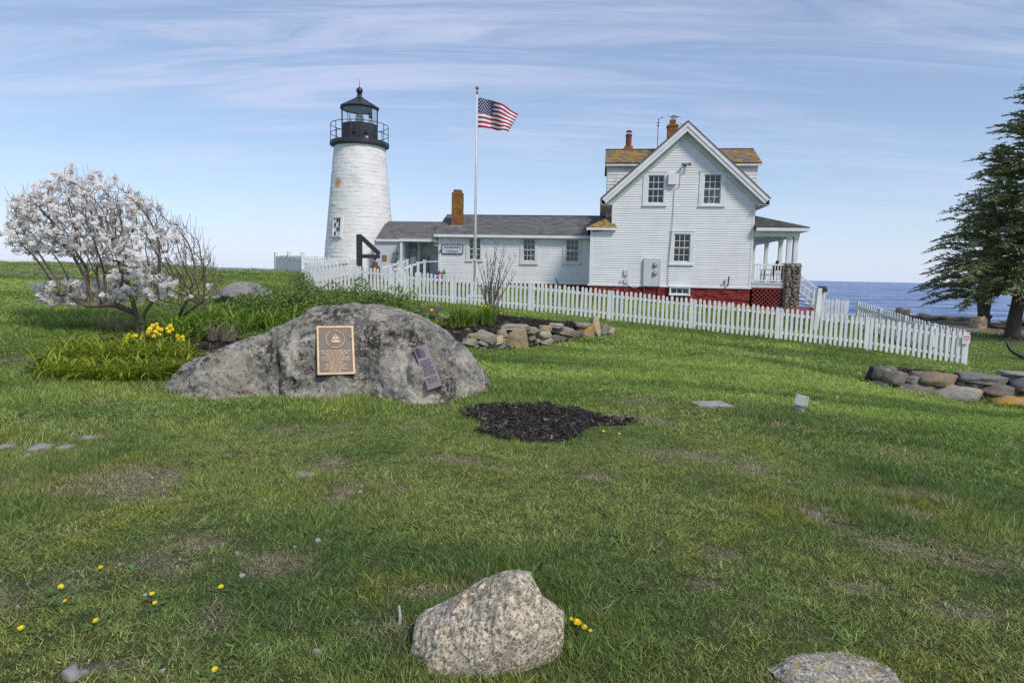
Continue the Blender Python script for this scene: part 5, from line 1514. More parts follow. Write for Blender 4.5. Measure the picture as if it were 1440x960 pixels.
# ------------------------------------------------------------------ boulders
m_boulder = None
def boulder_mat():
    t = NT('big_boulder_granite')
    P = t.pos.outputs['Position']
    c = t.mix(t.ramp(t.noise(1.1, 9, .7), .40, .60), (.33, .31, .275), (.52, .485, .41))
    c = t.mix(t.ramp(t.noise(2.6, 8, .7, sc=(.5, 1, 2.0)), .50, .60, 0, .7), c, (.20, .19, .175))
    # warm fresh faces
    c = t.mix(t.ramp(t.noise(1.7, 8, .72, dist=.7), .54, .60, 0, .6), c, (.42, .355, .26))
    # dark lichen blotches, thickest in broad zones
    zone_ = t.ramp(t.noise(1.4, 5, .6), .46, .58)
    c = t.mix(t.math('MULTIPLY', t.ramp(t.noise(9, 8, .70), .515, .545, 0, .88), zone_), c, (.055, .05, .043))
    c = t.mix(t.ramp(t.noise(19, 6, .68), .575, .605, 0, .8), c, (.075, .068, .058))
    dk = None
    for (px, py, rx, rz) in ((405, 492, .30, .22), (535, 475, .28, .30), (480, 440, .40, .10), (590, 470, .25, .16), (640, 535, .16, .16)):
        q = at(px, py, 8.6)
        sub = t.n.new('ShaderNodeVectorMath'); sub.operation = 'SUBTRACT'; t.l.new(P, sub.inputs[0]); sub.inputs[1].default_value = tuple(q)
        ml = t.n.new('ShaderNodeVectorMath'); ml.operation = 'MULTIPLY'; t.l.new(sub.outputs[0], ml.inputs[0]); ml.inputs[1].default_value = (1 / rx, .5, 1 / rz)
        ln = t.n.new('ShaderNodeVectorMath'); ln.operation = 'LENGTH'; t.l.new(ml.outputs[0], ln.inputs[0])
        v = t.ramp(ln.outputs['Value'], 1.35, .5)
        dk = v if dk is None else t.math('MAXIMUM', dk, v)
    c = t.mix(t.math('MULTIPLY', t.ramp(t.noise(11, 9, .76), .485, .515, 0, .88), dk), c, (.055, .049, .040))
    # chalky pale flecks and patches
    c = t.mix(t.ramp(t.noise(14, 7, .70), .575, .60, 0, .85), c, (.64, .61, .54))
    c = t.mix(t.ramp(t.noise(4.2, 10, .76, dist=.6), .575, .605, 0, .85), c, (.66, .62, .54))
    def spot(p, rx, rz, k):
        sub = t.n.new('ShaderNodeVectorMath'); sub.operation = 'SUBTRACT'; t.l.new(P, sub.inputs[0]); sub.inputs[1].default_value = p
        ml = t.n.new('ShaderNodeVectorMath'); ml.operation = 'MULTIPLY'; t.l.new(sub.outputs[0], ml.inputs[0]); ml.inputs[1].default_value = (1 / rx, .6, 1 / rz)
        ln = t.n.new('ShaderNodeVectorMath'); ln.operation = 'LENGTH'; t.l.new(ml.outputs[0], ln.inputs[0])
        d = t.math('ADD', ln.outputs['Value'], t.math('MULTIPLY', t.math('SUBTRACT', t.noise(11, 9, .8), .5), 3.4))
        return t.ramp(d, 1.0, .7, 0, k)
    for (px, py, rx, rz, k) in ((434, 492, .10, .36, .95), (605, 545, .26, .26, .95), (578, 500, .14, .34, .9), (660, 500, .2, .12, .5), (455, 540, .3, .08, .6), (540, 445, .16, .05, .5), (655, 540, .12, .12, .5)):
        q = at(px, py, 8.55)
        c = t.mix(spot(tuple(q), rx, rz, k), c, t.mix(t.ramp(t.noise(24, 6, .7), .42, .58), (.82, .77, .66), (.60, .53, .41)))
    # pale grey-green lichen on the right shoulder
    c = t.mix(t.ramp(t.noise(10, 8, .75), .60, .66, 0, .6), c, (.45, .45, .38))
    h = t.math('ADD', t.noise(5, 10, .76), t.math('MULTIPLY', t.noise(30, 6, .75), .35))
    t.bump(h, 1.0, .10)
    return t.done(c, .93, .2)
SECT = [(0.0, -.25), (.005, .0), (.04, .30), (.11, .62), (.19, .86), (.28, .97), (.40, 1.0), (.58, .95), (.76, .78), (.90, .48), (.98, .1), (1.0, -.25)]
def loaf(xs, zt, zb, yf, dep, sect=SECT, nx=90, ny=44, amp=.05, freq=1.6, seed=0, fine=.012, ridge=.35):
    """rock lofted along x: zt top, zb base, yf front foot line, dep depth; returns (MB, grid)"""
    mb = MB(); xs = np.asarray(xs, float); X = np.linspace(xs[0], xs[-1], nx)
    Zt = np.interp(X, xs, zt); Zb = np.interp(X, xs, zb); Yf = np.interp(X, xs, yf); Dp = np.interp(X, xs, dep)
    for _ in range(1):
        k = np.array([.25, .5, .25])
        for A in (Zt, Yf, Dp): A[1:-1] = np.convolve(A, k, 'valid')
    sy = np.array([p[0] for p in sect]); sz = np.array([p[1] for p in sect])
    L = np.concatenate([[0], np.cumsum(np.hypot(np.diff(sy) * 1.6, np.diff(sz)))]); T = np.linspace(0, L[-1], ny)
    Sy = np.interp(T, L, sy); Sz = np.interp(T, L, sz)
    off = Vector((seed * 3.7, seed * 1.3, seed * 5.1)); g = []
    for i in range(nx):
        row = []
        for j in range(ny):
            p = Vector((X[i], Yf[i] + Dp[i] * Sy[j], Zb[i] + (Zt[i] - Zb[i]) * Sz[j]))
            n = mnoise.fractal(p * freq + off, .9, 2.1, 5); n2 = mnoise.noise(p * freq * .45 + off)
            r = mnoise.ridged_multi_fractal(p * freq * .9 + off, 1.0, 2.0, 3, 1.0, 2.0) - 1.0
            k = min(1, i / 3, (nx - 1 - i) / 3)
            d = amp * (n + .8 * n2) * k
            p.y -= d * 1.0 + amp * ridge * r * k; p.z += d * .55 * max(0, Sz[j])
            p.x += fine * mnoise.noise(p * freq * 6 + off) * k
            p += Vector((0, -1, .5)) * fine * mnoise.noise(p * freq * 9 + off) * k
            row.append(p)
        g.append(row)
    vs = [p for row in g for p in row]; fs = []
    for i in range(nx - 1):
        for j in range(ny - 1): fs.append((i * ny + j, (i + 1) * ny + j, (i + 1) * ny + j + 1, i * ny + j + 1))
    fs.append(tuple(range(ny))); fs.append(tuple((nx - 1) * ny + j for j in range(ny - 1, -1, -1)))
    return mb.add(vs, fs), g
def build_boulder():
    sil = [(223, 556), (226, 544), (235, 528), (259, 510), (300, 492), (340, 478), (385, 464), (415, 452), (440, 436), (470, 427), (497, 424), (525, 427), (560, 434), (590, 446), (615, 462), (635, 480), (652, 492), (668, 512), (680, 535), (687, 555)]
    foot = [(229, 557), (300, 563), (380, 559), (450, 566), (530, 561), (600, 571), (640, 566), (687, 557)]
    fx = [gp(*f) for f in foot]
    xs, zt, yf, dp = [], [], [], []
    for (px, py) in sil:
        u = (px - 229) / (687 - 229)
        f = np.interp(px, [q[0] for q in foot], [q.y for q in fx])
        D = .5 + 1.75 * math.sin(math.pi * min(max(u, .03), .97)) ** .6
        p = at(px, py, f + D * (.36 if py < 500 else .2))
        xs.append(p.x); zt.append(p.z); yf.append(f + .25 * (2 * u - 1) ** 4); dp.append(D)
    zb = [gz(x, y) for x, y in zip(xs, yf)]
    zt = [max(a, b + .04) for a, b in zip(zt, zb)]
    mb, g = loaf(xs, zt, zb, yf, dp, amp=.10, freq=1.9, seed=3, nx=250, ny=120, fine=.030, ridge=.7)
    # the long crack left of the tablet
    P0 = at(418, 470, 8.5); 
    vs = [Vector(v) for v in mb.v]
    cr = [(420, 462), (413, 475), (410, 490), (412, 510), (411, 525), (416, 540), (419, 556)]
    crz = [at(*c, 8.45) for c in cr]
    for i, v in enumerate(vs):
        z = v.z
        x = np.interp(z, [q.z for q in reversed(crz)], [q.x for q in reversed(crz)])
        d = abs(v.x - x)
        if d < .05 and crz[-1].z - .1 < z < crz[0].z + .05: v.y += .09 * (1 - d / .05)
    mb.v = [tuple(v) for v in vs]
    o = mb.build('boulder', boulder_mat(), smooth=True)
    setp(o, 'huge grey granite boulder carrying two metal tablets, left of centre on the lawn', 'boulder')
    return o, g
big, bgrid = build_boulder()

from mathutils.bvhtree import BVHTree
def world_bvh(o):
    me = o.data; off = ORG[o]
    return BVHTree.FromPolygons([v.co + off for v in me.vertices], [tuple(p.vertices) for p in me.polygons])
bbvh = world_bvh(big)
def hit_px(bvh, px, py):
    d = ray(px, py).normalized(); return bvh.ray_cast(Vector((0, 0, CAMZ)), d)[0]
def plane_from_px(bvh, corners, lift):
    """best plane through the rock under four tablet corners (tl, tr, br, bl); returns centre, x axis, y axis, sizes"""
    h = [hit_px(bvh, *c) for c in corners]
    ctr = sum(h, Vector()) / 4
    n = (h[1] - h[3]).cross(h[0] - h[2]).normalized()
    if n.y > 0: n = -n
    gr = []
    for i in range(7):
        for j in range(7):
            u, v = i / 6, j / 6
            q = [corners[0][k] * (1 - u) * (1 - v) + corners[1][k] * u * (1 - v) + corners[2][k] * u * v + corners[3][k] * (1 - u) * v for k in (0, 1)]
            gr.append(hit_px(bvh, *q))
    out = sorted((q - ctr).dot(n) for q in gr if q is not None)[-5]
    ctr = ctr + n * (out + lift)
    P = []
    for c in corners:
        d = ray(*c); t = (ctr - Vector((0, 0, CAMZ))).dot(n) / d.dot(n); P.append(Vector((0, 0, CAMZ)) + d * t)
    ctr = sum(P, Vector()) / 4
    xa = ((P[1] - P[0]) + (P[2] - P[3])) / 2; W = xa.length; xa.normalize()
    ya = n.cross(xa).normalized()
    if ya.z < 0: ya = -ya
    H = abs((((P[0] - P[3]) + (P[1] - P[2])) / 2).dot(ya))
    return ctr, xa, ya, n, W, H
def frame(ctr, xa, ya, n):
    return Matrix(((xa.x, ya.x, n.x, ctr.x), (xa.y, ya.y, n.y, ctr.y), (xa.z, ya.z, n.z, ctr.z), (0, 0, 0, 1)))
def build_tablets():
    m_br = simple('bronze_field', (.10, .082, .074), (.125, .10, .09), .5, 12, metal=.35, spec=.4)
    m_gold = simple('polished_bronze', (.40, .30, .19), (.32, .23, .14), .45, 14, metal=.35)
    c, xa, ya, n, W, H = plane_from_px(bbvh, [(445, 459), (497.5, 458.5), (498.5, 526), (446.5, 527)], .015)
    M = frame(c, xa, ya, n)
    T = thing('bronze_tablet', c - ya * H / 2, 'upright bronze memorial tablet with gold border and round seal on the boulder', 'plaque')
    bd = .024
    MB().box(-W / 2, W / 2, -H / 2, H / 2, -.10, 0).build('back_plate', m_br, T, M)
    b = MB(); b.box(-W / 2, W / 2, H / 2 - bd, H / 2, .0005, .012); b.box(-W / 2, W / 2, -H / 2, -H / 2 + bd, .0005, .012); b.box(-W / 2, -W / 2 + bd, -H / 2 + bd, H / 2 - bd, .0005, .012); b.box(W / 2 - bd, W / 2, -H / 2 + bd, H / 2 - bd, .0005, .012)
    b.build('border', m_gold, T, M)
    sc_ = (0, H * .235)
    def ringm(R, r_):
        mb = MB(); pts = [(sc_[0] + R * math.cos(t), sc_[1] + R * math.sin(t), .003) for t in np.linspace(0, 2 * math.pi, 41)]
        return mb.tube(pts, r_, 5, False)
    seal = ringm(W * .285, .0055).build('seal_ring', m_gold, T, M); ringm(W * .215, .003).build('seal_ring', m_gold, T, M)
    tx = MB()
    for k in range(26):      # raised lettering running round the seal
        t = k * 2 * math.pi / 26; R = W * .25
        if k % 9 == 8: continue
        tx.obox((sc_[0] + R * math.cos(t), sc_[1] + R * math.sin(t), .003), (-math.sin(t) * .006, math.cos(t) * .006, 0), (math.cos(t) * .008, math.sin(t) * .008, 0), (0, 0, .003))
    tx.build('seal_lettering', m_gold, T, M)
    sh = MB()
    for pl in ([(-.06, 0), (.06, 0), (.045, -.028), (-.04, -.028)], [(-.004, .002), (.004, .002), (.004, .085), (-.004, .085)], [(.008, .01), (.05, .02), (.012, .075)], [(-.008, .01), (-.045, .02), (-.012, .065)]):
        sh.prism(pl, -.008, 0)
    Ms = M @ Matrix.Translation((sc_[0], sc_[1] - .02, 0)) @ Matrix.Rotation(-math.pi / 2, 4, 'X')
    sh.build('seal_ship', m_gold, T, Ms)
    r = random.Random(2); y = -.01; widths = [.80, .74, .52, .80, .76, .34, .58, .56, .64, .38]
    for k, w in enumerate(widths):
        ln = MB(); x = -W * w / 2
        while x < W * w / 2 - .012:
            q = min(r.uniform(.02, .055), W * w / 2 - x)
            xx = x
            while xx < x + q - .004:
                ln.box(xx, min(xx + .006, x + q), y - .0075 - r.uniform(0, .001), y + .0075, .0005, .005); xx += .0085
            x += q + .010
        ln.build('lettering', m_gold, T, M)
        y -= .0285 * H / .62
    # second, leaning slate tablet
    m_sl = simple('purple_grey_slate', (.20, .165, .19), (.26, .215, .24), .55, 7)
    m_dk = simple('engraved_dark', (.045, .04, .06), None, .6)
    c, xa, ya, n, W, H = plane_from_px(bbvh, [(580, 488), (601.5, 484.5), (621.5, 542), (602, 548)], .012)
    xa = Vector(xa); M = frame(c, xa, ya, n)
    # follow the lean of the long edges
    cc = [Vector((580, 488)), Vector((601.5, 484.5)), Vector((621.5, 542)), Vector((602, 548))]
    P = []
    for q in cc:
        d = ray(*q); t = (c - Vector((0, 0, CAMZ))).dot(n) / d.dot(n); P.append(M.inverted() @ (Vector((0, 0, CAMZ)) + d * t))
    up = (((P[0] - P[3]) + (P[1] - P[2])) / 2); H = up.length; a = math.atan2(up.x, up.y)
    M = M @ Matrix.Rotation(-a, 4, 'Z'); W = W * .97
    T = thing('slate_tablet', c - ya * H / 2, 'narrow tilted purple-grey tablet with dark lettering low on the right of the boulder', 'plaque')
    MB().box(-W / 2, W / 2, -H / 2, H / 2, -.12, 0).build('plate', m_sl, T, M)
    MB().box(-W / 2 + .012, -W / 2 + .06, H / 2 - .15, H / 2 - .015, .0005, .003).build('portrait', m_dk, T, M)
    for q in range(3): MB().box(-.02 + q * .018, -.012 + q * .018, H / 2 - .16, H / 2 - .03 - q * .02, .0005, .003).build('lettering', m_dk, T, M)
    y = H / 2 - .20
    for k, w in enumerate([.78, .72, .8, .55, .82, .66, .8, .84, 0, .74, .64, .6]):
        if w:
            ln = MB(); x = -W * w / 2
            while x < W * w / 2 - .01:
                q = min(r.uniform(.018, .045), W * w / 2 - x); ln.box(x, x + q, y - .0065, y + .0065, .0005, .003); x += q + .008
            ln.build('lettering', m_dk, T, M)
        y -= (H - .25) / 12
build_tablets()

def small_rock(name, sil, foot, depth, label, mat, seed, amp=.02, freq=5, nx=80, ny=50, sect=SECT, fine=.006):
    f0 = gp(*foot[0]); f1 = gp(*foot[-1])
    fpx = [q[0] for q in foot]; fY = [gp(*q).y for q in foot]
    xs, zt, yf, dp = [], [], [], []
    x0, x1 = sil[0][0], sil[-1][0]
    for px, py in sil:
        u = (px - x0) / (x1 - x0); f = np.interp(px, fpx, fY)
        D = depth * (.35 + .65 * math.sin(math.pi * min(max(u, .04), .96)) ** .6)
        p = at(px, py, f + D * (.50 if sect is SECT2 else .38)); xs.append(p.x); zt.append(p.z); yf.append(f + .12 * depth * (2 * u - 1) ** 4); dp.append(D)
    zb = [gz(x, y) for x, y in zip(xs, yf)]; zt = [max(a, b + .02) for a, b in zip(zt, zb)]
    mb, g = loaf(xs, zt, zb, yf, dp, amp=amp, freq=freq, seed=seed, nx=nx, ny=ny, fine=fine, sect=sect)
    # split faces: shave the lump with a few planes
    r_ = random.Random(seed * 7 + 1)
    V = np.array(mb.v); lo, hi = V.min(0), V.max(0); cen = (lo + hi) / 2; ext = (hi - lo) / 2
    for _ in range(9):
        n = np.array([r_.gauss(0, 1), -abs(r_.gauss(.6, .6)), r_.gauss(.25, .6)]); n /= np.linalg.norm(n)
        q = (V - cen) / ext; e = q @ n - r_.uniform(.66, .86)
        V = V - np.where(e > 0, e * .8, 0)[:, None] * n[None, :] * ext[None, :]
    mb.v = [tuple(p) for p in V]
    o = mb.build(name, mat, smooth=True); setp(o, label, 'rock'); return o
m_frock = rock_mat('speckled_granite', [(.42, .355, .26), (.58, .50, .38), (.24, .205, .15), (.74, .66, .53), (.76, .67, .52)], lichen=.25, white=.35, scale=3.2, speck=75)
m_frock2 = rock_mat('lichened_granite', [(.32, .295, .24), (.44, .40, .325), (.13, .12, .10), (.74, .73, .69), (.62, .58, .51)], lichen=1.3, white=.45, scale=3.4, speck=90)
SECT2 = [(0, -.3), (.0, .0), (.05, .28), (.16, .58), (.30, .84), (.42, .96), (.52, 1.0), (.66, .96), (.82, .75), (.94, .4), (1, -.3)]
small_rock('rock', [(579, 925), (581, 880), (592, 870), (615, 858), (650, 838), (680, 820), (706, 809), (728, 807), (744, 811), (753, 826), (764, 843), (785, 862), (801, 880), (809, 905), (806, 935)], [(579, 936), (620, 952), (690, 966), (760, 966), (806, 950)], .46,
           'pale speckled granite rock with a peaked top in the foreground grass', m_frock, 5, .042, 5.5, sect=SECT2, nx=170, ny=100, fine=.010)
small_rock('rock', [(1100, 992), (1106, 972), (1120, 958), (1138, 947), (1158, 947), (1190, 953), (1230, 957), (1262, 965), (1282, 975), (1296, 992)], [(1100, 1012), (1180, 1027), (1296, 1012)], .5,
           'flat rock with white and yellow lichen cut off by the bottom edge', m_frock2, 8, .032, 6.0, sect=SECT2, nx=130, ny=80, fine=.009)
m_grey_ledge = rock_mat('grey_ledge', [(.21, .20, .195), (.32, .305, .29), (.11, .105, .10), (.40, .39, .36), (.4, .4, .4)], white=.1, scale=1.2)
small_rock('rock', [(296, 424), (305, 408), (320, 399), (340, 395), (355, 397), (370, 405), (388, 415), (392, 424)], [(296, 428), (340, 432), (392, 427)], 1.6,
           'rounded grey ledge rock behind the magnolia and the daylilies', m_grey_ledge, 12, .16, 1.9, fine=.03)
# ledges along the shore and at the foot of the spruces
for k, (px, py, Y, w, h, lab) in enumerate(((1318, 452, 45, 2.6, .45, 'long dark shore ledge just past the fence corner'), (1362, 456, 44.5, 2.2, .5, 'low brown shore ledge left of the paired spruce trunks'), (1300, 448, 46, 1.0, .6, 'small pointed shore rock nearest the fence top'),
                                             (1376, 462, 38, .8, .95, 'pale upright rock at the foot of the paired spruce trunks'), (1412, 463, 38.5, 2.2, .35, 'flat ledge slab between the spruce trunks'), (1440, 458, 42, 2.5, .6, 'brown ledge behind the big spruce trunk'), (1269, 442, 47, .9, 1.0, 'dark rock standing out against the sea'), (1243, 440, 48, .7, .55, 'tiny dark rock against the sea left of its neighbour'))):
    c = at(px, py, Y); c.z = gz(c.x, Y)
    M = Matrix.Translation((c.x, Y, c.z + h * .12)) @ Matrix.Rotation(.25 * math.sin(k * 2.1), 4, 'Z') @ Matrix.Rotation(.16 * math.sin(k * 3.3), 4, 'Y') @ Matrix.Diagonal((w * .62, w * .5, h * .58, 1))
    m_sh = bpy.data.materials.get('shore_rock') or rock_mat('shore_rock', [(.15, .13, .11), (.24, .21, .18), (.09, .08, .07), (.36, .34, .30), (.4, .4, .4)], white=.12, scale=1.5, use_color=True)
    o = link_mesh('shore_rock', stone_mesh('shore_rock_%d' % k, k + 60, .55, .34, 7), m_sh, None, M, (.15 if k != 3 else .4, .9 if k != 3 else 1.5, 0, 1))
    setp(o, lab, 'rock', 'rocks along the shore')

# ------------------------------------------------------------------ mulch
m_mulch = leaf_mat('bark_mulch', 0, .85)
def chip_mesh(k):
    r = random.Random(k); mb = MB()
    for i in range(14):
        c = Vector((r.uniform(-.07, .07), r.uniform(-.07, .07), r.uniform(-.005, .018))); a = r.uniform(0, 6.28); t = r.uniform(-.5, .5)
        ax = Vector((math.cos(a), math.sin(a), t)) * r.uniform(.010, .028); ay = Vector((-math.sin(a), math.cos(a), r.uniform(-.4, .4))) * r.uniform(.004, .009)
        mb.obox(c, ax, ay, Vector((0, 0, r.uniform(.002, .005))))
    return mb.mesh('mulch_chips_%d' % k)
CHIPS = [chip_mesh(k) for k in range(5)]
def mulch(name, poly, label, hfun, dens, scale=1.0, step=.1):
    """a low heap of mulch: a soil sheet plus chips lying on it"""
    poly = np.array(poly); lo, hi = poly.min(0) - .2, poly.max(0) + .2
    xs = np.arange(lo[0], hi[0], step); ys = np.arange(lo[1], hi[1], step)
    X, Y = np.meshgrid(xs, ys)
    ed = (fbm(X * 3, Y * 3, 7) - .5) * .18
    ins = inpoly(X + ed, Y + ed, poly)
    H = hfun(X, Y); Z = gzv(X, Y) + np.where(ins, H, -.06)
    mb = MB(); ny, nx = X.shape
    vid = {}
    def vi(j, i):
        if (j, i) not in vid: vid[(j, i)] = len(mb.v); mb.v.append((X[j, i], Y[j, i], Z[j, i]))
        return vid[(j, i)]
    for j in range(ny - 1):
        for i in range(nx - 1):
            if ins[j, i] or ins[j + 1, i] or ins[j, i + 1] or ins[j + 1, i + 1]:
                mb.f.append((vi(j, i), vi(j, i + 1), vi(j + 1, i + 1), vi(j + 1, i))); mb.m.append(0)
    T = mb.build(name, bpy.data.materials.get('mulch_soil') or simple('mulch_soil', (.022, .019, .018), (.035, .03, .028), .95, 30, bump=.8, bscale=60), smooth=True)
    setp(T, label, 'mulch', kind='stuff')
    n = int((hi - lo).prod() * dens); x = rng.uniform(lo[0], hi[0], n); y = rng.uniform(lo[1], hi[1], n)
    e = (fbm(x * 3, y * 3, 7) - .5) * .18 + rng.normal(0, .05, n)
    ok = inpoly(x + e, y + e, poly); x, y = x[ok], y[ok]; n = len(x)
    z = gzv(x, y) + hfun(x, y) + .006
    tint = np.array([.036, .031, .028])[None, :] * rng.uniform(.4, 2.2, n)[:, None]
    pale = rng.random(n) < .03; tint[pale] = (.22, .19, .15)
    s = rng.uniform(.7, 1.3, n) * scale
    c = scatter(name + '_chips', np.stack([x, y, z], -1), np.stack([rng.normal(0, .2, n), rng.normal(0, .2, n), rng.uniform(0, 6.28, n)], -1), np.stack([s, s, s], -1), rng.integers(0, 5, n), CHIPS, m_mulch, tint)
    c.parent = T; c.matrix_parent_inverse = Matrix.Translation(-ORG[T]); setp(c, kind='stuff')
    return T
def flat_h(X, Y): return .012 + .03 * fbm(X * 2, Y * 2, 61)
mulch('mulch_patch', MULCH_A, 'round patch of black bark mulch on the lawn right of the boulder', flat_h, 420, .8, .06)

# ------------------------------------------------------------------ low dry-stone walls
m_wall = rock_mat('lichened_wall_stone', [(.31, .275, .215), (.45, .40, .32), (.085, .075, .062), (.52, .49, .43), (.4, .4, .4)], white=.22, scale=3.0, use_color=True)
def depth_on(line, px, py):
    """distance Y where the pixel's ray crosses a plan polyline"""
    d = ray(px, py)
    for (x0, y0), (x1, y1) in zip(line[:-1], line[1:]):
        # x = d.x/d.y * Y
        k = d.x / d.y; den = (x1 - x0) - k * (y1 - y0)
        if abs(den) < 1e-6: continue
        t = (k * y0 - x0) / den
        if -.15 <= t <= 1.15: return y0 + (y1 - y0) * t
    return line[-1][1]
def wall_stone(T, line, x0, y0, x1, y1, lich, val, seed, depth=.4, rot=0, back=0, kinds=None, k=1.0, mat=None):
    px, py = (x0 + x1) / 2, (y0 + y1) / 2
    Y = depth_on(line, px, py) + back
    c = at(px, py, Y); w = (x1 - x0) * Y / FPX; h = (y1 - y0) * Y / FPX
    M = Matrix.Translation((c.x, Y + depth * .35, c.z)) @ Matrix.Rotation(rot, 4, 'Y') @ Matrix.Rotation(random.uniform(-.12, .12), 4, 'Z') @ Matrix.Diagonal((w * .63 * k, depth * .55, h * .66 * k, 1))
    o = link_mesh('stone', (kinds or BIGSTONES)[seed % 8], mat or m_wall, T, M, (lich, val, 0, 1))
m_wall_r = rock_mat('grey_field_stone', [(.27, .26, .24), (.40, .385, .35), (.085, .08, .073), (.56, .55, .51), (.4, .4, .4)], white=.25, scale=3.0, use_color=True)
def build_wall_right():
    c = gp(1320, 555)
    T = thing('stone_wall', (9.5, 13.0, gz(9.5, 13)), 'low dry-stone wall of big rounded lichen-spotted rocks at the right edge', 'wall')
    s = 220 / 1440; ox, oy = 1220, 500
    L = [((95, 100, 310, 245), 0, .65, .25, 0), ((210, 145, 405, 290), .5, .62, .0, .06), ((160, 125, 228, 235), .6, 1.3, -.05, 0), ((385, 195, 510, 278), 0, .8, 0, 0),
         ((508, 165, 892, 292), .6, .75, 0, .03), ((900, 180, 1362, 275), .05, .7, .05, .10), ((912, 248, 1142, 306), .35, .75, .05, .05), ((98, 240, 200, 290), 0, .9, .05, 0),
         ((128, 255, 305, 332), .0, 1.25, -.1, .12), ((338, 262, 692, 388), .45, .68, -.12, .02), ((698, 290, 1145, 452), .4, 1.15, -.15, .08), ((1108, 283, 1445, 408), .45, .6, -.05, .12),
         ((1172, 390, 1640, 490), .9, 1.0, -.2, .02), ((1358, 195, 1640, 335), .1, .6, .05, 0), ((1325, 160, 1640, 205), .1, 1.1, .2, .04), ((850, 240, 920, 290), 0, .9, .05, 0), ((1440, 330, 1700, 420), .3, .8, 0, 0), ((480, 280, 720, 380), 0, .45, .25, 0), ((1040, 300, 1240, 420), 0, .45, .3, 0)]
    for k, ((a, b, c_, d), li, va, bk, ro) in enumerate(L):
        wall_stone(T, WALL_R, ox + a * s, oy + b * s, ox + c_ * s, oy + d * s, li, va, k * 3 + 1, .6 if (c_ - a) > 250 else .4, ro, bk, ROUNDSTONES, .86, m_wall_r)
    x = 10.9
    for k in range(8):          # the wall goes on outside the picture
        for r_ in range(2):
            M = Matrix.Translation((x + k * .55 + r_ * .25, 12.65 - k * .1, gz(x, 12.6) + .12 + r_ * .27)) @ Matrix.Diagonal((.33, .28, .17, 1))
            link_mesh('stone', BIGSTONES[(k * 2 + r_) % 8], m_wall, T, M, (.4, .9, 0, 1))
    return T
build_wall_right()
def hr(X, Y):
    return np.clip((Y - np.interp(X, [7.9, 8.2, 9.2, 10.4, 13.5], [13.6, 13.3, 13.0, 12.7, 12.2])) * 2.2, 0, 1) * .33 * np.clip((16.0 - Y) / 1.2, 0, 1) + .03 * fbm(X * 3, Y * 3, 15)
mulch('mulch_bed', BED_R, 'dark mulch bed filling in behind the right-hand stone wall', hr, 90, 1.0, .14)

def build_wall_mid():
    T = thing('stone_wall', (.8, 14.6, gz(.8, 14.6)), 'low curved dry-stone wall of flat slabs with orange lichen behind the boulder', 'wall')
    s = 290 / 1440; ox, oy = 590, 400
    L = [(595, 325, 755, 450, .6, .95, 0), (592, 282, 770, 318, .3, 1.1, .03), (640, 300, 830, 338, .0, 1.0, .0), (715, 308, 832, 345, .1, 1.1, .05), (840, 290, 922, 330, .6, 1.0, 0),
         (800, 332, 920, 372, .0, 1.25, -.03), (768, 372, 935, 415, .05, 1.15, .12), (752, 345, 812, 390, .05, .8, 0), (915, 275, 1010, 305, .0, 1.15, .05), (920, 300, 1090, 348, .35, .95, .25),
         (985, 335, 1075, 385, .1, 1.1, .1), (1085, 293, 1218, 370, .75, 1.0, .05), (1095, 270, 1200, 295, .2, .9, .03), (1140, 280, 1222, 312, .9, .9, 0), (1205, 235, 1262, 345, .55, 1.3, -.15), (1255, 280, 1315, 365, .1, .8, .15), (1305, 305, 1358, 372, .1, 1.35, .4), (1265, 285, 1300, 320, .05, .7, .2),
         (410, 340, 540, 400, .15, 1.0, .35), (420, 372, 500, 425, .25, 1.25, .45), (490, 362, 590, 415, .55, 1.4, -.2), (500, 395, 545, 440, .2, 1.0, -.3), (300, 385, 402, 425, .05, 1.0, .0), (250, 400, 318, 442, .1, .95, 0), (330, 345, 415, 385, .45, .95, -.1),
         (345, 428, 420, 460, .05, 1.1, .1), (280, 448, 328, 490, .7, 1.2, .15), (325, 420, 360, 455, .8, 1.0, 0), (328, 455, 362, 475, .0, 1.1, 0), (335, 470, 362, 498, .2, 1.0, 0), (368, 460, 462, 500, .15, 1.25, 0), (455, 405, 545, 450, .1, 1.05, .25), (540, 320, 610, 372, .5, 1.0, -.15), (545, 405, 600, 445, .1, .9, 0),
         (480, 430, 560, 460, .05, .95, .05), (752, 320, 800, 350, .0, .75, 0), (680, 300, 760, 330, .05, .85, .05), (250, 440, 290, 470, .1, .8, 0), (400, 440, 470, 470, .1, .8, 0)]
    for k, (a, b, c_, d, li, va, ro) in enumerate(L):
        wall_stone(T, WALL_MID, ox + a * s, oy + b * s, ox + c_ * s, oy + d * s, li, va, k * 5 + 2, .42 if c_ - a > 90 else .3, ro, random.uniform(-.04, .1))
    # packing stones behind, seen only in the joints
    for i in range(26):
        t = i / 25 * (len(WALL_MID) - 1); j = min(int(t), len(WALL_MID) - 2); f = t - j
        x = WALL_MID[j][0] * (1 - f) + WALL_MID[j + 1][0] * f; y = WALL_MID[j][1] * (1 - f) + WALL_MID[j + 1][1] * f
        M = Matrix.Translation((x, y + .28, gz(x, y) + .08)) @ Matrix.Rotation(random.uniform(-.4, .4), 4, 'Z') @ Matrix.Diagonal((.2, .12, .13, 1))
        link_mesh('stone', BIGSTONES[i % 8], m_wall, T, M, (.05, .55, 0, 1))
build_wall_mid()
def hm(X, Y):
    k = np.interp(X, [p[0] for p in WALL_MID], [p[1] for p in WALL_MID])
    return np.clip((Y - k - .15) * 2.0, 0, 1) * .24 * np.clip((19.3 - Y) / 2.2, .12, 1) * np.clip((X + 2.6) / 1.0, .1, 1) + .03 * fbm(X * 3, Y * 3, 16) + .01
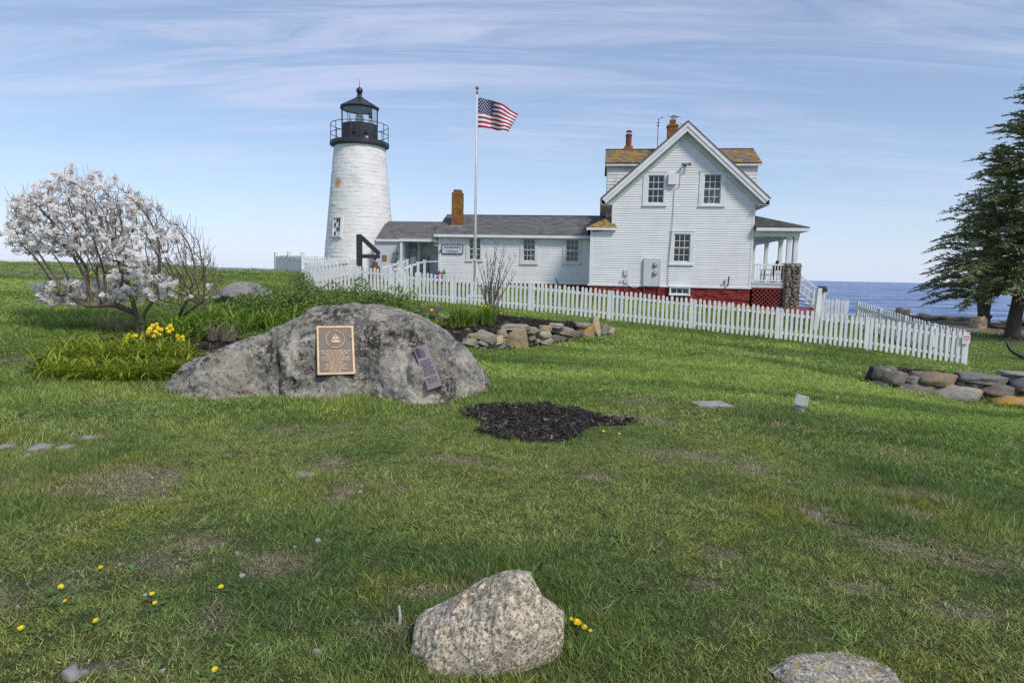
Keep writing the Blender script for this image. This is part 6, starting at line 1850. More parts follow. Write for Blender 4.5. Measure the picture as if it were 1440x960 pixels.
mulch('mulch_bed', BED_MID, 'dark mulch bed behind the curved dry-stone wall', hm, 80, 1.2, .12)
def flat2(X, Y): return .015 + .04 * fbm(X * 2, Y * 2, 62)
mulch('mulch_bed', LILY_BED, 'dark mulch bed under the magnolia and the daylilies', flat2, 120, 1.1, .1)

# ------------------------------------------------------------------ slab, spotlight box, anchor, timbers
sl = MB(); c_ = [Vector((*p, 0)) for p in SLAB]
zz_ = [gz(p.x, p.y) for p in c_]
sl.add([(p.x, p.y, z + .03) for p, z in zip(c_, zz_)] + [(p.x, p.y, z - .1) for p, z in zip(c_, zz_)], [(0, 1, 2, 3), (7, 6, 5, 4), (0, 4, 5, 1), (1, 5, 6, 2), (2, 6, 7, 3), (3, 7, 4, 0)])
setp(sl.build('ground_slab', simple('weathered_concrete', (.38, .37, .35), (.28, .275, .26), .9, 9, bump=.4)), 'flat grey concrete slab set flush in the lawn', 'slab')
def build_spot():
    g = gp(1126, 579); z = g.z
    T = thing('ground_spotlight', g, 'tilted cream spotlight box on a short stub in the lawn', 'spotlight')
    m_c = simple('cream_plastic', (.58, .56, .50), (.50, .48, .43), .55, 9)
    M = Matrix.Translation((g.x, g.y, z)) @ Matrix.Rotation(rad(-28), 4, 'Z') @ Matrix.Scale(.68, 4)
    MB().lathe([(.055, -.05), (.055, .05), (.045, .06), (.045, .12)], 14, (.0, 0)).build('stub', m_white, T, M)
    MB().lathe([(.04, -.05), (.04, .11)], 12, (-.09, .02)).build('stub', m_trim, T, M)
    B = M @ Matrix.Translation((0.0, 0, .22)) @ Matrix.Rotation(rad(8), 4, 'Y') @ Matrix.Rotation(rad(-14), 4, 'X')
    b = MB(); b.box(-.12, .12, -.075, .085, -.10, .11); o = b.build('housing', m_c, T, B)
    bv = o.modifiers.new('b', 'BEVEL'); bv.width = .014; bv.segments = 2
    l = MB(); l.box(-.125, .125, -.10, -.076, -.105, .115); o2 = l.build('front_cover', m_c, T, B); bv = o2.modifiers.new('b', 'BEVEL'); bv.width = .01; bv.segments = 2
    for sx in (-.095, .095):
        for sz in (-.075, .085): MB().box(sx - .012, sx + .012, -.106, -.099, sz - .008, sz + .008).build('screw', simple('screw_rust', (.2, .17, .13)), T, B)
build_spot()
def build_anchor():
    c = gp(1460, 508.5); Y = c.y
    T = thing('iron_anchor', c, 'curved black iron anchor arm reaching in from the right edge', 'anchor')
    pts = [at(px, py, Y) for px, py in ((1415.5, 477.5), (1416.5, 485), (1420, 491), (1427, 496.5), (1440, 502.5), (1458, 506), (1480, 503), (1500, 494), (1508, 480))]
    k = Y / 17.5
    MB().tube(pts, [.012 * k, .028 * k, .036 * k, .045 * k, .055 * k, .065 * k, .055 * k, .04 * k, .014 * k], 10).build('arms', m_black, T, smooth=True)
    MB().tube([at(1458, 506, Y), at(1466, 455, Y + .3), at(1470, 425, Y + .5)], [.055 * k, .05 * k, .045 * k], 10).build('shank', m_black, T, smooth=True)
    MB().tube([at(1456, 430, Y - .1), at(1490, 428, Y + .9)], .035, 8).build('stock', m_black, T)
build_anchor()
def timber_box():
    p = gp(600, 445); a = at(591, 438, 16.6); b = at(617, 438, 16.6)
    z0 = gz(a.x, 16.6); zt = at(604, 431.5, 16.6).z
    T = thing('timber_edging', ((a.x + b.x) / 2, 16.6, z0), 'weathered brown timber box edging in the flower bed', 'planter')
    m_t = simple('weathered_timber', (.20, .155, .10), (.12, .09, .06), .85, 9, sc=(.3, 1, 3), bump=.4)
    MB().box(a.x - .25, b.x, 16.5, 16.62, zt - .13, zt).build('front_board', m_t, T)
    MB().box(b.x - .1, b.x + .02, 16.62, 17.4, zt - .13, zt - .006).build('side_board', m_t, T)
    MB().box(b.x - .09, b.x + .0, 16.505, 16.6, z0 - .2, zt - .132).build('post', m_t, T); MB().box(a.x - .24, a.x - .12, 16.505, 16.6, z0 - .2, zt - .132).build('post', m_t, T)
timber_box()

# light post with lamp near the porch steps
def light_post():
    b = at(1145, 466, 24.0); t = at(1153, 405, 24.0); g = gz(b.x, 24); b.z = min(b.z, g)
    T = thing('light_post', (b.x, 24, g), 'leaning square white post with black floodlight near the porch steps', 'post')
    d = (t - b).normalized()
    MB().obox((b + t) / 2, d * ((t - b).length / 2), Vector((0, .09, 0)), d.cross(Vector((0, 1, 0))) * .09).build('post', m_white, T)
    MB().box(t.x - .03, t.x + .20, 23.9, 24.1, t.z + .002, t.z + .07).build('bracket', m_black, T)
    h = MB(); h.box(t.x + .07, t.x + .22, 23.86, 24.10, t.z - .14, t.z + .0); h.build('lamp_head', m_black, T)
    MB().box(t.x + .09, t.x + .27, 23.87, 24.08, t.z - .21, t.z - .142).build('lamp_lens', simple('lamp_lens_cream', (.55, .53, .45), None, .3), T)
light_post()

# low painted things along the house foot, behind the fence
def low_things():
    m_y = simple('yellow_ochre_paint', (.50, .27, .03), (.34, .16, .025), .6, 6); m_r = simple('dull_red_paint', (.34, .05, .05), (.26, .04, .04), .6, 5)
    a, b = hw(1.2, -1.3), hw(4.3, -1.7)
    T = thing('long_plank_bench', ((a.x + b.x) / 2, (a.y + b.y) / 2, gz((a.x + b.x) / 2, (a.y + b.y) / 2)), 'long low ochre-yellow plank bench behind the picket fence under the lattice', 'bench')
    n = 3
    for k in range(2):
        za, zb_ = gz(a.x, a.y) + .12 + k * .14, gz(b.x, b.y) + .12 + k * .14
        MB().bar((a.x, a.y + k * .12, za), (b.x, b.y + k * .12, zb_), .03, .12).build('plank', m_y, T)
    MB().bar((a.x, a.y - .14, gz(a.x, a.y) + .16), (b.x, b.y - .14, gz(b.x, b.y) + .16), .24, .03).build('seat', m_y, T)
    for t in (.05, .35, .65, .95):
        p = a.lerp(b, t); g = gz(p.x, p.y); MB().box(p.x - .04, p.x + .04, p.y + .02, p.y + .1, g - .1, g + .30).box(p.x - .04, p.x + .04, p.y - .22, p.y - .16, g - .1, g + .14).build('leg', m_y, T)
    p = hw(5.0, -2.2); g = gz(p.x, p.y)
    T = thing('red_bench', (p.x, p.y, g), 'dull red slatted bench behind the fence below the stone pier', 'bench')
    for k in range(3): MB().box(p.x - .62, p.x + .62, p.y + .2 + k * .02, p.y + .23 + k * .02, g + .30 + k * .09, g + .37 + k * .09).build('back_slat', m_r, T)
    for k in range(3): MB().box(p.x - .62, p.x + .62, p.y - .22 + k * .14, p.y - .10 + k * .14, g + .26, g + .29).build('seat_slat', m_r, T)
    for sx in (-.55, .55): MB().box(p.x + sx - .03, p.x + sx + .03, p.y - .2, p.y - .14, g - .05, g + .258).box(p.x + sx - .03, p.x + sx + .03, p.y + .27, p.y + .32, g - .05, g + .56).build('leg', m_r, T)
    MB().box(p.x - .6, p.x + .6, p.y - .235, p.y - .222, g + .06, g + .25).build('apron', m_r, T)
    p = hw(4.15, -1.15); g = gz(p.x, p.y)
    q = MB(); q.lathe([(.0, g), (.13, g), (.17, g + .42), (.185, g + .43), (.165, g + .42), (.12, g + .05)], 18, (p.x, p.y)); o = q.build('blue_bucket', simple('blue_plastic', (.03, .17, .38), (.02, .13, .3), .4), smooth=True)
    setp(o, 'small blue bucket behind the fence by the lattice', 'bucket')
    # chair on the porch
    p = hw(4.15, 1.1, 1.43); T = thing('porch_chair', p, 'dark brown wooden armchair on the porch behind the railing', 'chair')
    m_d = simple('dark_stained_wood', (.09, .06, .045), (.05, .035, .028), .6, 8)
    M = Matrix.Translation(p) @ Matrix.Rotation(rad(-125), 4, 'Z')
    MB().box(-.28, .28, -.27, .27, .36, .41).build('seat', m_d, T, M)
    for k in range(5): MB().obox((-.22 + k * .11, .33, .72), (.045, 0, 0), (0, .012, 0), (0, .09, .34)).build('back_slat', m_d, T, M)
    for sx in (-.30, .30):
        for sy in (-.24, .24): MB().box(sx - .03, sx + .03, sy - .03, sy + .03, 0, .60 if sy < 0 else .62).build('leg', m_d, T, M)
        MB().box(sx - .05, sx + .05, -.32, .30, .622, .65).build('armrest', m_d, T, M)
    p = hw(4.7, 1.5, 1.43); T = thing('porch_chair', p, 'small brown folding chair near the porch pier', 'chair')
    M = Matrix.Translation(p) @ Matrix.Rotation(rad(150), 4, 'Z')
    MB().box(-.2, .2, -.2, .2, .42, .45).build('seat', m_d, T, M); MB().box(-.2, .2, .19, .215, .6, .9).build('backrest', m_d, T, M)
    for sx in (-.19, .19): MB().bar((sx, -.2, 0), (sx, .2, .92), .03, .03).build('leg', m_d, T, M); MB().bar((sx * .85, .25, 0), (sx * .85, -.18, .44), .03, .03).build('leg', m_d, T, M)
low_things()

# ------------------------------------------------------------------ gulls
def gull(p, yaw, label):
    T = thing('gull', p, label, 'gull')
    M = Matrix.Translation(p) @ Matrix.Rotation(yaw, 4, 'Z')
    # one continuous body from bill to tail, bird faces -x
    sp = [(-.265, 0, .262, .012), (-.235, 0, .266, .030), (-.20, 0, .268, .040), (-.165, 0, .245, .042), (-.13, 0, .205, .052), (-.07, 0, .165, .080), (.0, 0, .15, .092), (.09, 0, .15, .080), (.17, 0, .155, .050), (.26, 0, .16, .028), (.33, 0, .158, .020)]
    b = MB(); b.tube([Vector(s[:3]) for s in sp], [s[3] for s in sp], 12)
    m_w = simple('gull_white', (.75, .75, .74), None, .8); m_g = simple('gull_grey', (.33, .34, .36), (.27, .28, .30), .8, 12)
    b.build('body', m_w, T, M, smooth=True)
    for s in (-1, 1):
        w = MB(); w.tube([(-.09, s * .062, .19), (.0, s * .075, .20), (.12, s * .06, .185), (.24, s * .03, .172), (.38, s * .012, .16)], [.03, .055, .05, .025, .006], 8)
        w.build('wing', m_g, T, M, smooth=True)
        MB().tube([(.38, s * .012, .16), (.43, s * .01, .155)], [.012, .004], 5).build('wing_tip', m_black, T, M)
        l = MB(); l.tube([(.02, s * .035, .09), (.025, s * .035, .0)], .008, 5); l.box(-.02, .03, s * .035 - .015, s * .035 + .015, -.002, .006); l.build('leg', simple('gull_leg', (.5, .3, .25)), T, M)
    MB().tube([(-.262, 0, .262), (-.315, 0, .252), (-.325, 0, .245)], [.014, .008, .003], 6).build('bill', simple('gull_bill', (.5, .30, .05)), T, M)
    for s in (-1, 1): MB().obox((-.225, s * .033, .278), (.006, 0, 0), (0, .003, 0), (0, 0, .006)).build('eye', m_black, T, M)
gull(hw(-.27, 4.0, 9.663), 0.1 - PHI, 'white and grey gull standing on the chimney pot behind the gable')
gull(hw(.33, 4.0, 9.253), .2 - PHI, 'second gull half hidden behind the peak of the roof')

# ------------------------------------------------------------------ woody plants
def grow(roots, attr, step, infl, kill, iters=90):
    """space colonisation: returns node positions and parent indices"""
    P = [np.array(r[0], float) for r in roots]; par = [-1] * len(roots)
    for ri, r in enumerate(roots):
        prev = ri
        for q in r[1:]:
            q = np.array(q, float); d = q - P[prev]; n = max(1, int(np.linalg.norm(d) / step)); b0 = P[prev]
            for k in range(n): P.append(b0 + d * (k + 1) / n); par.append(prev if k == 0 else len(P) - 2)
            prev = len(P) - 1
    A = np.array(attr, float); alive = np.ones(len(A), bool)
    near_d = np.full(len(A), 1e9); near_i = np.zeros(len(A), int); done = 0
    for it in range(iters):
        Q = np.array(P[done:])
        if len(Q):
            for s in range(0, len(Q), 400):
                d = np.linalg.norm(A[:, None, :] - Q[None, s:s + 400], axis=2); m = d.argmin(1); dm = d[np.arange(len(A)), m]
                up = dm < near_d; near_d[up] = dm[up]; near_i[up] = m[up] + done + s
        done = len(P)
        alive &= near_d > kill
        act = alive & (near_d < infl)
        if not act.any(): break
        dirs = {}
        for a in np.nonzero(act)[0]:
            v = A[a] - P[near_i[a]]; v /= np.linalg.norm(v) + 1e-9; dirs[near_i[a]] = dirs.get(near_i[a], 0) + v
        for i, v in dirs.items():
            v = v + rng.normal(0, .18, 3); v /= np.linalg.norm(v) + 1e-9
            P.append(P[i] + v * step); par.append(i)
    return np.array(P), par
def limbs(P, par, tip, expo=2.3, rmax=9):
    n = len(P); ch = [[] for _ in range(n)]
    for i, p in enumerate(par):
        if p >= 0: ch[p].append(i)
    rad_ = np.zeros(n)
    for i in range(n - 1, -1, -1):
        rad_[i] = tip if not ch[i] else min(rmax, sum(rad_[c] ** expo for c in ch[i]) ** (1 / expo))
    mb = MB()
    starts = [i for i in range(n) if par[i] < 0]
    stack = [(s, None) for s in starts]
    while stack:
        s, frm = stack.pop()
        line = ([] if frm is None else [frm]) + [s]; cur = s
        while ch[cur]:
            c = sorted(ch[cur], key=lambda k: -rad_[k]); nx = c[0]
            for o in c[1:]: stack.append((o, cur))
            line.append(nx); cur = nx
        if len(line) < 2: continue
        rs = [rad_[k] for k in line]
        if frm is not None: rs[0] = min(rs[0], rs[1] * 1.25)
        big_ = max(rs)
        mb.tube([Vector(P[k]) for k in line], rs, 8 if big_ > .02 else (5 if big_ > .006 else 3), False)
    return mb, rad_, ch
def bark_mat(name, a, b, scale=12):
    t = NT(name); c = t.mix(t.ramp(t.noise(scale, 7, .7, sc=(1, 1, .35)), .35, .65), a, b)
    t.bump(t.noise(scale * 3, 6, .7, sc=(1, 1, .3)), .6, .01); return t.done(c, .9, .2)
def in_px_poly(poly, n, Yc, depth_fun):
    """random points inside a photo outline, spread in depth"""
    poly = np.array(poly, float); lo, hi = poly.min(0), poly.max(0); out = []
    while len(out) < n:
        x = rng.uniform(lo[0], hi[0], n); y = rng.uniform(lo[1], hi[1], n); ok = inpoly(x, y, poly)
        for a, b in zip(x[ok], y[ok]): out.append((a, b))
    out = out[:n]; res = []
    for a, b in out:
        # thin near the outline, thick in the middle
        d = np.min(np.hypot(poly[:, 0] - a, poly[:, 1] - b)); D = depth_fun(a, b) * min(1, .25 + d / 60)
        Y = Yc + rng.uniform(-1, 1) * D
        res.append((tuple(at(a, b, Y)), a, b))
    return res

def build_magnolia():
    base = gp(193, 468); Y = base.y
    T = thing('magnolia_tree', base, 'spreading star magnolia covered in white blossom at the left', 'tree')
    crown = [(8, 300), (22, 276), (50, 262), (95, 245), (125, 250), (165, 258), (200, 278), (235, 300), (262, 318), (285, 335), (305, 372), (316, 395), (308, 422), (285, 440), (262, 418), (240, 430), (215, 432), (190, 420), (150, 425), (115, 432), (75, 432), (44, 414), (60, 396), (100, 395), (130, 385), (105, 366), (62, 356), (30, 362), (8, 352)]
    pts = in_px_poly(crown, 3700, Y, lambda a, b: 1.1)
    k1 = [at(193, 452, Y), at(190, 436, Y), at(184, 415, Y)]
    roots = [[tuple(base - Vector((0, 0, .15)))] + [tuple(p) for p in k1], [tuple(base + Vector((.05, .03, -.15))), tuple(at(203, 440, Y + .1)), tuple(at(222, 412, Y + .15))],
             [tuple(gp(243, 452) - Vector((0, 0, .1))), tuple(at(258, 432, Y + .1)), tuple(at(268, 412, Y))], [tuple(gp(243, 452) + Vector((.03, 0, -.1))), tuple(at(262, 440, Y)), tuple(at(285, 424, Y - .2))],
             [tuple(at(190, 440, Y)), tuple(at(160, 428, Y - .3)), tuple(at(120, 430, Y - .4))]]
    P, par = grow(roots, [p[0] for p in pts], .046, .75, .050)
    mb, rr, ch = limbs(P, par, .0032, 2.45, .085)
    tips = [i for i in range(len(P)) if not ch[i]]
    tw = MB(); tipp = []
    for i in tips:
        p = Vector(P[i])
        if random.random() < .75:
            d = Vector((random.gauss(0, .25), random.gauss(0, .25), 1)).normalized(); L = random.uniform(.06, .20) + (.16 * random.random() if random.random() < .3 else 0)
            q = p + d * L; tw.tube([p, p.lerp(q, .5) + Vector((random.gauss(0, .006), 0, 0)), q], [.0032, .0028, .0018], 3, False)
            if random.random() < .5: tipp.append((p, d))
            else: tipp.append((p.lerp(q, random.random()), d))
        else: tipp.append((p, Vector((random.gauss(0, .5), random.gauss(0, .5), 1)).normalized()))
    bk = bark_mat('magnolia_bark', (.20, .165, .13), (.12, .095, .075))
    mb.build('trunk', bk, T, smooth=True)
    setp(tw.build('twigs', bark_mat('magnolia_twig', (.13, .09, .07), (.085, .06, .05)), T), kind='stuff')
    # blossoms: strap petals
    pm = leaf_mat('magnolia_petal', .5, .55, False, (.91, .86, .83), (.96, .93, .90))
    def bloom(k):
        r = random.Random(k); b = MB(); n = r.randint(11, 15)
        for j in range(n):
            a = j * 6.283 / n + r.uniform(-.25, .25); L = r.uniform(.040, .062); up = r.uniform(.1, .9) if j % 2 else r.uniform(-.25, .5); w = r.uniform(.011, .016)
            dx, dy = math.cos(a), math.sin(a); sx, sy = -dy * w, dx * w
            c1 = Vector((dx * L * .5, dy * L * .5, up * L * .6)); c2 = Vector((dx * L, dy * L, up * L * .75 - .006 * r.random()))
            b.add([(0, 0, 0), c1 + Vector((sx, sy, 0)), c1 - Vector((sx, sy, 0)), c2 + Vector((sx, sy, 0)) * .6, c2 - Vector((sx, sy, 0)) * .6], [(0, 2, 1), (1, 2, 4, 3)])
        return b.mesh('blossom_%d' % k, mats=[pm])
    BL = [bloom(k) for k in range(6)]
    cand = []
    for p, d in tipp:
        # photo position decides how thick the flowering is
        q = CAMR.transposed() @ (p - Vector((0, 0, CAMZ))); px = 720 - q.x / q.z * FPX; py = 480 + q.y / q.z * FPX
        w = 1.0 if px < 190 else max(.07, 1 - (px - 190) / 70)
        if py > 392 and px < 250: w = 1.0
        if 360 < py < 395 and px < 130: w = .5
        # flowering comes in clusters, with bare twigs between
        cl = mnoise.noise(p * 2.6 + Vector((3, 7, 1))); w *= max(.08, min(1, .50 + cl * 1.6))
        if random.random() < w: cand.append((p, d, px, py))
    extra = []
    for p, d, px, py in cand:
        for _ in range(random.choice([0, 1, 2, 3]) + (1 if py > 385 and px < 215 else 0)): extra.append((p + Vector((random.gauss(0, .04), random.gauss(0, .04), random.gauss(0, .035))), Vector((random.gauss(0, .6), random.gauss(0, .6) - .2, 1)).normalized(), px, py))
    cand += extra
    cand.sort(key=lambda c: c[0].y)
    print('blossoms', len(cand))
    rest = MB()
    nstep = 0
    for n_, (p, d, px, py) in enumerate(cand):
        sc = random.uniform(.6, 1.35); d2 = (d + Vector((random.gauss(0, .35), -.35 + random.gauss(0, .3), 0))).normalized()
        M = Matrix.Translation(p) @ d2.to_track_quat('Z', 'Y').to_matrix().to_4x4() @ Matrix.Rotation(random.uniform(0, 6.28), 4, 'Z') @ Matrix.Scale(sc, 4)
        me = BL[n_ % 6]
        if n_ < 300: link_mesh('blossom', me, pm, T, M)
        else: rest.add([M @ v.co for v in me.vertices], [tuple(f.vertices) for f in me.polygons])
    if rest.v:
        o = rest.build('blossoms', pm, T); setp(o, kind='stuff')
build_magnolia()

def build_bare_shrub():
    b = gp(689, 449); b = Vector((at(689, 449, 17.6).x, 17.6, 0)); b.z = gz(b.x, b.y) + .2
    T = thing('bare_shrub', b, 'leafless twiggy upright shrub in front of the museum wing', 'shrub')
    r = random.Random(21); mb = MB()
    tops = [(668, 392), (672, 366), (678, 374), (683, 352), (690, 360), (696, 342), (701, 338), (706, 352), (712, 346), (719, 362), (726, 360), (728, 380), (675, 400), (722, 392), (694, 372), (708, 370)]
    for tx, ty in tops:
        top = at(tx, ty, 17.6 + r.uniform(-.45, .45)); st = b + Vector((r.uniform(-.07, .07), r.uniform(-.06, .06), -.2)); pl = []
        for k in range(8):
            t = k / 7; q = st.lerp(top, t); q.x = st.x + (top.x - st.x) * t ** 1.5; q.y = st.y + (top.y - st.y) * t ** 1.4
            pl.append(q + Vector((r.gauss(0, .012), r.gauss(0, .012), 0)))
        mb.tube(pl, [.020 * (1 - k / 9) for k in range(8)], 5, False)
        for k in range(3, 8):
            for _ in range(r.choice([1, 2, 2])):
                a = r.uniform(0, 6.28); L = r.uniform(.14, .42) * (1.15 - k / 10); p = pl[k - 1].lerp(pl[k], r.random()); e = p + Vector((math.cos(a) * .42, math.sin(a) * .42, .9)) * L
                m = p.lerp(e, .5) + Vector((math.cos(a), math.sin(a), 0)) * L * .10
                mb.tube([p, m, e], [.0075, .0065, .0045], 3, False)
    mb.build('branches', bark_mat('grey_twig', (.17, .135, .115), (.11, .085, .07)), T)
build_bare_shrub()

# ------------------------------------------------------------------ spruces
m_needle = leaf_mat('spruce_needles', .15, .7, False, (.105, .14, .075), (.35, .37, .175))
def spray(mb, p, d, L, r):
    """flat spruce spray: needled twigs either side of an axis"""
    d = d.normalized(); side = d.cross(Vector((0, 0, 1)))
    if side.length < .1: side = Vector((1, 0, 0))
    side.normalize(); up = side.cross(d)
    n = 4
    for k in range(n):
        t = (k + r.random()) / n; c = p + d * L * t
        for s in (-1, 1):
            w = L * .40 * (1 - .45 * t) * r.uniform(.5, 1.4)
            tip = c + side * s * w + d * w * .75 + up * r.uniform(-.10, .05) * L + Vector((0, 0, -w * .18))
            q = (d * .5 - side * s * .5) * w * .30
            mb.add([c - q, c + q + up * .02, tip + q * .5, tip - q * .3 + Vector((0, 0, -.02))], [(0, 1, 2, 3)])
    mb.add([p - side * .035, p + side * .035, p + d * L * 1.08], [(0, 1, 2)])
def spruce(base, H, Rb, z_first, label, seed, lean=0, stems=1, trunk_r=.3, side_bias=None, dens=1.0):
    r = random.Random(seed)
    T = thing('spruce_tree', base, label, 'tree', 'spruces by the shore')
    tb = MB(); nd = MB(); lb = MB()
    bark = bpy.data.materials.get('spruce_bark') or bark_mat('spruce_bark', (.15, .125, .10), (.085, .07, .06), 6)
    def axis(t): return base + Vector((lean * t, .15 * math.sin(t * 2.5), H * t))
    pts = [axis(t) + Vector((.06 * math.sin(t * 21 + seed), .05 * math.cos(t * 17), 0)) for t in np.linspace(-.02, 1, 22)]
    tb.tube(pts, [trunk_r * (1.25 if i == 0 else (1.08 if i == 1 else 1)) * (1 - i / 21) ** .8 + .015 for i in range(22)], 12)
    if stems > 1:
        q = [base + Vector((-.25, -.1, -.2)), base + Vector((-.42, -.1, .8)), base + Vector((-.62, -.1, 1.9)), base + Vector((-.55, 0, 3.2)), base + Vector((-.5, 0, 5.5))]
        tb.tube(q, [.26, .19, .18, .15, .06], 10)
        tb.tube([base + Vector((-.60, -.1, 1.75)), base + Vector((-.85, -.15, 2.0))], [.14, .10], 8)
        for k in range(16):
            zz = r.uniform(.2, 2.8); a = r.uniform(0, 6.28); cc = axis(zz / H); tb.lathe([(.02, -.12), (.11, -.05), (.12, .04), (.03, .12)], 7, (0, 0)) if False else tb.tube([cc + Vector((math.cos(a) * trunk_r * .75, math.sin(a) * trunk_r * .75, zz * 0)), cc + Vector((math.cos(a) * trunk_r * 1.25, math.sin(a) * trunk_r * 1.25, .06))], [.13, .06], 7)
    else:
        for k in range(4):
            a = r.uniform(0, 6.28); zz = r.uniform(1.4, 2.6); cc = axis(zz / H); tb.tube([cc, cc + Vector((math.cos(a), math.sin(a), .1)) * r.uniform(.5, .9)], [.06, .03], 6)
        for k in range(6):
            a = k * 1.05 + .3; tb.tube([base + Vector((0, 0, .30)), base + Vector((math.cos(a) * .36, math.sin(a) * .36, .02)), base + Vector((math.cos(a) * .6, math.sin(a) * .6, -.15))], [.10, .10, .05], 7)
    tb.build('trunk', bark, T, smooth=True)
    z = z_first
    while z < H - .15:
        f = (H - z) / (H - z_first)                # 1 at the lowest whorl
        L0 = Rb * (f ** .85) * (.9 if f > .93 else 1) + .12
        nb = max(4, int((7 + 5 * f) * dens)); a0 = r.uniform(0, 6.28)
        for k in range(nb):
            a = a0 + k * 6.283 / nb + r.uniform(-.3, .3); L = L0 * r.uniform(.55, 1.16)
            if r.random() < .10: L *= .5
            c = axis(z / H) + Vector((0, 0, r.uniform(-.15, .15))); hd = Vector((math.cos(a), math.sin(a), 0))
            if side_bias: L *= 1 + side_bias[1] * max(0, hd.dot(side_bias[0]))
            droop = r.uniform(.10, .24) * f; lift = .25 * (1 - f) + r.uniform(0, .12); n = max(4, int(L / .22))
            pl = []
            for i in range(n + 1):
                t = i / n; pl.append(c + hd * L * t + Vector((0, 0, L * (lift * t - droop * 1.9 * t * t + .55 * droop * t ** 4 + .04 * math.sin(7 * t + a)))) + hd.cross(Vector((0, 0, 1))) * (.05 * L * math.sin(3 * t + k)))
            lb.tube(pl, [max(.006, .03 * f * (1 - i / n) + .006) for i in range(n + 1)], 4, False)
            for i in range(1, n + 1):
                t = i / n
                if t < .22 and f > .3: continue
                d = (pl[i] - pl[i - 1]).normalized(); sd = d.cross(Vector((0, 0, 1))).normalized()
                ll = min(.50, .20 + L * .13 * math.sin(math.pi * min(1, t * .9 + .05))) * r.uniform(.7, 1.3)
                for s in (-1, 1):
                    if r.random() < .22: continue
                    spray(nd, pl[i], d * .55 + sd * s * r.uniform(.6, 1.0) + Vector((0, 0, r.uniform(-.30, .08))), ll * r.uniform(.7, 1.15), r)
                for _ in range(r.choice([2, 3, 3, 4])): spray(nd, pl[i].lerp(pl[i - 1], r.random()), d * r.uniform(.2, 1) + Vector((r.uniform(-.9, .9), r.uniform(-.9, .9), r.uniform(-.25, .55))), ll * r.uniform(.5, .95), r)
            spray(nd, pl[-1], pl[-1] - pl[-2], .32, r)
        z += r.uniform(.28, .46) * (.75 + .5 * f)
    lb.build('branches', bark, T)
    o = nd.build('crown', m_needle, T); setp(o, kind='stuff')
    return T
pA = at(1426, 474, 31.0); pA.z = gz(pA.x, 31.0)
spruce(pA, 12.7, 4.1, 2.3, 'tall dark spruce with a thick single trunk at the right edge', 4, lean=.1, trunk_r=.30)
pB = at(1386, 455, 40.0); pB.z = gz(pB.x, 40.0)
spruce(pB, 11.0, 4.0, 2.75, 'dark spruce with paired knotty trunks behind the right fence corner', 9, stems=2, trunk_r=.25)
pC = at(1475, 462, 38.0); pC.z = gz(pC.x, 38.0)
spruce(pC, 11.5, 3.6, 2.6, 'spruce standing behind the big trunk and mostly outside the picture', 15, trunk_r=.28, dens=.8)

# ------------------------------------------------------------------ leafy plants
def strap_clump(n, L0, L1, w, spread, seed, mat, droop=.75, seg=6):
    r = random.Random(seed); b = MB()
    for i in range(n):
        a = r.uniform(0, 6.28); L = r.uniform(L0, L1); e = r.uniform(.15, 1) * spread; dr = droop * r.uniform(.5, 1.3); ww = w * r.uniform(.7, 1.2)
        o = Vector((r.gauss(0, .045), r.gauss(0, .045), -.02)); hx, hy = math.cos(a), math.sin(a); sd = Vector((-hy, hx, 0)); vs = []; fs = []
        ang = math.pi / 2 - e * .5; p = o.copy()
        for k in range(seg + 1):
            t = k / seg; wk = ww * (.75 + .5 * t) * (1 - t ** 3) + .0006
            vs += [p - sd * wk / 2 + Vector((0, 0, .18 * wk)), p + Vector((0, 0, -.12 * wk)), p + sd * wk / 2 + Vector((0, 0, .18 * wk))]
            if k: q = 3 * k; fs += [(q - 3, q - 2, q + 1, q), (q - 2, q - 1, q + 2, q + 1)]
            ang -= dr * 2.2 / seg * (.3 + 1.4 * t)
            p = p + (Vector((hx, hy, 0)) * math.cos(ang) + Vector((0, 0, 1)) * math.sin(ang)) * (L / seg)
        b.add(vs, fs)
    return b.mesh('strap_leaves', mats=[mat], smooth=True)
m_lily = leaf_mat('daylily_leaf', .35, .45, False, (.22, .30, .030), (.44, .52, .060))
m_lily2 = leaf_mat('daylily_leaf_deep', .35, .45, False, (.15, .26, .034), (.30, .42, .065))
LY = [strap_clump(34, .38, .62, .026, 1.5, 200 + k, m_lily) for k in range(4)]
LY2 = [strap_clump(34, .38, .62, .026, 1.4, 220 + k, m_lily2) for k in range(3)]
def plant(name, me, p, sc, part, label, cat, group, mat=None):
    T = thing(name, p, label, cat, group)
    link_mesh(part, me, mat, T, Matrix.Translation(p) @ Matrix.Rotation(random.uniform(0, 6.28), 4, 'Z') @ Matrix.Diagonal((sc, sc, sc * random.uniform(.9, 1.1), 1)))
    return T
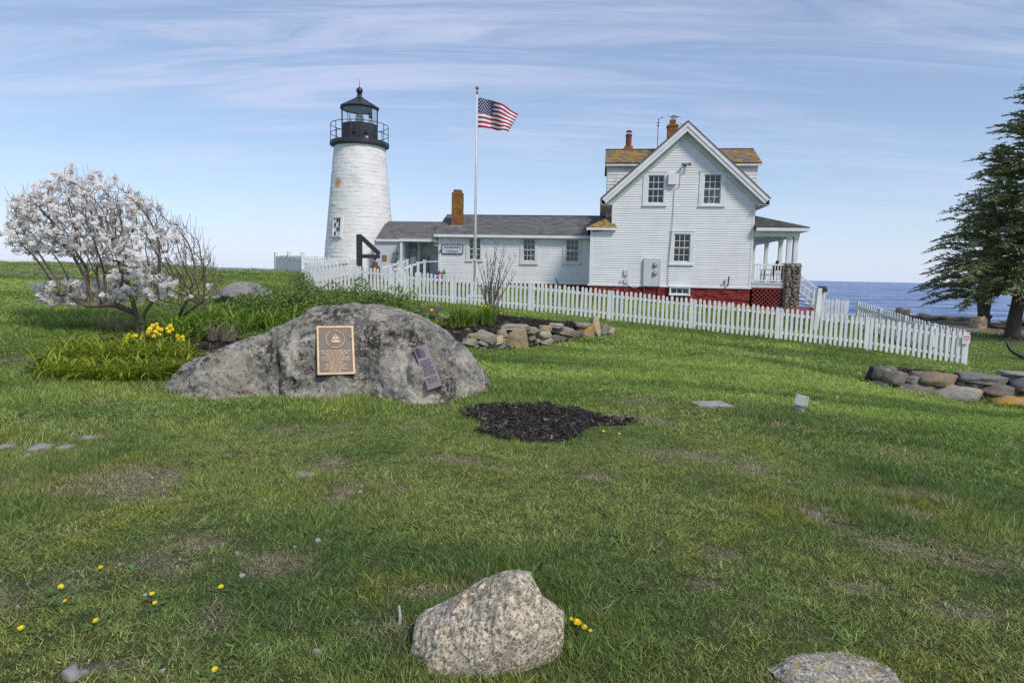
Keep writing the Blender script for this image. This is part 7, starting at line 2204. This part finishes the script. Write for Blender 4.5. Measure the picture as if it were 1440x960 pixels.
def lilies():
    spots = []
    for i in range(17):
        t = i / 16; px = 66 + 212 * t; spots.append((px, 532 - 3 * t + 6 * math.sin(t * 3.1), .9))
    for i in range(13):
        t = i / 12; spots.append((75 + 190 * t, 513 - 3 * t, .95))
    for i in range(7):
        t = i / 6; spots.append((100 + 150 * t, 498 - 2 * t, .8))
    for k, (px, py, s) in enumerate(spots):
        p = gp(px + random.uniform(-5, 5), py + random.uniform(-2, 2)); p.z += .02
        plant('daylily_clump', LY[k % 4], p, s * random.uniform(.8, 1.1), 'leaves', 'arching yellow-green daylily clump in the bed left of the boulder', 'daylily', 'yellow-green daylilies left of the boulder')
    for k in range(24):
        t = (k % 12) / 11; px = 248 + 165 * t; py = 470 - 22 * t + (random.uniform(-4, 3) if k < 12 else random.uniform(8, 16))
        p = gp(px, py); p.z += .0
        sc_l = random.uniform(1.0, 1.3)
        if p.y < 9.6: p = Vector((p.x / p.y * 10.6, 10.6, 0)); p.z = gz(p.x, p.y)
        plant('daylily_clump', LY2[k % 3], p, sc_l, 'leaves', 'deep green daylily clump behind the boulder and the magnolia', 'daylily', 'deep green daylilies behind the boulder')
lilies()
m_dry = leaf_mat('dry_straw', .2, .8, False, (.30, .25, .16), (.48, .42, .30))
DRY = [strap_clump(90, .22, .5, .005, 1.3, 240 + k, m_dry, .5, 4) for k in range(2)]
for px, py, lab in ((322, 486, 'tuft of dry straw-coloured grass against the left shoulder of the boulder'), (300, 490, 'small pale tuft of dry grass beside the daylilies')):
    p = gp(px, py); p = Vector((p.x / p.y * 10.4, 10.4, 0)); p.z = gz(p.x, p.y) + .1; plant('dry_grass_tuft', DRY[0], p, 1.0, 'straw', lab, 'dry grass', 'tufts of dry grass')
for px, py, lab in ((150, 466, 'wide tuft of dry grass left of the magnolia trunk'), (172, 468, 'tuft of dry grass close to the magnolia trunk')):
    p = gp(px, py); p.z += 0; plant('dry_grass_tuft', DRY[1], p, 1.15, 'straw', lab, 'dry grass', 'tufts of dry grass')

# daffodils
m_daf = simple('daffodil_yellow', (.86, .70, .03), (.86, .58, .02), .6, 30)
m_dafl = leaf_mat('daffodil_leaf', .3, .5, False, (.035, .085, .025), (.07, .14, .04))
def daffodil_head():
    b = MB()
    for j in range(6):
        a = j * math.pi / 3; dx, dy = math.cos(a), math.sin(a); s = Vector((-dy, dx, 0)) * .012
        m = Vector((dx * .02, dy * .02, .002)); b.add([(0, 0, 0), m + s, Vector((dx * .042, dy * .042, .006)), m - s], [(0, 1, 2, 3)])
    b.lathe([(.009, .0), (.012, .012), (.017, .03), (.019, .032)], 10)
    return b.mesh('daffodil_head', mats=[m_daf])
DH = daffodil_head(); DL = [strap_clump(26, .22, .40, .012, .7, 260 + k, m_dafl, .45, 4) for k in range(2)]
def daffodils(base, heads, label, sc=1.0):
    T = thing('daffodil_clump', base, label, 'daffodil', 'daffodil clumps')
    link_mesh('leaves', DL[0], m_dafl, T, Matrix.Translation(base) @ Matrix.Scale(sc, 4))
    for h in heads:
        st = MB(); st.tube([base + (h - base) * .05 + Vector((random.gauss(0, .04), 0, 0)), (base + h) / 2 + Vector((random.gauss(0, .01), 0, .03)), h], .004, 4); st.build('stem', m_dafl, T)
        d = Vector((random.gauss(0, .5), -1, random.uniform(-.1, .5))).normalized()
        link_mesh('flower', DH, m_daf, T, Matrix.Translation(h) @ d.to_track_quat('Z', 'Y').to_matrix().to_4x4() @ Matrix.Scale(1.0 * sc * random.uniform(.85, 1.1), 4))
b0 = gp(213, 500)
daffodils(b0, [at(x, y, b0.y - .1 + random.uniform(-.1, .2)) for x, y in ((211, 462), (215, 458), (221, 456), (214, 466), (219, 466), (210, 470), (224, 470), (217, 472), (227, 463), (209, 466), (222, 461), (213, 473))], 'clump of bright yellow daffodils in front of the magnolia trunk')
b1 = gp(186, 500); daffodils(b1, [at(x, y, b1.y) for x, y in ((180, 475), (182, 471), (191, 472), (187, 473), (179, 479))], 'few yellow daffodils left of the big clump')
b2 = gp(242, 500); daffodils(b2, [at(x, y, b2.y) for x, y in ((236, 462), (240, 458), (243, 463), (238, 466), (250, 472), (256, 474), (252, 477), (259, 478))], 'yellow daffodils right of the big clump towards the boulder')
b3 = Vector((at(683, 446, 17.0).x, 17.0, 0)); b3.z = gz(b3.x, 17) + .25
daffodils(b3, [at(x, y, 17.0) for x, y in ((679, 430), (683, 431), (686, 433), (681, 433), (688, 431))], 'daffodils blooming at the foot of the bare shrub', 1.25)
b4 = Vector((at(703, 447, 17.2).x, 17.2, 0)); b4.z = gz(b4.x, 17.2) + .22
daffodils(b4, [at(x, y, 17.2) for x, y in ((702, 435), (704, 440))], 'two daffodils right of the bare shrub', 1.2)
b5 = Vector((at(607, 448, 15.5).x, 15.5, 0)); b5.z = gz(b5.x, 15.5) + .05
daffodils(b5, [at(607, 436, 15.5)], 'single pale daffodil before the timber edging', 1.1)

# green mounds in the bed: fine-leaved tufts
m_tuft = leaf_mat('fresh_tuft', .35, .5, False, (.12, .22, .028), (.26, .38, .05)); m_tufty = leaf_mat('yellow_tuft', .35, .5, False, (.20, .25, .02), (.33, .36, .04))
TF = [strap_clump(150, .20, .40, .012, 1.0, 280 + k, m_tuft, .3, 4) for k in range(2)]; TFY = strap_clump(80, .10, .2, .016, 1.7, 290, m_tufty, .5, 4)
def bedp(px, py, Y, dz): p = at(px, py, Y); p.z = gz(p.x, Y) + dz; return p
for px, Y, s, lab in ((645, 13.9, 1.5, 'fresh green tuft nearest the boulder in the mulch bed'), (661, 14.3, 1.2, 'small green tuft between two larger tufts in the mulch bed'), (685, 14.9, 1.6, 'bushy green tuft above the curved stone wall')):
    plant('green_tuft', TF[0 if s > .9 else 1], bedp(px, 470, Y, .3), s, 'leaves', lab, 'perennial', 'green tufts in the mulch bed')
for px, Y, lab in ((664, 15.8, 'low yellow-green perennial near the bare shrub, left half'), (672, 16.3, 'low yellow-green perennial near the bare shrub, right half'), (612, 13.6, 'yellow-green ground cover along the left of the mulch bed'), (626, 13.7, 'yellow-green ground cover beside the boulder top')):
    plant('yellow_perennial', TFY, bedp(px, 460, Y, .25), 1.3, 'leaves', lab, 'perennial', 'yellow-green perennials in the mulch bed')
for k, px in enumerate((1290, 1300, 1308, 1318, 1338, 1350, 1356)):
    p = at(px, 520, 15.4 - k * .05); p.z = gz(p.x, p.y) + .05
    plant('pale_sprig', strap_clump(24, .10, .2, .012, 1.0, 300 + k, bpy.data.materials.get('pale_leaf') or leaf_mat('pale_leaf', .3, .6, False, (.14, .19, .07), (.26, .31, .15)), .3, 3), p, 1.0, 'leaves', 'pale green sprig along the back of the right-hand bed', 'sprig', 'pale sprigs in the right-hand bed')
# bushes behind the boulder
m_bush = leaf_mat('rose_bush_leaf', .3, .6, False, (.11, .19, .042), (.26, .36, .09))
def bush(px, py, Y, rx, rz, label, n=2600, seed=0, ry=.6):
    r = random.Random(seed); c = at(px, py, Y); g = gz(c.x, Y)
    T = thing('rose_bush', (c.x, Y, g), label, 'bush', 'green bushes behind the boulder')
    st = MB(); lf = MB()
    H = rz * 1.28
    for k in range(26):
        a = r.uniform(0, 6.28); d = math.sqrt(r.random()); q = Vector((c.x + rx * d * math.cos(a), Y + ry * d * math.sin(a), g + H * r.uniform(.6, 1.05) * (1 - .4 * d * d)))
        st.tube([Vector((c.x + (q.x - c.x) * .3, Y + (q.y - Y) * .3, g - .05)), (q + Vector((c.x, Y, g))) / 2 + Vector((r.gauss(0, .05), 0, .08)), q], [.010, .007, .003], 4, False)
    st.build('stems', bpy.data.materials['magnolia_twig'], T)
    for k in range(n):
        a = r.uniform(0, 6.28); d = math.sqrt(r.random()); top = H * (1 - .55 * d ** 2.2) * (.75 + .35 * mnoise.noise(Vector((math.cos(a) * d * 2.6 * rx, math.sin(a) * d * 2, seed))))
        z = top * (1 - r.random() ** 2.2 * .8)
        p = Vector((c.x + rx * d * math.cos(a), Y + ry * d * math.sin(a), g + z)); s = r.uniform(.020, .038)
        n1 = Vector((r.gauss(0, 1), r.gauss(0, 1), r.gauss(0, .6))).normalized(); n2 = n1.cross(Vector((r.gauss(0, 1), r.gauss(0, 1), r.gauss(0, 1)))).normalized()
        lf.add([p - n1 * s, p + n2 * s * .6, p + n1 * s, p - n2 * s * .6], [(0, 1, 2, 3)])
    setp(lf.build('foliage', m_bush, T), kind='stuff')
for k, (px, Y, rx, rz, lab) in enumerate(((395, 13.0, .95, 0.71, 'leafy green bush right of the grey ledge rock'), (440, 13.4, .9, 0.83, 'leafy green bush behind the left end of the boulder top'), (500, 14.0, .95, 0.86, 'leafy green bush right behind the boulder summit'), (548, 14.4, .8, 0.80, 'leafy green bush before the fence at the right of the row'), (572, 13.6, .6, .48, 'low green bush at the right shoulder of the boulder'), (350, 12.6, .7, .5, 'low green bush in front of the grey ledge rock'))):
    bush(px, 430, Y, rx, rz, lab, seed=k + 1)
bush(425, 395, 23.2, .5, .75, 'dark scraggly bush at the left fence corner', 700, 20, .4)

# ------------------------------------------------------------------ dandelions, pebbles, stick
m_dand = simple('dandelion_yellow', (.85, .68, .01), (.86, .58, .01), .7, 60)
def dandelion_head(k):
    r = random.Random(k); b = MB()
    for ring, (n, L, up) in enumerate(((16, .021, .15), (13, .016, .5), (9, .010, 1.1))):
        for j in range(n):
            a = j * 6.283 / n + r.uniform(-.15, .15); d = Vector((math.cos(a), math.sin(a), up)).normalized() * L * r.uniform(.85, 1.1); s = Vector((-math.sin(a), math.cos(a), 0)) * .0026
            b.add([Vector((0, 0, .002 * ring)) - s * .6, Vector((0, 0, .002 * ring)) + s * .6, d + s, d - s], [(0, 1, 2, 3)])
    return b.mesh('dandelion_head', mats=[m_dand])
DD = [dandelion_head(k) for k in range(3)]
m_weed = leaf_mat('dandelion_leaf', .3, .6, False, (.09, .16, .045), (.15, .23, .07))
grass_rosettes = [rosette('dandelion_leaves_%d' % k, 500 + k) for k in range(3)]
def dandelion(px, py, label, sc=1.0, group='dandelions in the lawn'):
    p = gp(px, py + 5 if py > 700 else py + 1)
    sc *= .57 * random.uniform(.85, 1.15)
    ro_ = random.uniform(0, 6.28)
    T = thing('dandelion', p, label, 'dandelion', group); h = .055 * sc
    st = MB(); st.tube([p - Vector((0, 0, .01)), p + Vector((.004, 0, h))], .0022, 4); st.build('stem', m_dafl, T)
    link_mesh('leaf_rosette', grass_rosettes[int(px) % 3], m_weed, T, Matrix.Translation(p + Vector((0, 0, .004))) @ Matrix.Rotation(ro_, 4, 'Z') @ Matrix.Scale(.85, 4))
    d = Vector((random.gauss(0, .25), -.45, 1)).normalized()
    link_mesh('flower', random.choice(DD), m_dand, T, Matrix.Translation(p + Vector((.004, 0, h))) @ d.to_track_quat('Z', 'Y').to_matrix().to_4x4() @ Matrix.Scale(sc, 4))
for px, py, lab in ((85, 830, 'yellow dandelion, upper of the close pair in the left foreground'), (91, 848, 'yellow dandelion, lower of the close pair in the left foreground'), (29, 889, 'yellow dandelion nearest the bottom left corner'), (141, 802, 'small yellow dandelion above the left foreground pair'), (213, 839, 'yellow dandelion, upper of the pair left of the peaked rock'), (217, 852, 'yellow dandelion, lower of the pair left of the peaked rock'), (134, 878, 'tiny yellow dandelion right of the left foreground pair'), (310, 830, 'lone yellow dandelion between the left flowers and the peaked rock'), (301, 947, 'yellow dandelion close to the bottom edge')):
    dandelion(px, py, lab, 1.0)
for px, py, s, lab in ((810, 884, 1.35, 'largest yellow dandelion beside the peaked rock'), (820, 887, 1.0, 'yellow dandelion second from the peaked rock'), (829, 889, .9, 'yellow dandelion farthest right of the cluster by the peaked rock'), (802, 874, .9, 'yellow dandelion half hidden behind the peaked rock')):
    dandelion(px, py, lab, s, 'dandelions beside the peaked rock')
for px, py in ((103, 547), (150, 540), (152, 544), (143, 546), (158, 543), (131, 541), (760, 515), (818, 498), (779, 516), (848, 611), (870, 614), (1178, 560), (1267, 583), (470, 580)):
    dandelion(px, py, 'tiny yellow dandelion dotting the mown lawn beyond the foreground', 1.25, 'tiny dandelions on the far lawn')
m_peb = rock_mat('pebble_stone', [(.34, .33, .32), (.46, .44, .41), (.25, .25, .26), (.58, .57, .54), (.6, .6, .6)], white=.2, scale=14, use_color=True)
for k, (px, py, w) in enumerate(((446, 920, 15), (58, 802, 8), (145, 755, 7), (447, 762, 9), (340, 812, 9), (100, 955, 30), (118, 950, 18), (230, 945, 9), (460, 857, 7), (580, 838, 6), (582, 848, 8), (845, 866, 5), (855, 952, 8), (205, 838, 7), (25, 855, 7), (70, 800, 6), (333, 780, 9), (415, 770, 6), (500, 660, 5), (620, 766, 5), (853, 898, 7), (168, 795, 6), (300, 790, 7), (362, 908, 7), (40, 822, 6))):
    p = gp(px, py); s = w * p.y / FPX / 2
    o = link_mesh('pebble', STONES[k % 6], m_peb, None, Matrix.Translation(p + Vector((0, 0, s * .45))) @ Matrix.Rotation(k * 1.1, 4, 'Z') @ Matrix.Diagonal((s * 1.1, s * .8, s * .75, 1)), (0, .55 + .5 * random.random(), 0, 1))
    big_p = {0: 'rounded tan pebble standing alone left of the peaked rock', 5: 'largest grey stone at the bottom left edge'}
    setp(o, big_p.get(k, 'small pale pebble lying loose in the foreground turf'), 'pebble', 'loose pebbles in the foreground turf')
for k, (px, py, w, h) in enumerate(((8, 629, 18, 8), (55, 630, 26, 10), (95, 629, 22, 7), (125, 617, 22, 5), (430, 669, 30, 8), (40, 642, 12, 3))):
    p = gp(px, py); s = w * p.y / FPX / 2; dd = (gp(px, py - h / 2).y - gp(px, py + h / 2).y) / 2
    o = link_mesh('flat_stone', BIGSTONES[k % 8], m_peb, None, Matrix.Translation(p + Vector((0, 0, .004))) @ Matrix.Diagonal((s * 1.15, dd * 1.25, .022, 1)), (0, .85, 0, 1))
    setp(o, 'pale flat stone showing through the worn turf' if k != 4 else 'pale jagged flat stone in the bare patch before the boulder', 'stone', 'flat stones in the worn turf')
sp_ = gp(562, 880); stt = at(561, 851, sp_.y + .05)
st_ = MB(); st_.tube([sp_ - Vector((0, 0, .02)), (sp_ + stt) / 2 + Vector((.004, 0, 0)), stt], [.008, .007, .006], 6)
setp(st_.build('stick', simple('bleached_wood', (.42, .40, .38), (.33, .31, .29), .9, 40)), 'short bleached stick poking up left of the peaked rock', 'stick')
# loose gravel among the worn turf
ng = 3800
x_ = rng.uniform(-6, 6, ng * 3); y_ = rng.uniform(2.0, 9.5, ng * 3); k_ = rng.random(ng * 3) < np.clip(bare(x_, y_) - .35, .010, .3) * .6
x_, y_ = x_[k_][:ng], y_[k_][:ng]; z_ = gzv(x_, y_); sg = .0035 + .010 * rng.random(len(x_)) ** 3
gm = leaf_mat('gravel', 0, .9)
gravel = scatter('gravel', np.stack([x_, y_, z_], -1), rng.uniform(0, 6.28, (len(x_), 3)), np.stack([sg, sg, sg * .6], -1), rng.integers(0, 4, len(x_)), [m.copy() for m in STONES[:4]], gm, np.array([.36, .34, .31])[None, :] * rng.uniform(.6, 1.4, len(x_))[:, None])
for c_ in bpy.data.collections['gravel_pieces'].objects:
    c_.data.materials.clear(); c_.data.materials.append(gm)
setp(gravel, 'loose gravel sprinkled over the worn foreground turf', 'gravel', kind='stuff')
print('objects', len(bpy.data.objects))
